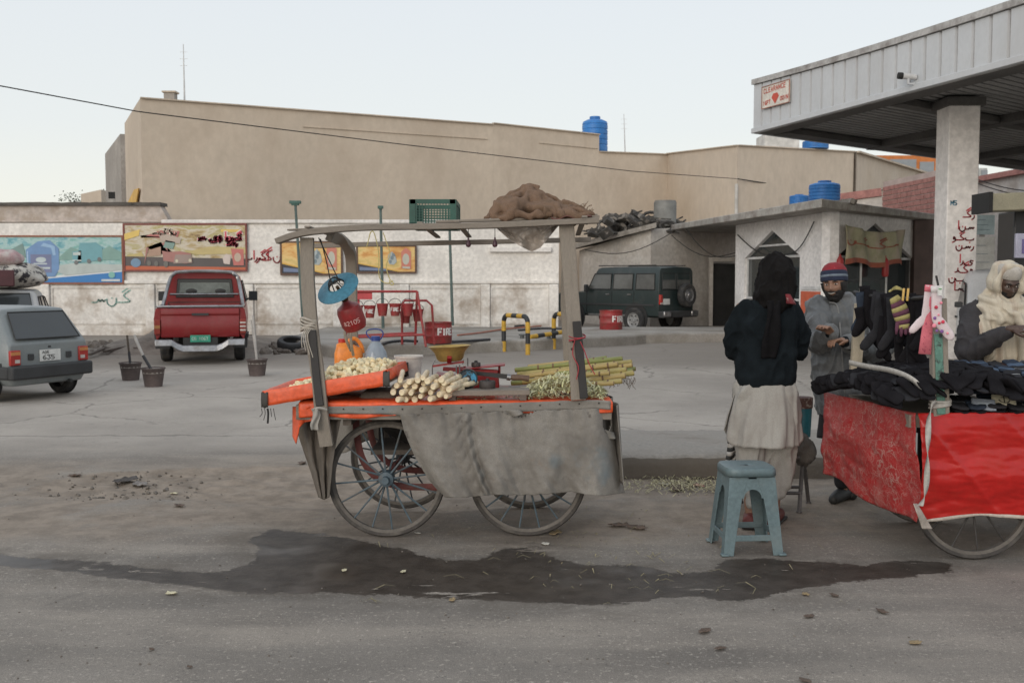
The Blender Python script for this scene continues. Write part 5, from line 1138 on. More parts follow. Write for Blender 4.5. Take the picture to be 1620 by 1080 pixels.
for s_ in (-1,1):
    q = [(s_ * .79,1.8,1.13),(s_ * .79,3.2,1.13),(s_ * .70,2.85,1.55),(s_ * .70,1.86,1.55)]; pane(pk,q if s_ > 0 else q[::-1],'side_window',M_glassd,.012)
    mb = MB(); mb.box((s_ * .93,3.0,1.22),(.18,.07,.2)); mb.bar((s_ * .78,3.05,1.13),(s_ * .9,3.0,1.2),.03,.03); obj('mirror',mb,M_blackp,pk)
    mb = MB(); mb.box((s_ * .765,-.012,.70),(.11,.07,.27)); lm = obj('tail_light',mb,pm('lamp_red2',(.22,.03,.02),.3),pk,bev=.01)
    for k in range(3 if s_ > 0 else 1): mb = MB(); mb.box((s_ * .765,-.05,.63 + .07 * k + (0 if s_ > 0 else .07)),(.1,.01,.03 if s_ > 0 else .06)); obj('lens_band',mb,pm('lamp_clear',(.5,.45,.42),.3) if s_ > 0 else pm('lamp_amber2',(.3,.14,.05),.3),lm)
    mb = MB(); mb.box((s_ * .83,.75,.5),(.05,.8,.08)); obj('mud_lip',mb,M_blackp,pk)
    mb = MB(); mb.box((s_ * .7,.25,.38),(.26,.02,.2)); obj('mud_flap',mb,M_blackp,pk)
# chrome roll bar and rail
mb = MB(); pts = [(-.76,.9,1.04),(-.74,1.1,1.15),(-.66,1.5,1.56),(-.58,1.52,1.68),(-.48,1.53,1.72),(0,1.53,1.74),(.48,1.53,1.72),(.58,1.52,1.68),(.66,1.5,1.56),(.74,1.1,1.15),(.76,.9,1.04)]
mb.tube(catmull(pts,4),.035,8); obj('roll_bar',mb,M_chrome,pk)
mb = MB(); mb.tube([(-.66,1.5,1.28),(.66,1.5,1.28)],.022,8); obj('roll_bar_rail',mb,M_chrome,pk)
mb = MB(); mb.tube([(-.76,.02,1.07),(-.7,.0,1.075),(.7,.0,1.075),(.76,.02,1.07)],.022,8); obj('tailgate_rail',mb,M_chrome,pk)
for s_ in (-1,1): mb = MB(); mb.tube([(s_ * .765,.02,1.07),(s_ * .765,1.55,1.08)],.02,8); obj('bed_rail',mb,M_chrome,pk)
# chrome step bumper with a dropped centre
mb = MB(); prof = [(-.80,.42),(-.5,.42),(-.4,.35),(-.3,.31),(.3,.31),(.4,.35),(.5,.42),(.80,.42)]
for (x0,z0),(x1,z1) in zip(prof[:-1],prof[1:]): mb.hexa([V(x0,-.22,z0 - .07),V(x1,-.22,z1 - .07),V(x1,-.04,z1 - .07),V(x0,-.04,z0 - .07),V(x0,-.19,z0 + .05),V(x1,-.19,z1 + .05),V(x1,-.04,z1 + .05),V(x0,-.04,z0 + .05)])
obj('rear_bumper',mb,M_chrome,pk,bev=.015)
mb = MB(); mb.box((0,-.06,.42),(.62,.02,.16)); obj('plate_recess',mb,M_seal,pk)
mb = MB(); mb.box((.0,-.09,.48),(.36,.012,.13)); np_ = obj('number_plate',mb,pm('plate_green',(.04,.3,.2),.5),pk)
mb = MB(); text(mb,'CG 1067',-.15,.455,.05,.01,lambda u,v: V(u,-.098,v),asp=.62); obj('plate_lettering',mb,pm('plate_pale',(.45,.6,.5),.5),np_)['kind'] = 'stuff'
for (x,y,s_) in ((.68,.85,1),(-.68,.85,-1),(.68,3.85,1),(-.68,3.85,-1)): wheel(pk,(x,y,.33),.33,.2,outer=s_)
mb = MB(); mb.tube([(-.66,.85,.33),(.66,.85,.33)],.04,8); mb.ell((0,.85,.33),(.13,.13,.12)); obj('rear_axle',mb,M_blackp,pk)
mb = MB(); mb.box((0,2.5,.40),(.9,3.6,.12)); obj('chassis',mb,M_seal,pk)

# --- dark jeep
jr = V(*W(1042,440,29.2)[:2],0); jf = V(-.69,.72,0).normalized(); jright = V(.72,.69,0); jc = jr + jright * .84
jp = thing('off_road_car','dark green boxy off-road car with a spare wheel on its back door','off-road car',jc,math.atan2(-jf.x,jf.y))
M_jg = paint('paint_dark',(.022,.034,.034),(.14,.13,.12),.35)
def jsec(b,r5,r6,r7,w_=1.0): return [(0,.45),(.72 * w_,.45),(.82 * w_,.5),(.84 * w_,.8),(.83 * w_,b),r5,r6,r7]
st = [(0,jsec(1.18,(.79,1.80),(.72,1.89),(0,1.92),.99)),(.1,jsec(1.2,(.77,1.83),(.70,1.92),(0,1.95))),(2.3,jsec(1.2,(.75,1.83),(.68,1.92),(0,1.95))),(2.45,jsec(1.2,(.74,1.80),(.66,1.89),(0,1.92))),(2.85,jsec(1.18,(.79,1.2),(.7,1.22),(0,1.24))),(4.1,jsec(1.1,(.76,1.12),(.66,1.15),(0,1.17),.97)),(4.2,jsec(.8,(.74,.9),(.6,1.0),(0,1.05),.95))]
obj('body',shell(st),M_jg,jp,bev=.03)
M_jglass = pm('jeep_glass',(.10,.10,.095),.15,.4,1.5,0,spec=.7,fine=0)
for s_ in (-1,1):
    xw = lambda z: s_ * (lerp(.83,.77,(z - 1.2) / .63) + .004)
    for y0,y1,y2,y3 in ((.15,.85,.85,.18),(.98,1.72,1.72,.98),(1.82,2.72,2.48,1.82)):
        q = [(xw(1.27),y0,1.27),(xw(1.27),y1,1.27),(xw(1.73),y2,1.73),(xw(1.73),y3,1.73)]; pane(jp,q if s_ > 0 else q[::-1],'side_window',M_jglass,.006,.02)
    for yy_ in (.92,1.77,2.78): mb = MB(); mb.bar((s_ * .845,yy_,.55),(s_ * .834,yy_,1.22),.008,.015); obj('door_seam',mb,M_seal,jp)
    for yy_ in (1.08,1.92): mb = MB(); mb.box((s_ * .85,yy_,1.12),(.03,.14,.035)); obj('door_handle',mb,M_chrome,jp)
    mb = MB(); mb.box((s_ * .85,1.9,.5),(.12,1.5,.05)); obj('side_step',mb,M_chrome,jp)
    mb = MB(); mb.box((s_ * .855,2.1,.82),(.02,3.9,.05)); obj('side_trim',mb,M_blackp,jp)
    mb = MB(); mb.box((s_ * .76,-.02,.98),(.11,.06,.28)); lm = obj('tail_light',mb,pm('lamp_red_b',(.5,.03,.02),.25),jp,bev=.01)
    mb = MB(); mb.box((s_ * .76,-.055,.87),(.1,.01,.05)); obj('reverse_lamp',mb,pm('lamp_clear',(.5,.45,.42),.3),lm)
    mb = MB(); mb.box((s_ * .95,2.7,1.3),(.15,.08,.22)); obj('mirror',mb,M_blackp,jp,bev=.02)
    mb = MB(); mb.box((s_ * .70,1.3,1.975),(.03,2.2,.03)); obj('roof_rail',mb,M_seal,jp)
    for y in (.85,3.3):
        mb = MB(); mb.lathe([(.28,0),(.46,0),(.46,.016),(.28,.016),(.28,0)],24,rotm(0,PI / 2 * s_,0),(s_ * .835,y,.42)); obj('wheel_arch',mb,M_seal,jp)
        wheel(jp,(s_ * .83,y,.37),.37,.24,rim=(.38,.38,.38),outer=s_)
pane(jp,[(-.68,-.004,1.28),(-.05,-.004,1.28),(-.05,.02,1.74),(-.66,.02,1.74)],'rear_window',M_jglass,.01,.018); pane(jp,[(.03,-.004,1.28),(.68,-.004,1.28),(.66,.02,1.74),(.03,.02,1.74)],'rear_window',M_jglass,.01,.018)
mb = MB(); mb.box((0,-.08,.55),(1.66,.2,.2)); obj('rear_bumper',mb,M_blackp,jp,bev=.03)
for s_ in (-1,1): mb = MB(); mb.box((s_ * .66,-.12,.56),(.32,.2,.17)); obj('bumper_corner',mb,M_chrome,jp,bev=.03)
mb = MB(); mb.box((-.5,-.03,.92),(.30,.02,.17)); obj('number_plate',mb,pm('plate_white',(.62,.62,.6),.5),jp)
M = rotm(PI / 2,0,0); mb = MB(); mb.lathe([(.2,-.1),(.33,-.1),(.36,-.06),(.36,.06),(.33,.1),(.2,.1),(.2,-.1)],28,M,(.3,-.16,1.1)); sp_ = obj('spare_wheel',mb,M_tyre,jp)
mb = MB(); mb.lathe([(.22,.08),(.2,.105),(.15,.07),(.08,.1),(.07,.13),(0,.135)],20,M,(.3,-.16,1.1)); obj('rim',mb,M_chrome,sp_)
mb = MB(); mb.box((.3,-.03,1.1),(.2,.08,.2)); obj('spare_mount',mb,M_seal,jp)

# --- red motorcycle parked by the shed door
mt = thing('motorcycle','small red motorcycle parked in shade beside the shed doorway','motorcycle',G(1148,507),1.3)
for y in (-.6,.6):
    mb = MB(); mb.tube([V(0,y + .28 * cos(a),.3 + .28 * sin(a)) for a in lsp(0,2 * PI,21)[:-1]],.035,6,closed=True); wl = obj('wheel',mb,M_tyre,mt)
    mb = MB()
    for k in range(8): a = k * PI / 4; mb.tube([(0,y,.3),(0,y + .26 * cos(a),.3 + .26 * sin(a))],.006,4)
    obj('spokes',mb,M_chrome,wl)['kind'] = 'stuff'
mb = MB(); mb.tube(catmull([(0,.6,.3),(0,.45,.75),(0,.42,.95)],4),.03,6); obj('fork',mb,M_chrome,mt)
mb = MB(); mb.tube([(-.3,.36,1.0),(-.1,.42,.97),(.1,.42,.97),(.3,.36,1.0)],.015,6); obj('handlebar',mb,M_seal,mt)
mb = MB(); mb.ell((0,.2,.78),(.13,.27,.12)); obj('fuel_tank',mb,M_red,mt); mb = MB(); mb.ell((0,-.3,.76),(.12,.42,.07)); obj('seat',mb,M_seal,mt)
mb = MB(); mb.box((0,.05,.42),(.22,.35,.3)); mb.tube([(0,.42,.7),(0,.1,.5),(0,-.3,.45),(0,-.6,.3)],.03,6); obj('engine',mb,M_blackp,mt); mb = MB(); mb.ell((0,-.6,.55),(.07,.26,.07)); obj('mudguard',mb,M_red,mt)
# ---------------------------------------------------------------- the sugarcane cart
M_wood = pm('old_wood',(.27,.235,.195),.85,.3,3,.6,60,col2=(.17,.145,.12),c2s=4,c2lo=.45,c2hi=.7,stretch=(1,1,1),bd=.004)
M_woodpost = pm('post_wood',(.285,.25,.21),.85,.25,5,.7,70,col2=(.19,.165,.14),c2s=5,c2lo=.45,c2hi=.7,stretch=(5,5,.7),bd=.004)
M_beamw = pm('beam_wood',(.26,.225,.19),.85,.25,5,.7,70,col2=(.16,.135,.11),c2s=5,c2lo=.45,c2hi=.7,stretch=(.7,5,5),bd=.004)
M_canvas = pm('grey_canvas',(.262,.245,.222),.95,.2,2.2,.35,260,spec=.2,col2=(.165,.152,.137),c2s=2.4,c2lo=.42,c2hi=.66,bd=.003,fine=.18)
def add_stain(m,col,sc,lo,hi,amt=.7,off=3.0):
    t_ = m.node_tree; n_ = t_.nodes; l_ = t_.links; b_ = n_['Principled BSDF']; src = b_.inputs['Base Color'].links[0].from_socket
    tcn = n_.new('ShaderNodeTexCoord'); mp_ = n_.new('ShaderNodeMapping'); mp_.inputs['Location'].default_value = (off,off,off); l_.new(tcn.outputs['Object'],mp_.inputs[0])
    a = n_.new('ShaderNodeTexNoise'); a.inputs['Scale'].default_value = sc; a.inputs['Detail'].default_value = 5; l_.new(mp_.outputs[0],a.inputs['Vector'])
    r_ = n_.new('ShaderNodeMapRange'); r_.inputs[1].default_value = lo; r_.inputs[2].default_value = hi; r_.inputs[4].default_value = amt; l_.new(a.outputs[0],r_.inputs[0])
    x = n_.new('ShaderNodeMix'); x.data_type = 'RGBA'; l_.new(r_.outputs[0],x.inputs[0]); l_.new(src,x.inputs[6]); x.inputs[7].default_value = (*col,1); l_.new(x.outputs[2],b_.inputs['Base Color'])
add_stain(M_canvas,(.16,.2,.22),3.5,.62,.72,.6); add_stain(M_canvas,(.07,.06,.055),9,.68,.74,.7,9); add_stain(M_canvas,(.23,.15,.1),6,.66,.75,.4,5)
M_orange = pm('orange_sheet',(.72,.10,.03),.45,.15,4,.4,40,col2=(.5,.09,.05),c2s=6,c2lo=.55,c2hi=.75,bd=.004)
M_spoke = pm('spoke_blue',(.085,.12,.145),.6,.25,6,.1,50,col2=(.12,.1,.085),c2s=8,c2lo=.5,c2hi=.7)
M_ironred = pm('frame_red',(.17,.045,.04),.65,.3,5,.3,50,col2=(.1,.06,.05),c2s=6,c2lo=.5,c2hi=.65)
M_blackiron = pm('black_iron',(.022,.02,.02),.6,.3,5,.2,50)
FY,BY = 6.06,7.04; TZ = .855; XL,XR = -1.30,.60
ct = thing('sugarcane_cart','wooden push cart with grey canvas skirts, orange sheets and a beam roof, selling sugarcane','cart',(-.35,6.55,0))
def cwheel(parent,c,r,name='cart_wheel',nsp=16,seedrot=.1,spmat=None,tw=.018,rimm=None):
    c = Vector(c); mb = MB(); circ = lambda rr,y=0,n_=56: [c + V(rr * cos(a),y,rr * sin(a)) for a in lsp(0,2 * PI,n_ + 1)[:-1]]
    M = rotm(PI / 2,0,0); n_ = 64
    mb.lathe([(r - .026,-.020),(r - .008,-.022),(r,-.010),(r,.010),(r - .008,.022),(r - .026,.020),(r - .026,-.020)],n_,M,c); w_ = obj(name,mb,rimm or M_tyre2,parent,world=1)
    mb = MB(); mb.lathe([(r - .045,-.014),(r - .024,-.018),(r - .024,.018),(r - .045,.014),(r - .045,-.014)],n_,M,c); obj('rim',mb,pm('rim_iron',(.13,.115,.1),.65,.3,5,.2,50),w_,world=1)
    mb = MB(); mb.lathe([(0,-.09),(.022,-.09),(.024,-.05),(.045,-.045),(.05,-.02),(.05,.02),(.045,.045),(.024,.05),(.022,.09),(0,.09)],18,M,c); obj('hub',mb,spmat or M_spoke,w_,world=1)
    for k in range(nsp):
        a = seedrot + 2 * PI * k / nsp; sy = .028 * (1 if k % 2 else -1); mb = MB(); mb.tube([c + V(.04 * cos(a),sy,.04 * sin(a)),c + V((r - .04) * cos(a),sy * .2,(r - .04) * sin(a))],[.0072,.0052],6); obj('spoke',mb,spmat or M_spoke,w_,world=1)
    return w_
M_tyre2 = pm('cart_tyre',(.062,.055,.05),.85,.3,6,.5,80,col2=(.13,.115,.1),c2s=7,c2lo=.5,c2hi=.7)
wr = .365
wc = [W(612,762,6.2),W(835,757,6.22)]
for i,c_ in enumerate(wc):
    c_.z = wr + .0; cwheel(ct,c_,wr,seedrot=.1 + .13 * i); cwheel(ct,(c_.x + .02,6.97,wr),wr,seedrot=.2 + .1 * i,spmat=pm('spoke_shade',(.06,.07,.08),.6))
    mb = MB(); mb.tube([(c_.x,6.12,wr),(c_.x + .02,7.04,wr)],.018,10); obj('axle',mb,M_ironred,ct,world=1)
# red bow brackets from the box down to the hubs
for D_ in (6.32,6.86):
    k = D_ / 6.32
    P = [W(x,y,6.32) for x,y in ((563,662),(565,690),(572,722),(588,748),(612,763),(640,769),(720,770),(800,768),(836,760),(860,745),(876,720),(882,690),(884,662))]
    P = [V(p.x,D_,p.z) for p in P]; mb = MB(); C2_ = catmull(P,5); mb.tube(C2_,.022,4,sq=.35,up=V(0,1,0)); obj('bow_bracket',mb,M_ironred,ct,world=1)
# box: boards of the deck, front and back rails, ends
nb = 9
for i in range(nb):
    y0 = lerp(FY + .01,BY - .01,i / nb); y1 = lerp(FY + .01,BY - .01,(i + 1) / nb) - .008; mb = MB(); mb.box(((XL + XR) / 2,(y0 + y1) / 2,TZ - .025),(XR - XL - .03,y1 - y0,.02)); obj('deck_plank',mb,M_beamw,ct,world=1)
for y in (FY,BY):
    mb = MB(); mb.box(((XL + XR) / 2,y,TZ - .06),(XR - XL,.03,.09)); obj('long_rail',mb,M_beamw,ct,world=1,bev=.004)
for x in (XL + .015,XR - .015): mb = MB(); mb.box((x,(FY + BY) / 2,TZ - .06),(.03,BY - FY - .034,.09)); obj('end_rail',mb,M_beamw,ct,world=1,bev=.004)
for x in (-1.0,-.5,.0,.4): mb = MB(); mb.box((x,(FY + BY) / 2,TZ - .12),(.05,BY - FY - .06,.05)); obj('joist',mb,pm('old_wood_dark',(.12,.1,.085),.9,.3),ct,world=1)
# orange sheet over the deck edge, and its front band
def edge_sheet(u,v):
    x = lerp(XL + .02,XR + .005,u); e = .012 * FB((x * 6,v * 2,1),1.5)
    if v < .4: y = lerp(FY + .25,FY - .02,v / .4); z_ = TZ + .006 + .006 * N3((x * 9,y * 9,0))
    else: y = FY - .022 - .01 * abs(N3((x * 5,v,3))); z_ = TZ - (v - .4) / .6 * (.06 + .03 * sstep(-.55,-1.0,x) + .02 * N3((x * 4,3,0)))
    return V(x,y + e * .4,z_)
mb = MB(); mb.grid(edge_sheet,120,12); obj('orange_sheet',mb,M_orange,ct,world=1,solid=.004,ang=2)
def deck_sheet(u,v):
    x = lerp(XL + .02,XR,u); y = lerp(FY + .24,BY - .03,v); return V(x,y,TZ + .002 + .007 * abs(FB((x * 6,y * 6,4))))
mb = MB(); mb.grid(deck_sheet,60,30); obj('deck_sheet',mb,pm('deck_sheet_grey',(.2,.17,.15),.8,.3,3,.4,40,col2=(.42,.1,.05),c2s=3),ct,world=1,ang=2)
# grey canvas strip nailed along the front edge
def strip(u,v):
    px = lerp(500,966,u); py0 = np.interp(px,[500,640,700,800,945,966],[643,641,640,637,632,634]); hgt_ = np.interp(px,[500,600,640,700,966],[11,13,17,16,14])
    p = W(px,py0 + v * hgt_,FY - .035); p.y += .006 * N3((px * .03,v * 3,1),1); p.z += .004 * N3((px * .05,1,1),1); return p
mb = MB(); mb.grid(strip,110,4); obj('canvas_strip',mb,M_canvas,ct,world=1,solid=.004,ang=2)
for k in range(15):
    mb = MB(); p = strip((k + .4) / 15,.35); mb.ell(p + V(0,-.006,0),(.005,.004,.005),None,8,5); obj('nail',mb,M_blackiron,ct,world=1)
# front canvas skirt
def skirt(u,v):
    top_ = np.interp(u,[0,.1,.5,1],[655,654,651,645]); pxl = np.interp(v,[0,.25,.55,.85,1],[633,640,655,676,690]); pxr = np.interp(v,[0,.3,.6,1],[969,970,977,988])
    bot = np.interp(u,[0,.05,.14,.3,.45,.6,.72,.8,.88,1],[772,786,787,782,783,781,777,782,784,779])
    px = lerp(pxl,pxr,u); py = lerp(top_,bot,v) + 1.2 * N3((u * 30,2,v),1)
    f = .006 * sin(u * 71 + 3 * N3((u * 9,v * 2,5),1)) * (.3 + .7 * v) + .026 * sin(u * 26 + 2.2 * v + 1.5 * N3((u * 3,v * 2,0),1)) * v + .03 * N3((u * 7,v * 1.2,1),1) * (.2 + v) + .007 * FB((u * 20,v * 6,4),1,0,3)
    sm = u - (.27 + .035 * (1 - v)); f -= .035 * math.exp(-(sm / .012) ** 2) * (.3 + .7 * v) - .02 * math.exp(-((sm - .03) / .014) ** 2)          # seam fold
    f += -.02 * math.exp(-((sm) / .05) ** 2) * abs(sin(v * 24 + u * 60)) * .45
    corner = max(0,(u - .9) / .1) ** 2; f += .16 * corner
    wave = .05 * sstep(.1,0,u) * v
    # puckers hanging from the nails
    f += .010 * math.exp(-v * 6) * sin(u * 2 * PI * 15)
    return W(px,py,FY - .045 + f + wave - .05 * v * (1 - v))
mb = MB(); NU,NV = 210,90; mb.grid(skirt,NU,NV)
def drop(f):   # real holes torn in the cloth
    j,i = divmod(f[0],NU + 1); u,v = i / NU,j / NV
    if v < .075 and abs((u - .56) / .075) + (v - .0) / .07 < 1 + .15 * sin(i * 1.7): return True
    if abs((u - .968) / .02) ** 1.4 + abs((v - .17) / .13) ** 1.4 < 1: return True
    return False
mb.f = [f for f in mb.f if not drop(f)]
obj('canvas_skirt',mb,M_canvas,ct,world=1,solid=.004,ang=2)
# folded flap under the tear at the right
mb = MB(); mb.grid(lambda u,v: W(lerp(946,972,u) + 2 * v,lerp(676,694,v) + 8 * u * (1 - v),FY + .035 - .03 * sin(u * 4) * (1 - v)),12,10); obj('torn_flap',mb,M_canvas,ct,world=1,solid=.004,ang=2)
mb = MB(); mb.grid(lambda u,v: W(lerp(794,822,u) + 6 * v,lerp(648,660,v * (1 - abs(2 * u - 1) * .5)),FY - .075 + .03 * sin(u * 6) * v),12,6); obj('torn_flap',mb,M_canvas,ct,world=1,solid=.003,ang=2)
def rdrape(u,v): return V(XR + .03 + .03 * v + .02 * sin(u * 17 + v),lerp(FY - .0,BY,u),TZ - .02 - v * (.50 - .12 * u))
mb = MB(); mb.grid(rdrape,40,24); obj('end_drape',mb,M_canvas,ct,world=1,solid=.004,ang=2)
mb = MB(); mb.box(((XL + XR) / 2 + .3,FY + .08,TZ - .16),(1.0,.05,.18)); obj('inner_board',mb,pm('old_wood_dark',(.12,.1,.085),.9,.3),ct,world=1)
# left end drape, darker, gathered to a point
def ldrape(u,v):
    pxl = np.interp(v,[0,.15,.4,.7,1],[466,468,479,492,504]); pxr = np.interp(v,[0,.3,.6,1],[540,532,526,521]); py = lerp(658,790 - 8 * abs(u - .5),v)
    p = W(lerp(pxl,pxr,u),py,lerp(6.28,6.1,u) + .035 * sin(u * 17 + v) * (1 - .3 * v) + .02 * FB((u * 8,v * 3,7),1)); return p
mb = MB(); mb.grid(ldrape,50,50); obj('end_drape',mb,pm('brown_canvas',(.15,.13,.11),.95,.3,3,.7,200,col2=(.09,.075,.06),c2s=4,c2lo=.4,c2hi=.6,stretch=(2,2,.6)),ct,world=1,solid=.004,ang=2)
def backd(u,v):
    x = lerp(XL - .0,-.62,u); return V(x,BY + .02 + .03 * sin(u * 20),TZ - .03 - v * (.44 - .1 * u + .03 * sin(u * 11)))
mb = MB(); mb.grid(backd,40,20); obj('back_drape',mb,M_canvas,ct,world=1,solid=.004,ang=2)
# orange corner drape, left
def ocorner(u,v):
    px = lerp(463,500,u); py = lerp(643,np.interp(u,[0,.15,.3,.5,1],[690,702,676,668,664]),v); return W(px,py,6.03 + .02 * sin(u * 8 + v * 3) + .12 * (1 - u) ** 2)
mb = MB(); mb.grid(ocorner,20,16); obj('orange_corner',mb,M_orange,ct,world=1,solid=.004,ang=2)
def ounder(u,v): return W(lerp(518,642,u),lerp(655,lerp(662,657,abs(2 * u - .7)),v),6.035 + .01 * sin(u * 20))
mb = MB(); mb.grid(ounder,40,4); obj('orange_band',mb,M_orange,ct,world=1,solid=.004,ang=2)
# lower shelf with dark bundles between the wheels
mb = MB(); mb.box((-.42,6.6,.50),(.95,.5,.03)); obj('under_shelf',mb,pm('old_wood_dark',(.12,.1,.085),.9,.3),ct,world=1)
for x in (-.86,.02): mb = MB(); mb.bar((x,6.6,.5),(x,6.6,TZ - .1),.03,.03,V(0,1,0)); obj('shelf_hanger',mb,M_blackiron,ct,world=1)
mb = MB(); mb.grid(lambda u,v: V(-.52,6.6,.66) + V(.34 * cos(2 * PI * u) * sin(PI * v),.22 * sin(2 * PI * u) * sin(PI * v),-.15 * cos(PI * v)) * (1 + .2 * FB((cos(2 * PI * u),sin(2 * PI * u),v * 3),1.6)),32,16)
o_ = obj('sack',mb,pm('sack_black',(.022,.018,.017),.9,.4,4,.5,60),None,ang=3); tag(center(o_),'dark sack lying on the shelf under the sugarcane cart, behind the left wheels','sack')
# posts
def plank(name,pts,w_,th,mat,parent,up=V(0,1,0),n_=5):
    P = catmull(pts,n_) if len(pts) > 2 else [lerp(Vector(pts[0]),Vector(pts[1]),i / 4) for i in range(5)]; rows = []
    for i,p in enumerate(P):
        d = (P[min(i + 1,len(P) - 1)] - P[max(0,i - 1)]).normalized(); x = d.cross(up).normalized(); yv = up - d * up.dot(d); yv.normalize()
        j = .0025 * N3(p,6,3); a = x * (w_ / 2 + j); b = yv * (th / 2 + j * .5); c_ = min(w_,th) * .12
        q = [(-1,-1),(1,-1),(1,1),(-1,1)]; rows.append([p + a * sx_ + b * sy_ for sx_,sy_ in q])
    mb = MB(); mb.loft(rows); return obj(name,mb,mat,parent,world=1,bev=.003,ang=.5)
plank('front_post',[W(486,376,6.02),W(487,440,6.02),W(493,520,6.02),W(504,600,6.01),W(509,655,6.0),W(517,705,6.02)],.078,.04,M_woodpost,ct)
plank('post_strap',[W(493.5,522,5.985),W(497,560,5.985),W(501,600,5.98),W(506,642,5.97)],.046,.012,M_blackiron,ct)
plank('front_post',[W(896,352,6.02),W(902,440,6.02),W(910,540,6.02),W(915,632,6.01)],.088,.05,M_woodpost,ct)
plank('post_strap',[W(912,508,5.975),W(917,560,5.975),W(924,630,5.965)],.05,.018,M_blackiron,ct)
plank('rear_post',[W(522,373,6.12),W(540,380,6.4),W(553,396,6.75),W(556,430,6.88),W(557,500,6.9),W(561,610,6.9)],.07,.04,M_woodpost,ct)
plank('rear_post',[W(897,380,6.97),W(893,480,6.97),W(900,600,6.97)],.05,.05,M_woodpost,ct)
for px,py in ((907,540),(905,552)): mb = MB(); mb.ell(W(px,py,5.99),(.008,.006,.008),None,8,5); obj('bolt',mb,M_blackiron,ct,world=1)
# roof beams
plank('front_beam',[W(438,382,5.98),W(480,369,5.98),W(560,361,5.98),W(650,359,5.98),W(760,357,5.98),W(860,353,5.98),W(947,349,5.98)],.034,.09,M_beamw,ct)
plank('upper_batten',[W(456,364,6.08),W(500,362,6.08),W(560,358,6.08)],.012,.07,M_beamw,ct)
plank('upper_batten',[W(690,351,6.06),W(820,347,6.06),W(948,343,6.06)],.016,.06,M_beamw,ct)
plank('upper_batten',[W(905,345,6.5),W(945,341,6.5)],.02,.05,M_beamw,ct)
plank('rear_beam',[W(498,389,6.97),W(600,386,6.97),W(760,383,6.97),W(935,379,6.97)],.032,.06,M_beamw,ct)
for px,pb in ((486,6.97),(664,6.97),(722,6.97),(925,6.97)):
    a = W(px,np.interp(px,[486,925],[362,346]),5.95); b = V(a.x + .03,7.02,W(px,np.interp(px,[486,925],[384,377]),6.97).z + .02); mb = MB(); mb.bar(a + V(0,0,.012),b + V(0,0,.006),.034,.012); obj('roof_slat',mb,M_beamw,ct,world=1,bev=.003)
# rope binding on the left post, red twine on the right
mb = MB()
for k in range(6):
    c_ = W(489,505 + k * 3.2,6.02); mb = MB(); mb.tube([c_ + V(.05 * cos(a),.032 * sin(a),.01 * sin(a * 2 + k)) for a in lsp(0,2 * PI,17)[:-1]],.006,5,closed=True); obj('rope_turn',mb,pm('rope_pale',(.42,.38,.33),.9),ct,world=1)
for k in range(4): mb = MB(); c_ = W(483 + 3 * k,520,5.98); mb.tube(catmull([c_,c_ + V(-.02,-.01,-.05),c_ + V(.01 * k - .02,0,-.11 - .02 * k)],4),.003,4); obj('rope_end',mb,pm('rope_pale',(.42,.38,.33),.9),ct,world=1)
M_twr = pm('twine_red',(.35,.04,.05),.8)
for k in range(3): mb = MB(); c_ = W(913,531 + k * 3,6.0); mb.tube([c_ + V(.05 * cos(a),.045 * sin(a),.012 * sin(a + k)) for a in lsp(0,2 * PI,17)[:-1]],.003,4,closed=True); obj('red_twine',mb,M_twr,ct,world=1)
for pts in ([(910,535),(906,560),(915,580),(912,600)],[(918,540),(925,556),(932,575),(941,592)]): mb = MB(); mb.tube(catmull([W(x,y,5.95) for x,y in pts],5),.003,4); obj('red_twine',mb,M_twr,ct,world=1)
# white rag tied at the post foot
def rag(u,v): return W(lerp(493,505,u) + 2 * sin(v * 6),lerp(646,680,v),5.945 + .012 * sin(u * 7 + v * 5))
mb = MB(); mb.grid(rag,8,16); mb.v = [V(p.x,p.y,p.z) for p in mb.v]; obj('rag_strip',mb,pm('rag_grey',(.36,.34,.31),.9,.2),ct,world=1,solid=.003,ang=2)
mb = MB(); mb.tube(catmull([W(494,648,5.96),W(505,645,5.94),W(517,648,5.95)],5),.008,6); obj('rag_knot',mb,pm('rag_grey',(.36,.34,.31),.9,.2),ct,world=1)
# yellow strings hanging from the beam
for k,pts in enumerate(([(585,372),(587,367),(592,369),(599,400),(600,438),(612,448),(622,444)],[(606,368),(612,385),(617,402),(611,420),(616,440),(623,449),(618,450),(616,443)],[(586,367),(583,380),(580,391)])):
    mb = MB(); mb.tube(catmull([W(x,y,5.9) for x,y in pts],5),.0028,5); o_ = obj('string',mb,pm('string_yellow',(.5,.42,.16),.8),None); tag(o_,['yellow string hanging from the front beam, longest one on the left','yellow string hanging from the front beam with a loop, right one','short yellow string end over the front beam'][k],'string')
# small dark bulbs hung from the beam
for k,px in enumerate((741,783)):
    t_ = thing('hanging_bulb',['left of two small dark bulbs hanging under the roof beam','right of two small dark bulbs hanging under the roof beam'][k],'bulb',W(px,389,6.0))
    a = W(px,360,6.0); mb = MB(); mb.tube([a,W(px,380,6.0)],.002,4); obj('wire',mb,M_seal,t_,world=1)
    mb = MB(); mb.lathe([(0,-.024),(.012,-.02),(.016,-.008),(.012,.008),(.006,.02),(.005,.036),(0,.036)],14,None,W(px,385,6.0)); obj('bulb',mb,pm('bulb_maroon',(.06,.02,.03),.4),t_,world=1)

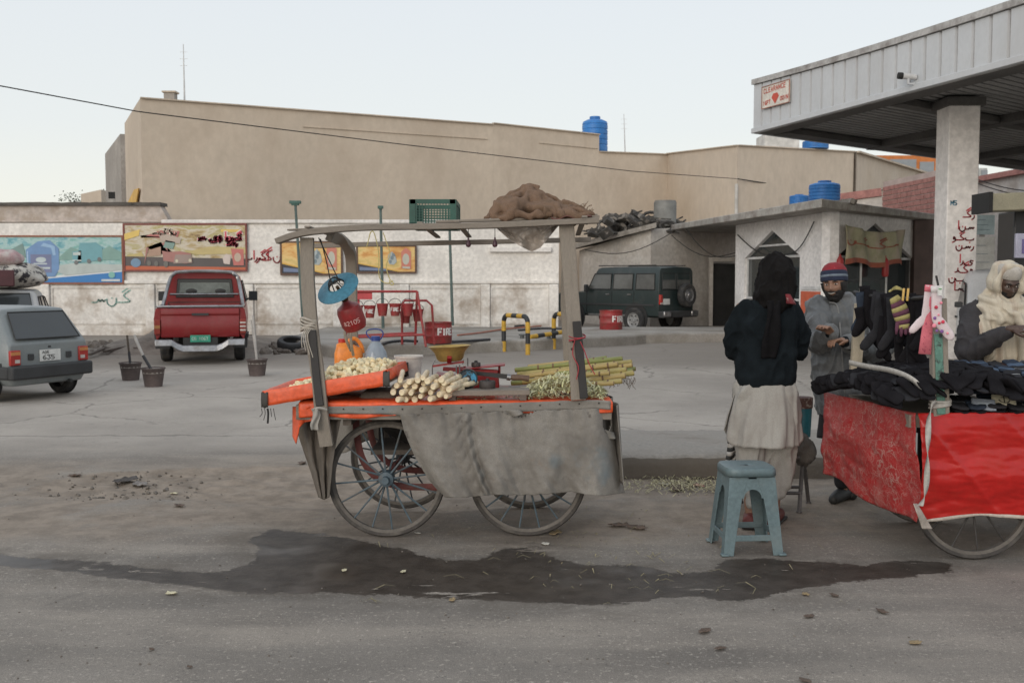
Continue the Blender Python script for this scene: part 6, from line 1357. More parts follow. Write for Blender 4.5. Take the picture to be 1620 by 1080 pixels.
# ---------------------------------------------------------------- green plastic crate on the roof
cz = 1.928; cw_,cd_,ch_ = .285,.5,.168; cx0 = W(649,350,6.42).x; cb = V(cx0 + cw_ / 2,6.42 + cd_ / 2,cz)
cr_ = thing('plastic_crate','dark green slatted plastic crate standing on the cart roof','crate',cb); M_crate = pm('crate_green',(.012,.075,.055),.5,.3,4,.1,50)
for z_ in (.006,ch_ - .014):
    for sy in (-1,1): mb = MB(); mb.box((0,sy * cd_ / 2,z_),(cw_,.012,.028)); obj('rim_bar',mb,M_crate,cr_)
    for sxx in (-1,1): mb = MB(); mb.box((sxx * cw_ / 2,0,z_),(.012,cd_ - .014,.028)); obj('rim_bar',mb,M_crate,cr_)
for sxx in (-1,1):
    for sy in (-1,1): mb = MB(); mb.box((sxx * (cw_ / 2 - .014),sy * (cd_ / 2 - .014),ch_ / 2),(.04,.04,ch_ - .002)); obj('corner_post',mb,M_crate,cr_)
def lattice(w2,n1,n2,M):
    mb = MB()
    for i in range(n1): x = lerp(-w2,w2,(i + .5) / n1); mb.bar((x,0,.02),(x,0,ch_ - .028),.005,.006)
    for j in range(n2): z_ = lerp(.02,ch_ - .03,(j + .5) / n2); mb.bar((-w2,0,z_),(w2,0,z_),.0052,.005)
    mb.xf(M); obj('lattice',mb,M_crate,cr_,smooth=False)['kind'] = 'stuff'
lattice(cw_ / 2 - .03,12,7,Matrix.Translation((0,-cd_ / 2,0))); lattice(cw_ / 2 - .03,12,7,Matrix.Translation((0,cd_ / 2,0)))
for sxx in (-1,1): lattice(cd_ / 2 - .03,20,7,Matrix.Translation((sxx * cw_ / 2,0,0)) @ Matrix.Rotation(PI / 2,4,'Z'))
mb = MB()
for i in range(9): x = lerp(-cw_ / 2,cw_ / 2,(i + .5) / 9); mb.box((x,0,.004),(.02,cd_ - .02,.006))
obj('bottom_slats',mb,M_crate,cr_)['kind'] = 'stuff'
# ---------------------------------------------------------------- burlap sack with plastic film
def sackf(u,v):
    px = np.interp(u,[0,.03,.08,.2,.33,.38,.45,.6,.78,.92,1],[777,775,780,806,828,840,852,878,905,925,934])
    pyt = np.interp(u,[0,.03,.08,.2,.33,.38,.45,.6,.78,.92,1],[345,328,318,306,297,291,301,314,323,331,342])
    z0 = W(px,350,6.2).z; zt_ = W(px,pyt,6.45).z; a = PI * v; D_ = 6.42 - .40 * cos(a); zz = z0 + (zt_ - z0) * sin(a) ** .65
    x = (px - 810) / F * 6.42; q = (x * 9,D_ * 5,zz * 9)
    f = .024 * FB(q,1.5,3,4); rdg = .045 * (1 - abs(sin(u * 13 + v * 4.5 + 2 * N3(q,.5)))) ** 3 * sin(a) + .032 * (1 - abs(sin(u * 19 - v * 7 + 2 * N3(q,.9)))) ** 4 * sin(a)
    return V(x + f,D_ - (f + rdg * .8) * cos(a) * 0 - rdg * .6,zz + f * sin(a) + rdg * .35 * sin(a))
M_burlap = pm('burlap',(.20,.13,.09),.95,.3,5,.9,240,spec=.15,col2=(.10,.065,.04),c2s=5,c2lo=.5,c2hi=.7,bd=.004,fine=.2)
bsx = thing('burlap_sack','crumpled brown burlap sack heaped on the right end of the cart roof','sack',W(850,350,6.4))
def draped_sack():
    mb = MB(); q = lambda px,py,D_: W(px,py,D_)
    pk_ = q(838,300,6.42); mb.ell(q(826,338,6.42),(.18,.30,.074),None,24,14); mb.ell(q(882,342,6.38),(.21,.30,.058),None,24,14); mb.ell(q(846,322,6.40),(.085,.22,.082),None,20,12); mb.ell(q(862,334,6.3),(.16,.26,.06),None,20,12); mb.ell(q(812,332,6.3),(.12,.27,.068),None,20,12)
    # folds running down from the peak to the edges
    for pts,r in (([(838,297,6.4),(815,312,6.3),(790,326,6.15),(781,342,6.08)],(.022,.030,.034,.022)),([(840,298,6.36),(830,316,6.2),(812,334,6.06),(800,348,6.02)],(.02,.026,.026,.018)),
            ([(846,303,6.4),(866,318,6.25),(880,330,6.08),(888,342,6.02)],(.02,.022,.024,.02)),
            ([(848,304,6.44),(882,318,6.4),(912,327,6.3),(934,336,6.2)],(.018,.02,.02,.014)),([(852,312,6.3),(886,326,6.16),(918,334,6.05),(938,340,6.05)],(.016,.018,.018,.012)),
            ([(836,298,6.5),(806,312,6.6),(786,326,6.6),(780,342,6.5)],(.03,.034,.03,.02)),([(790,330,6.12),(815,338,6.04),(845,341,6.0),(870,339,6.02)],(.016,.02,.022,.016)),
            ([(838,304,6.42),(836,294,6.42),(842,291,6.42),(850,297,6.42)],(.02,.014,.010,.012))):
        limb(mb,[q(*p) for p in pts],list(r),12,6)
    for p in ((780,344,6.3),(800,346,6.1),(900,346,6.2),(925,346,6.3)): mb.ell(q(*p),(.06,.1,.028))
    def wr_(p,n_):
        w3 = noise.noise(p * 5); return .005 * sin(p.x * 45 + p.z * 70 + 9 * w3) + .012 * max(0,1 - abs(w3) * 6) ** 2 + .008 * noise.noise(p * 16) + .004 * noise.noise(p * 38)
    return baked(mb,.0075,M_burlap,14,wr_,'heap')
obj('heap',to_local(draped_sack(),bsx),M_burlap,bsx)
def lip(u,v):    # rolled open mouth of the sack, front right
    a = 2 * PI * v; c_ = V((lerp(862,940,u) - 810) / F * 6.05,6.06 + .02 * sin(u * 7),W(900,lerp(337,344,u),6.05).z); r = lerp(.048,.022,u) * (1 + .25 * N3((u * 5,v * 3,2),1)); return c_ + V(.012 * cos(a),1.3 * r * cos(a),r * sin(a) * .95 + .006 * sin(u * 16))
mb = MB(); mb.grid(lip,40,20); obj('rolled_mouth',mb,M_burlap,bsx,world=1,ang=3,solid=.005)
def lipin(u,v): return V((lerp(872,936,u) - 810) / F * 5.98,lerp(5.99,6.1,v),W(900,lerp(346,338,v) + 3 * sin(u * 12),6.05).z)
mb = MB(); mb.grid(lipin,30,6); obj('frayed_hem',mb,pm('burlap_red',(.15,.065,.05),.95,.4,12),bsx,world=1,ang=3,solid=.004)
mb = MB(); rn = random.Random(2)
for i in range(40): p = W(rn.uniform(905,938),rn.uniform(324,340),rn.uniform(6.0,6.3)); mb.tube([p,p + V(rn.uniform(-.01,.03),0,rn.uniform(-.01,.03))],.0015,4)
obj('frayed_threads',mb,M_burlap,bsx,world=1)['kind'] = 'stuff'
def film(u,v):
    top_ = lerp(340,356,u) if u < .2 else 356; py = lerp(np.interp(u,[0,.15,.3,1],[340,345,354,352]),np.interp(u,[0,.15,.3,.5,.62,.75,.9,1],[352,366,380,392,398,392,372,358]),v)
    return W(lerp(780,886,u) + (-6 * v + 3 * sin(v * 9)),py,6.12 + .06 * sin(u * 19 + v * 3) * v + .03 * FB((u * 9,v * 4,0),1) + .2 * (v * (1 - v)))
mb = MB(); mb.grid(film,70,30); fm = glassmat('plastic_film',(.55,.49,.44),.35,.9); o_ = obj('plastic_film',mb,fm,None,ang=3,solid=.002); tag(o_,'pale crumpled plastic film drooping under the burlap sack','plastic sheet')

# ---------------------------------------------------------------- gas lamp
lc = W(533,453,6.12); ax = V(.33,.62,-.71).normalized(); x_,y_,_ = frame(ax); ML = Matrix((x_,y_,ax)).transposed()
gl = thing('gas_lamp','portable gas lamp with a round blue shade and red bottle, hanging at the left post','lamp',lc)
M_shade = pm('shade_blue',(.05,.18,.26),.5,.2,6,.1,50,col2=(.22,.3,.32),c2s=8,c2lo=.6,c2hi=.8)
mb = MB(); mb.lathe([(.056,-.012),(.06,-.004),(.132,.012),(.135,.016),(.132,.018),(.058,.002),(.053,-.008),(.056,-.012)],40,ML,lc); obj('shade',mb,M_shade,gl,world=1)
mb = MB(); mb.lathe([(.0,.0),(.010,0),(.012,.05),(.02,.055),(.024,.11),(.012,.13),(.0,.13)],14,ML,lc); obj('burner',mb,pm('brass_dark',(.09,.06,.03),.4,.2,4,0,metal=.6),gl,world=1)
for k in range(6):
    a = k * PI / 3 + .3; P = [lc + ML @ V(.05 * cos(a),.05 * sin(a),-.004),lc + ML @ V(.034 * cos(a),.034 * sin(a),-.045),lc + ML @ V(.012 * cos(a),.012 * sin(a),-.062)]; mb = MB(); mb.tube(catmull(P,4),.004,5); obj('cage_wire',mb,M_seal,gl,world=1)
mb = MB(); mb.tube([lc + ML @ V(.052 * cos(a),.052 * sin(a),-.002) for a in lsp(0,2 * PI,25)[:-1]],.005,6,closed=True); obj('cage_ring',mb,M_seal,gl,world=1)
mb = MB(); mb.tube([lc + ML @ V(.03 * cos(a),.03 * sin(a),-.048) for a in lsp(0,2 * PI,25)[:-1]],.004,6,closed=True); obj('cage_ring',mb,M_seal,gl,world=1)
bd_ = V(.28,.30,-.91).normalized(); bx_,by_,_ = frame(bd_); MB_ = Matrix((bx_,by_,bd_)).transposed(); b0 = lc + ax * .11
mb = MB(); mb.lathe([(0,-.01),(.018,-.01),(.02,.015),(.035,.03),(.068,.05),(.078,.08),(.078,.165),(.066,.198),(.03,.212),(0,.214)],28,MB_,b0); bo = obj('gas_bottle',mb,pm('bottle_red',(.28,.02,.022),.4,.2,5,.05,50,col2=(.18,.03,.03),c2s=9),gl,world=1)
def bsurf(u,v):
    # label plane facing the viewer
    vx = V(1,-.05,.18).normalized(); a = u / .078; side = (V(0,-1,0) - bd_ * V(0,-1,0).dot(bd_)).normalized(); tx = bd_.cross(side); tx = tx if tx.x > 0 else -tx
    return b0 + bd_ * (.135 - v) + (side * cos(a) + tx * sin(a)) * .0795
mb = MB(); text(mb,'82105',-.05,-.012,.026,.004,bsurf,asp=.62); obj('bottle_lettering',mb,pm('print_pink',(.6,.4,.38),.5),bo,world=1)['kind'] = 'stuff'
for k,(a,b) in enumerate(((W(504,376,6.0),lc + ML @ V(-.04,0,-.03)),(W(507,378,6.0),lc + ML @ V(.0,-.03,-.05)))): mb = MB(); mb.tube(catmull([a,lerp(a,b,.5) + V(.004 * k,0,0),b],4),.0035,5); obj('hanging_wire',mb,M_seal,gl,world=1)
mb = MB(); c_ = W(550,530,6.45); mb.tube(catmull([c_ + V(-.02,0,.02),c_ + V(0,-.05,-.03),c_ + V(.02,0,-.1)],5),.009,6); mb.tube(catmull([c_ + V(.02,0,.02),c_ + V(.03,-.05,-.05),c_ + V(.035,0,-.13)],5),.009,6); o_ = obj('rope_hank',mb,pm('rope_tan',(.3,.25,.19),.9),gl,world=1)['kind'] = 'stuff'

# ---------------------------------------------------------------- orange tray of cut cane pieces
tA,tB,tC,tD = W(420,632,6.02),W(612,599,6.02),W(642,584,6.62),W(470,612,6.62)
tr = thing('orange_tray','tilted wooden tray lined with orange sheet at the left end of the cart','tray',(tA + tC) / 2 - V(0,0,.1))
nrm_t = (tB - tA).cross(tD - tA).normalized(); nrm_t = nrm_t if nrm_t.z > 0 else -nrm_t
def tp_(u,v,h=0): return lerp(lerp(tA,tB,u),lerp(tD,tC,u),v) + nrm_t * h
mb = MB(); mb.hexa([tp_(0,0,-.03),tp_(1,0,-.03),tp_(1,1,-.03),tp_(0,1,-.03),tp_(0,0,-.012),tp_(1,0,-.012),tp_(1,1,-.012),tp_(0,1,-.012)]); obj('tray_board',mb,M_wood,tr,world=1)
M_or2 = M_orange
def lipf(a,b,name,h0=.0,drop_=.075):
    def f(u,v):
        p = lerp(a,b,u); wob = .008 * FB((p.x * 8,p.y * 8,v * 2),1); outw = ((a + b) / 2 - (tA + tC) / 2); outw = (outw - nrm_t * outw.dot(nrm_t)).normalized(); 
        prof = [(-.10,.001),(-.03,.012),(-.004,.05),(.01,.052),(.016,.03),(.016,-drop_ + .05)]; k = v * 5; i = min(4,int(k)); t_ = k - i; o1 = lerp(prof[i][0],prof[i + 1][0],t_); z1 = lerp(prof[i][1],prof[i + 1][1],t_)
        return p + outw * (o1 + wob * .6) + nrm_t * (z1 + wob * (.6 if i > 3 else .3))
    mb = MB(); mb.grid(f,60,15); return obj(name,mb,M_or2,tr,world=1,solid=.004,ang=1.2)
lipf(tA,tB,'tray_lip',drop_=.088); lipf(tB,tC,'tray_lip',drop_=.06); lipf(tC,tD,'tray_lip',drop_=.06); lipf(tD,tA,'tray_lip',drop_=.08)
mb = MB(); mb.grid(lambda u,v: tp_(u,v,-.004 + .008 * FB((u * 7,v * 4,1),1)),40,20); obj('tray_sheet',mb,M_or2,tr,world=1,ang=2)
for c_,nm in ((tA,'corner_tape'),(tB,'corner_tape'),(tC,'corner_tape')):
    mb = MB(); mb.grid(lambda u,v: c_ + V(lerp(-.02,.02,u),-.022 - .006 * sin(v * 4),lerp(-.045,.045,v) + .004 * sin(u * 9)),5,6); obj(nm,mb,pm('tape_black',(.05,.045,.04),.7,.3),tr,world=1,solid=.004,ang=2)
for k in range(5): mb = MB(); p = tA + V(-.02 + .018 * k,-.02,-.05); mb.tube(catmull([p,p + V(.004,0,-.03),p + V(.006 * (k - 2),0,-.05 - .02 * (k % 3))],3),.002 if k != 2 else .006,4); obj('loose_thread',mb,M_seal,tr,world=1)
# prop under the tray
mb = MB(); mb.box(W(602,627,6.35),(.22,.3,.09)); o_ = obj('cloth_pad',mb,pm('pad_grey',(.16,.14,.12),.95,.3,5,.8,80),None,bev=.03); tag(center(o_),'grey folded pad under the right end of the orange tray','pad')
mb = MB(); mb.box(W(548,640,6.4) + V(0,0,.02),(.3,.35,.06)); o_ = obj('wood_block',mb,pm('old_wood_dark',(.12,.1,.085),.9,.3),None,bev=.01); tag(center(o_),'dark wooden block propping the orange tray from below','block')
# cut pieces: a heap of short peeled cylinders
M_cane = [pm('cane_peeled_a',(.80,.69,.46),.55,.15,20,.3,150,col2=(.7,.62,.42),c2s=25),pm('cane_peeled_b',(.74,.60,.36),.55,.15,20,.3,150),pm('cane_peeled_c',(.78,.71,.47),.55,.15,20,.3,150)]
def cane_bit(r,h,mat,name):
    mb = MB(); mb.lathe([(0,-h / 2),(r * .9,-h / 2),(r,-h / 2 + .003),(r * .95,0),(r,h / 2 - .003),(r * .9,h / 2),(0,h / 2)],9); return mb.mesh(name,mat,True,.6)
bits = [cane_bit(.0155,.034,M_cane[k % 3],'cane_piece') for k in range(6)]
for k,m_ in enumerate(bits): m_.transform(Matrix.Diagonal((1,1,(.8,1,1.25,.95,1.4,.7)[k],1)))
rn = random.Random(21); placed = []
def heap_h(u,v):
    return .105 * max(0,1 - ((u - .72) / .36) ** 2) ** .8 * max(0,1 - ((v - .5) / .52) ** 2) + .035 * max(0,1 - ((u - .35) / .4) ** 2) * max(0,1 - ((v - .45) / .5) ** 2)
n_try = 0
while len(placed) < 270 and n_try < 9000:
    n_try += 1; u = rn.uniform(.12,.96); v = rn.uniform(.08,.95) ; h = heap_h(u,v)
    if h < .008 and rn.random() < .8: continue
    p = tp_(u,v,.012 + h + rn.uniform(-.02,.003))
    if any((p - q).length < .0235 for q in placed): continue
    placed.append(p)
for i,p in enumerate(placed):
    o_ = bpy.data.objects.new('cane_piece',bits[i % 6]); C.objects.link(o_); o_.location = p; o_.rotation_euler = (rn.uniform(.4,2.7),rn.uniform(-.6,.6),rn.uniform(0,6.28)); tag(o_,'short peeled cut piece of pale sugarcane heaped in the orange tray','cane piece','cut sugarcane pieces heaped in the orange tray')
mb = MB(); mb.grid(lambda u,v: tp_(lerp(.1,.97,u),lerp(.06,.95,v),heap_h(lerp(.1,.97,u),lerp(.06,.95,v)) - .018),30,16); o_ = obj('cane_heap',mb,M_cane[1],None,ang=3); o_['kind'] = 'stuff'; tag(o_,'buried cane bits filling the inside of the heap in the orange tray','cane bits')

# ---------------------------------------------------------------- bundle of peeled cane sticks, ends towards the camera
def stick_mesh(L,r,mat,name,nodes=True,n_=12):
    mb = MB(); prof = [(0,0),(r * .85,0),(r,.004)]
    z_ = .05
    while z_ < L - .03:
        prof += [(r * .96,z_ - .012)] + ([(r * 1.08,z_),(r * .95,z_ + .004)] if nodes else []); z_ += .085
    prof += [(r * .97,L - .004),(r * .8,L),(0,L)]; mb.lathe(prof,n_); return mb.mesh(name,mat,True,.8)
M_pst = pm('cane_stick',(.76,.62,.43),.5,.18,15,.3,120,col2=(.76,.68,.46),c2s=14)
sm = [stick_mesh(L,r,M_pst,'peeled_stick') for L,r in ((.26,.0185),(.30,.0175),(.22,.020),(.28,.016))]
rows_ = [(624,5),(0,0)]; rn = random.Random(8); lab = 'peeled pale sugarcane stick in the bundle beside the weighing scale'
spots_ = [(628,632),(641,632),(655,632),(664,627),(679,631),(621,621),(634,621),(649,622),(666,617),(680,621),(693,624),(704,627),(626,610),(640,610),(655,611),(669,607),(684,612),(697,614),(709,616),(632,602),(646,604),(660,602),(675,603),(688,604),(701,606),(714,610),(697,601),(668,598)]
for i,(px,py) in enumerate(spots_):
    D_ = 5.99 + rn.uniform(-.03,.05); p = W(px + 1,py,D_); o_ = bpy.data.objects.new('peeled_stick',sm[i % 4]); C.objects.link(o_); p.z = max(p.z,TZ + .016); o_.location = p
    d = V(rn.uniform(-.1,.55) if px < 690 else rn.uniform(.2,1.1),1,rn.uniform(-.02,.12)).normalized(); o_.rotation_euler = d.to_track_quat('Z','Y').to_euler(); tag(o_,'peeled pale sugarcane stick in the ' + ('bottom' if py > 624 else 'lower middle' if py > 614 else 'upper middle' if py > 605 else 'top') + ' layer of the bundle, ' + ('left' if px < 650 else 'middle' if px < 682 else 'right, by the scale'),'cane stick','peeled cane sticks bundled beside the scale')
# long unpeeled canes
M_green = [pm('cane_green_%d' % k,c,.5,.25,6,.2,60,col2=c2_,c2s=9,c2lo=.5,c2hi=.7,stretch=(1,1,.3)) for k,(c,c2_) in enumerate((((.40,.33,.12),(.50,.36,.15)),((.46,.34,.13),(.32,.26,.09)),((.24,.26,.08),(.42,.33,.13))))]
def long_cane(L,r,mat,k):
    mb = MB(); prof = [(0,0),(r * .8,0),(r,.004)]; z_ = .06 + .02 * k
    while z_ < L - .04: prof += [(r * .97,z_ - .02),(r * 1.02,z_ - .006),(r * 1.22,z_),(r * .95,z_ + .006)]; z_ += .10 + .012 * ((k * 7 + int(z_ * 10)) % 3)
    prof += [(r,L - .004),(r * .8,L),(0,L)]; mb.lathe(prof,12); me_ = mb.mesh('sugarcane',mat,True,.8)
    for f in me_.vertices: f.co.x += .012 * sin(f.co.z * 4 + k)
    me_.materials.append(pm('cane_node',(.2,.12,.07),.7,.3)); 
    for p in me_.polygons:
        cz_ = sum(me_.vertices[v].co.z for v in p.vertices) / len(p.vertices); rr = max(math.hypot(me_.vertices[v].co.x,me_.vertices[v].co.y) for v in p.vertices)
        if len(p.vertices) == 4 and abs(p.normal.z) > .25 and rr > r * .8: p.material_index = 1
    return me_
canes = [((870,583),(970,571),6.9,.013),((845,600),(965,590),6.5,.014),((880,590),(1002,586),6.64,.013),((835,596),(930,574),6.84,.013),((855,610),(972,606),6.4,.014),((815,585),(985,567),6.78,.016),((818,592),(1000,572),6.74,.016),((812,598),(978,576),6.70,.017),((830,586),(1006,583),6.82,.015),((826,604),(992,584),6.62,.017),((840,612),(990,594),6.52,.018),((822,588),(960,566),6.86,.016),((860,606),(1003,590),6.58,.018),((835,580),(950,568),6.92,.014),((808,606),(960,598),6.66,.017),((850,616),(985,602),6.44,.017),((870,596),(1001,577),6.70,.015)]
cane_l = ['thin pale cane crossing near the top right of the pile','thin cane lying at a slant in the middle of the pile','thin cane with a bare end at the right side of the pile','short thin cane rising behind the right post','thin cane half buried in the shredded fibre','topmost long unpeeled cane, reaching the right edge of the pile','second long yellow green cane from the top of the pile','third long cane in the pile, tied end at right','greenest thin cane sticking out furthest to the right','yellow cane in the middle of the pile','thick yellow cane at the front of the pile, beside the post','cane at the back of the pile behind the right post','thick ringed cane at the front right of the pile','thin short cane at the very back of the pile','greenish cane whose left end lies beside the knife','lowest cane of the pile, on the shredded fibre','thin cane lying between two thicker ones, right half of the pile']
for i,(a,b,D_,r) in enumerate(canes):
    p,q = W(*a,D_),W(*b,D_ - .12); p.z = max(p.z,TZ + r + .005); me_ = long_cane((q - p).length,r,M_green[i % 3],i); o_ = bpy.data.objects.new('sugarcane',me_); C.objects.link(o_); o_.location = p; o_.rotation_euler = (q - p).to_track_quat('Z','Y').to_euler(); tag(o_,cane_l[i],'sugarcane','unpeeled sugarcanes at the right end of the cart')
# roots at the cane butts
mb = MB(); rn = random.Random(3)
for i in range(36): p = W(rn.uniform(960,1004),rn.uniform(592,602),6.5); mb.tube(catmull([p,p + V(rn.uniform(-.01,.01),0,-.02),p + V(rn.uniform(-.03,.03),0,rn.uniform(-.07,-.03))],3),.0014,3)
o_ = obj('cane_roots',mb,pm('root_brown',(.1,.07,.05),.9),None); o_['kind'] = 'stuff'; tag(o_,'fine brown rootlets hanging from the cane butts','roots')
# shredded fibre heap
mb = MB(); rn = random.Random(6)
for i in range(1700):
    u = rn.random() ** .9; px = lerp(712,956,u) if rn.random() < .12 else lerp(828,958,rn.random()); v = rn.random(); D_ = lerp(6.1,6.5,v); h = .15 * sin(PI * min(1,max(0,(px - 815) / 155))) * sin(PI * (v * .8 + .1)) * rn.random() ** .5
    p = V((px - 810) / F * D_,D_,TZ + .008 + h); L = rn.uniform(.02,.085); a = rn.uniform(0,PI); d = V(cos(a),sin(a),rn.uniform(-.35,.45)).normalized() * L / 2; w_ = d.cross(V(rn.uniform(-.5,.5),0,1)).normalized() * rn.uniform(.0015,.005); bnd = V(0,0,rn.uniform(-.01,.015)); n_ = V(0,0,.0012)
    mb.add([p - d - w_,p - d + w_,p + bnd + w_,p + bnd - w_,p + d + w_,p + d - w_],[(0,1,2,3),(3,2,4,5)])
o_ = obj('cane_shreds',mb,pm('shreds',(.60,.59,.30),.7,.35,30,.2,100,col2=(.62,.6,.42),c2s=18,c2lo=.4,c2hi=.6),None,smooth=False); o_['kind'] = 'stuff'; tag(o_,'pale green heap of shredded cane peelings on the cart deck','peelings')

# ---------------------------------------------------------------- bottles and bucket behind the tray
def on_deck(px,D_): return V((px - 810) / F * D_,D_,TZ + .01)
jb = on_deck(551,6.82) + V(0,0,.03); jt_ = thing('jerrycan','orange plastic jerrycan with a red cap behind the orange tray','jerrycan',jb,.1); M_jer = pm('jerry_orange',(.78,.24,.03),.4,.12,5,.05,30)
rows = []
for z_,w2,d2 in ((0,.085,.055),(.01,.095,.062),(.2,.095,.062),(.235,.085,.055),(.262,.05,.045),(.272,.03,.03)):
    rows.append([V((-.03 if z_ > .25 else 0) + w2 * (abs(cos(a)) ** .45) * (1 if cos(a) > 0 else -1),d2 * (abs(sin(a)) ** .45) * (1 if sin(a) > 0 else -1),z_) for a in lsp(0,2 * PI,25)[:-1]])
mb = MB(); mb.loft(rows); obj('can_body',mb,M_jer,jt_,ang=1)
mb = MB(); mb.tube(catmull([(-.005,0,.25),(.01,0,.29),(.05,0,.295),(.085,0,.25),(.095,0,.2)],5),.017,10,sq=.8); obj('handle',mb,M_jer,jt_,ang=2)
mb = MB(); mb.lathe([(.024,.265),(.024,.295),(.02,.298),(0,.298)],16,None,(-.045,0,0)); obj('cap',mb,pm('cap_red',(.5,.03,.02),.4),jt_)
jb = on_deck(594,6.84) + V(0,0,.02); jt_ = thing('water_jug','clear water jug with blue cap and handle behind the tray','jug',jb)
mb = MB(); mb.lathe([(0,0),(.07,0),(.08,.012),(.08,.05),(.077,.055),(.08,.06),(.08,.11),(.077,.115),(.08,.12),(.08,.17),(.072,.215),(.05,.255),(.03,.285),(.027,.3),(0,.3)],28)
obj('bottle',mb,glassmat('jug_plastic',(.40,.47,.55),.15,.72),jt_)
mb = MB(); mb.lathe([(0,.004),(.072,.004),(.074,.1),(.074,.155),(0,.157)],24); obj('water',mb,glassmat('jug_water',(.36,.42,.48),.05,.6),jt_)
M_cb = pm('cap_blue',(.03,.07,.3),.4); mb = MB(); mb.lathe([(.031,.292),(.031,.32),(.027,.324),(0,.324)],18); obj('cap',mb,M_cb,jt_)
mb = MB(); mb.tube(catmull([(-.032,0,.3),(-.062,0,.34),(-.05,0,.365),(0,0,.372),(.04,0,.362),(.05,0,.335),(.032,0,.3)],5),.0045,6); obj('handle',mb,M_cb,jt_)
jb = on_deck(646,6.74) + V(0,0,.015); jt_ = thing('white_bucket','white plastic bucket standing behind the scale and tray','bucket',jb); mb = MB(); mb.lathe([(.075,0),(.092,.19),(.098,.192),(.098,.205),(.09,.205),(.088,.19),(.07,.015),(0,.015)],30); obj('pail',mb,pm('pail_white',(.68,.64,.60),.5,.12,4,.1,30),jt_)
mb = MB(); mb.lathe([(.0,.15),(.086,.15)],20); obj('contents',mb,pm('bucket_water',(.25,.22,.2),.3),jt_)

# ---------------------------------------------------------------- weighing scale
sb_ = on_deck(735,6.48); sc_ = thing('weighing_scale','red weighing scale with a brass bowl on the cart deck','scale',sb_); M_scr = pm('scale_red',(.25,.012,.014),.45,.25,6,.1,40)
def SW(px,py,D_=6.48): return W(px,py,D_)
M_brass = pm('brass',(.52,.37,.13),.42,.2,6,.1,30,metal=.6)
bc = SW(711,547,6.42); bc2 = V(bc.x,6.42,bc.z); mb = MB(); mb.lathe([(0,-.098),(.07,-.096),(.085,-.08),(.098,-.04),(.13,-.004),(.136,0),(.13,.0),(.094,-.036),(.08,-.076),(.066,-.09),(0,-.09)],36,rotm(.0,-.05,0),bc2); obj('bowl',mb,M_brass,sc_,world=1)
for pts in (([(688,569),(684,578),(684,592)]),([(733,569),(732,576)])): mb = MB(); mb.tube([SW(*q,6.38) for q in pts],.004,6); obj('cradle_wire',mb,M_chrome,sc_,world=1)
mb = MB(); a,b = SW(685,579,6.38),SW(734,572,6.38); mb.bar(a,b,.02,.012); obj('cradle_bar',mb,M_scr,sc_,world=1)
mb = MB(); mb.bar(SW(711,572,6.36),SW(711,565,6.32),.028,.02,V(0,1,0)); obj('bowl_clip',mb,M_scr,sc_,world=1)
# sloped base casting
q = [SW(689,590),SW(720,594),SW(720,612),SW(692,612)]; mb = MB(); mb.prism([V(p.x,6.38,p.z) for p in q],V(0,.22,0)); obj('base_casting',mb,M_scr,sc_,world=1,bev=.008)
q = [SW(718,596),SW(788,590),SW(790,614),SW(718,614)]; mb = MB(); mb.prism([V(p.x,6.46,p.z) for p in q],V(0,.16,0)); obj('base_casting',mb,M_scr,sc_,world=1,bev=.008)
mb = MB(); mb.bar(SW(701,583),SW(788,588),.05,.025); mb.bar(SW(728,580),SW(728,608),.04,.03,V(0,1,0)); obj('beam',mb,M_scr,sc_,world=1,bev=.004)
mb = MB(); a,b = SW(728,583,6.5),SW(799,576,6.5); mb.bar(a,b,.16,.008); obj('weight_platform',mb,M_scr,sc_,world=1,bev=.003)
for px in (735,790): mb = MB(); mb.tube([SW(px,579,6.5),SW(px,594,6.5)],.008,8); obj('platform_stem',mb,M_scr,sc_,world=1)
for a,b in (((722,578),(722,590)),((727,577),(727,592)),((740,566),(740,579))): mb = MB(); mb.tube([SW(*a,6.4),SW(*b,6.4)],.005,6); obj('pointer',mb,M_chrome,sc_,world=1)
# weights
def cyl_thing(nm,lb,cat,c,r,h,mat,M=None,hole=0):
    t_ = thing(nm,lb,cat,c); mb = MB(); mb.lathe([(hole,0),(r * .92,0),(r,.006),(r,h - .006),(r * .92,h),(r * .7,h),(r * .66,h - .006),(max(hole,.0),h - .006)] + ([(hole,0)] if hole else []),26,M,c); obj('weight_body',mb,mat,t_,world=1); 
    mb = MB(); mb.lathe([(.0,h - .004),(.012,h - .004),(.01,h + .012),(0,h + .014)],12,M,c); obj('knob',mb,M_blackiron,t_,world=1); return t_
M_ir = pm('iron_weight',(.05,.04,.038),.6,.3,6,.2,50)
c_ = W(771,617,6.22); c_.z = W(771,615,6.22).z; cyl_thing('iron_weight','larger dark iron weight standing on the small wooden board','weight',c_,.05,.052,M_ir)
cyl_thing('iron_weight','smaller dark iron weight on the red platform of the scale','weight',SW(753,580,6.47),.03,.028,M_ir)
c_ = W(740,599,6.24); M = rotm(PI / 2,0,0); t_ = thing('blue_weight','round blue painted weight standing on edge before the scale','weight',c_ - V(0,0,.055))
mb = MB(); mb.lathe([(.022,-.02),(.052,-.02),(.058,-.014),(.058,.014),(.052,.02),(.022,.02),(.022,-.02)],30,M,c_); obj('ring',mb,pm('ring_blue',(.05,.25,.42),.6,.4,14,.1,60,col2=(.02,.03,.04),c2s=22,c2lo=.48,c2hi=.52),t_,world=1)
mb = MB(); mb.lathe([(0,-.012),(.024,-.012),(.024,.012),(0,.012)],20,M,c_); obj('core',mb,M_blackiron,t_,world=1); mb = MB(); mb.ell(c_ + V(0,-.014,0),(.012,.006,.012)); obj('boss',mb,pm('boss_grey',(.4,.4,.4),.5),t_,world=1)
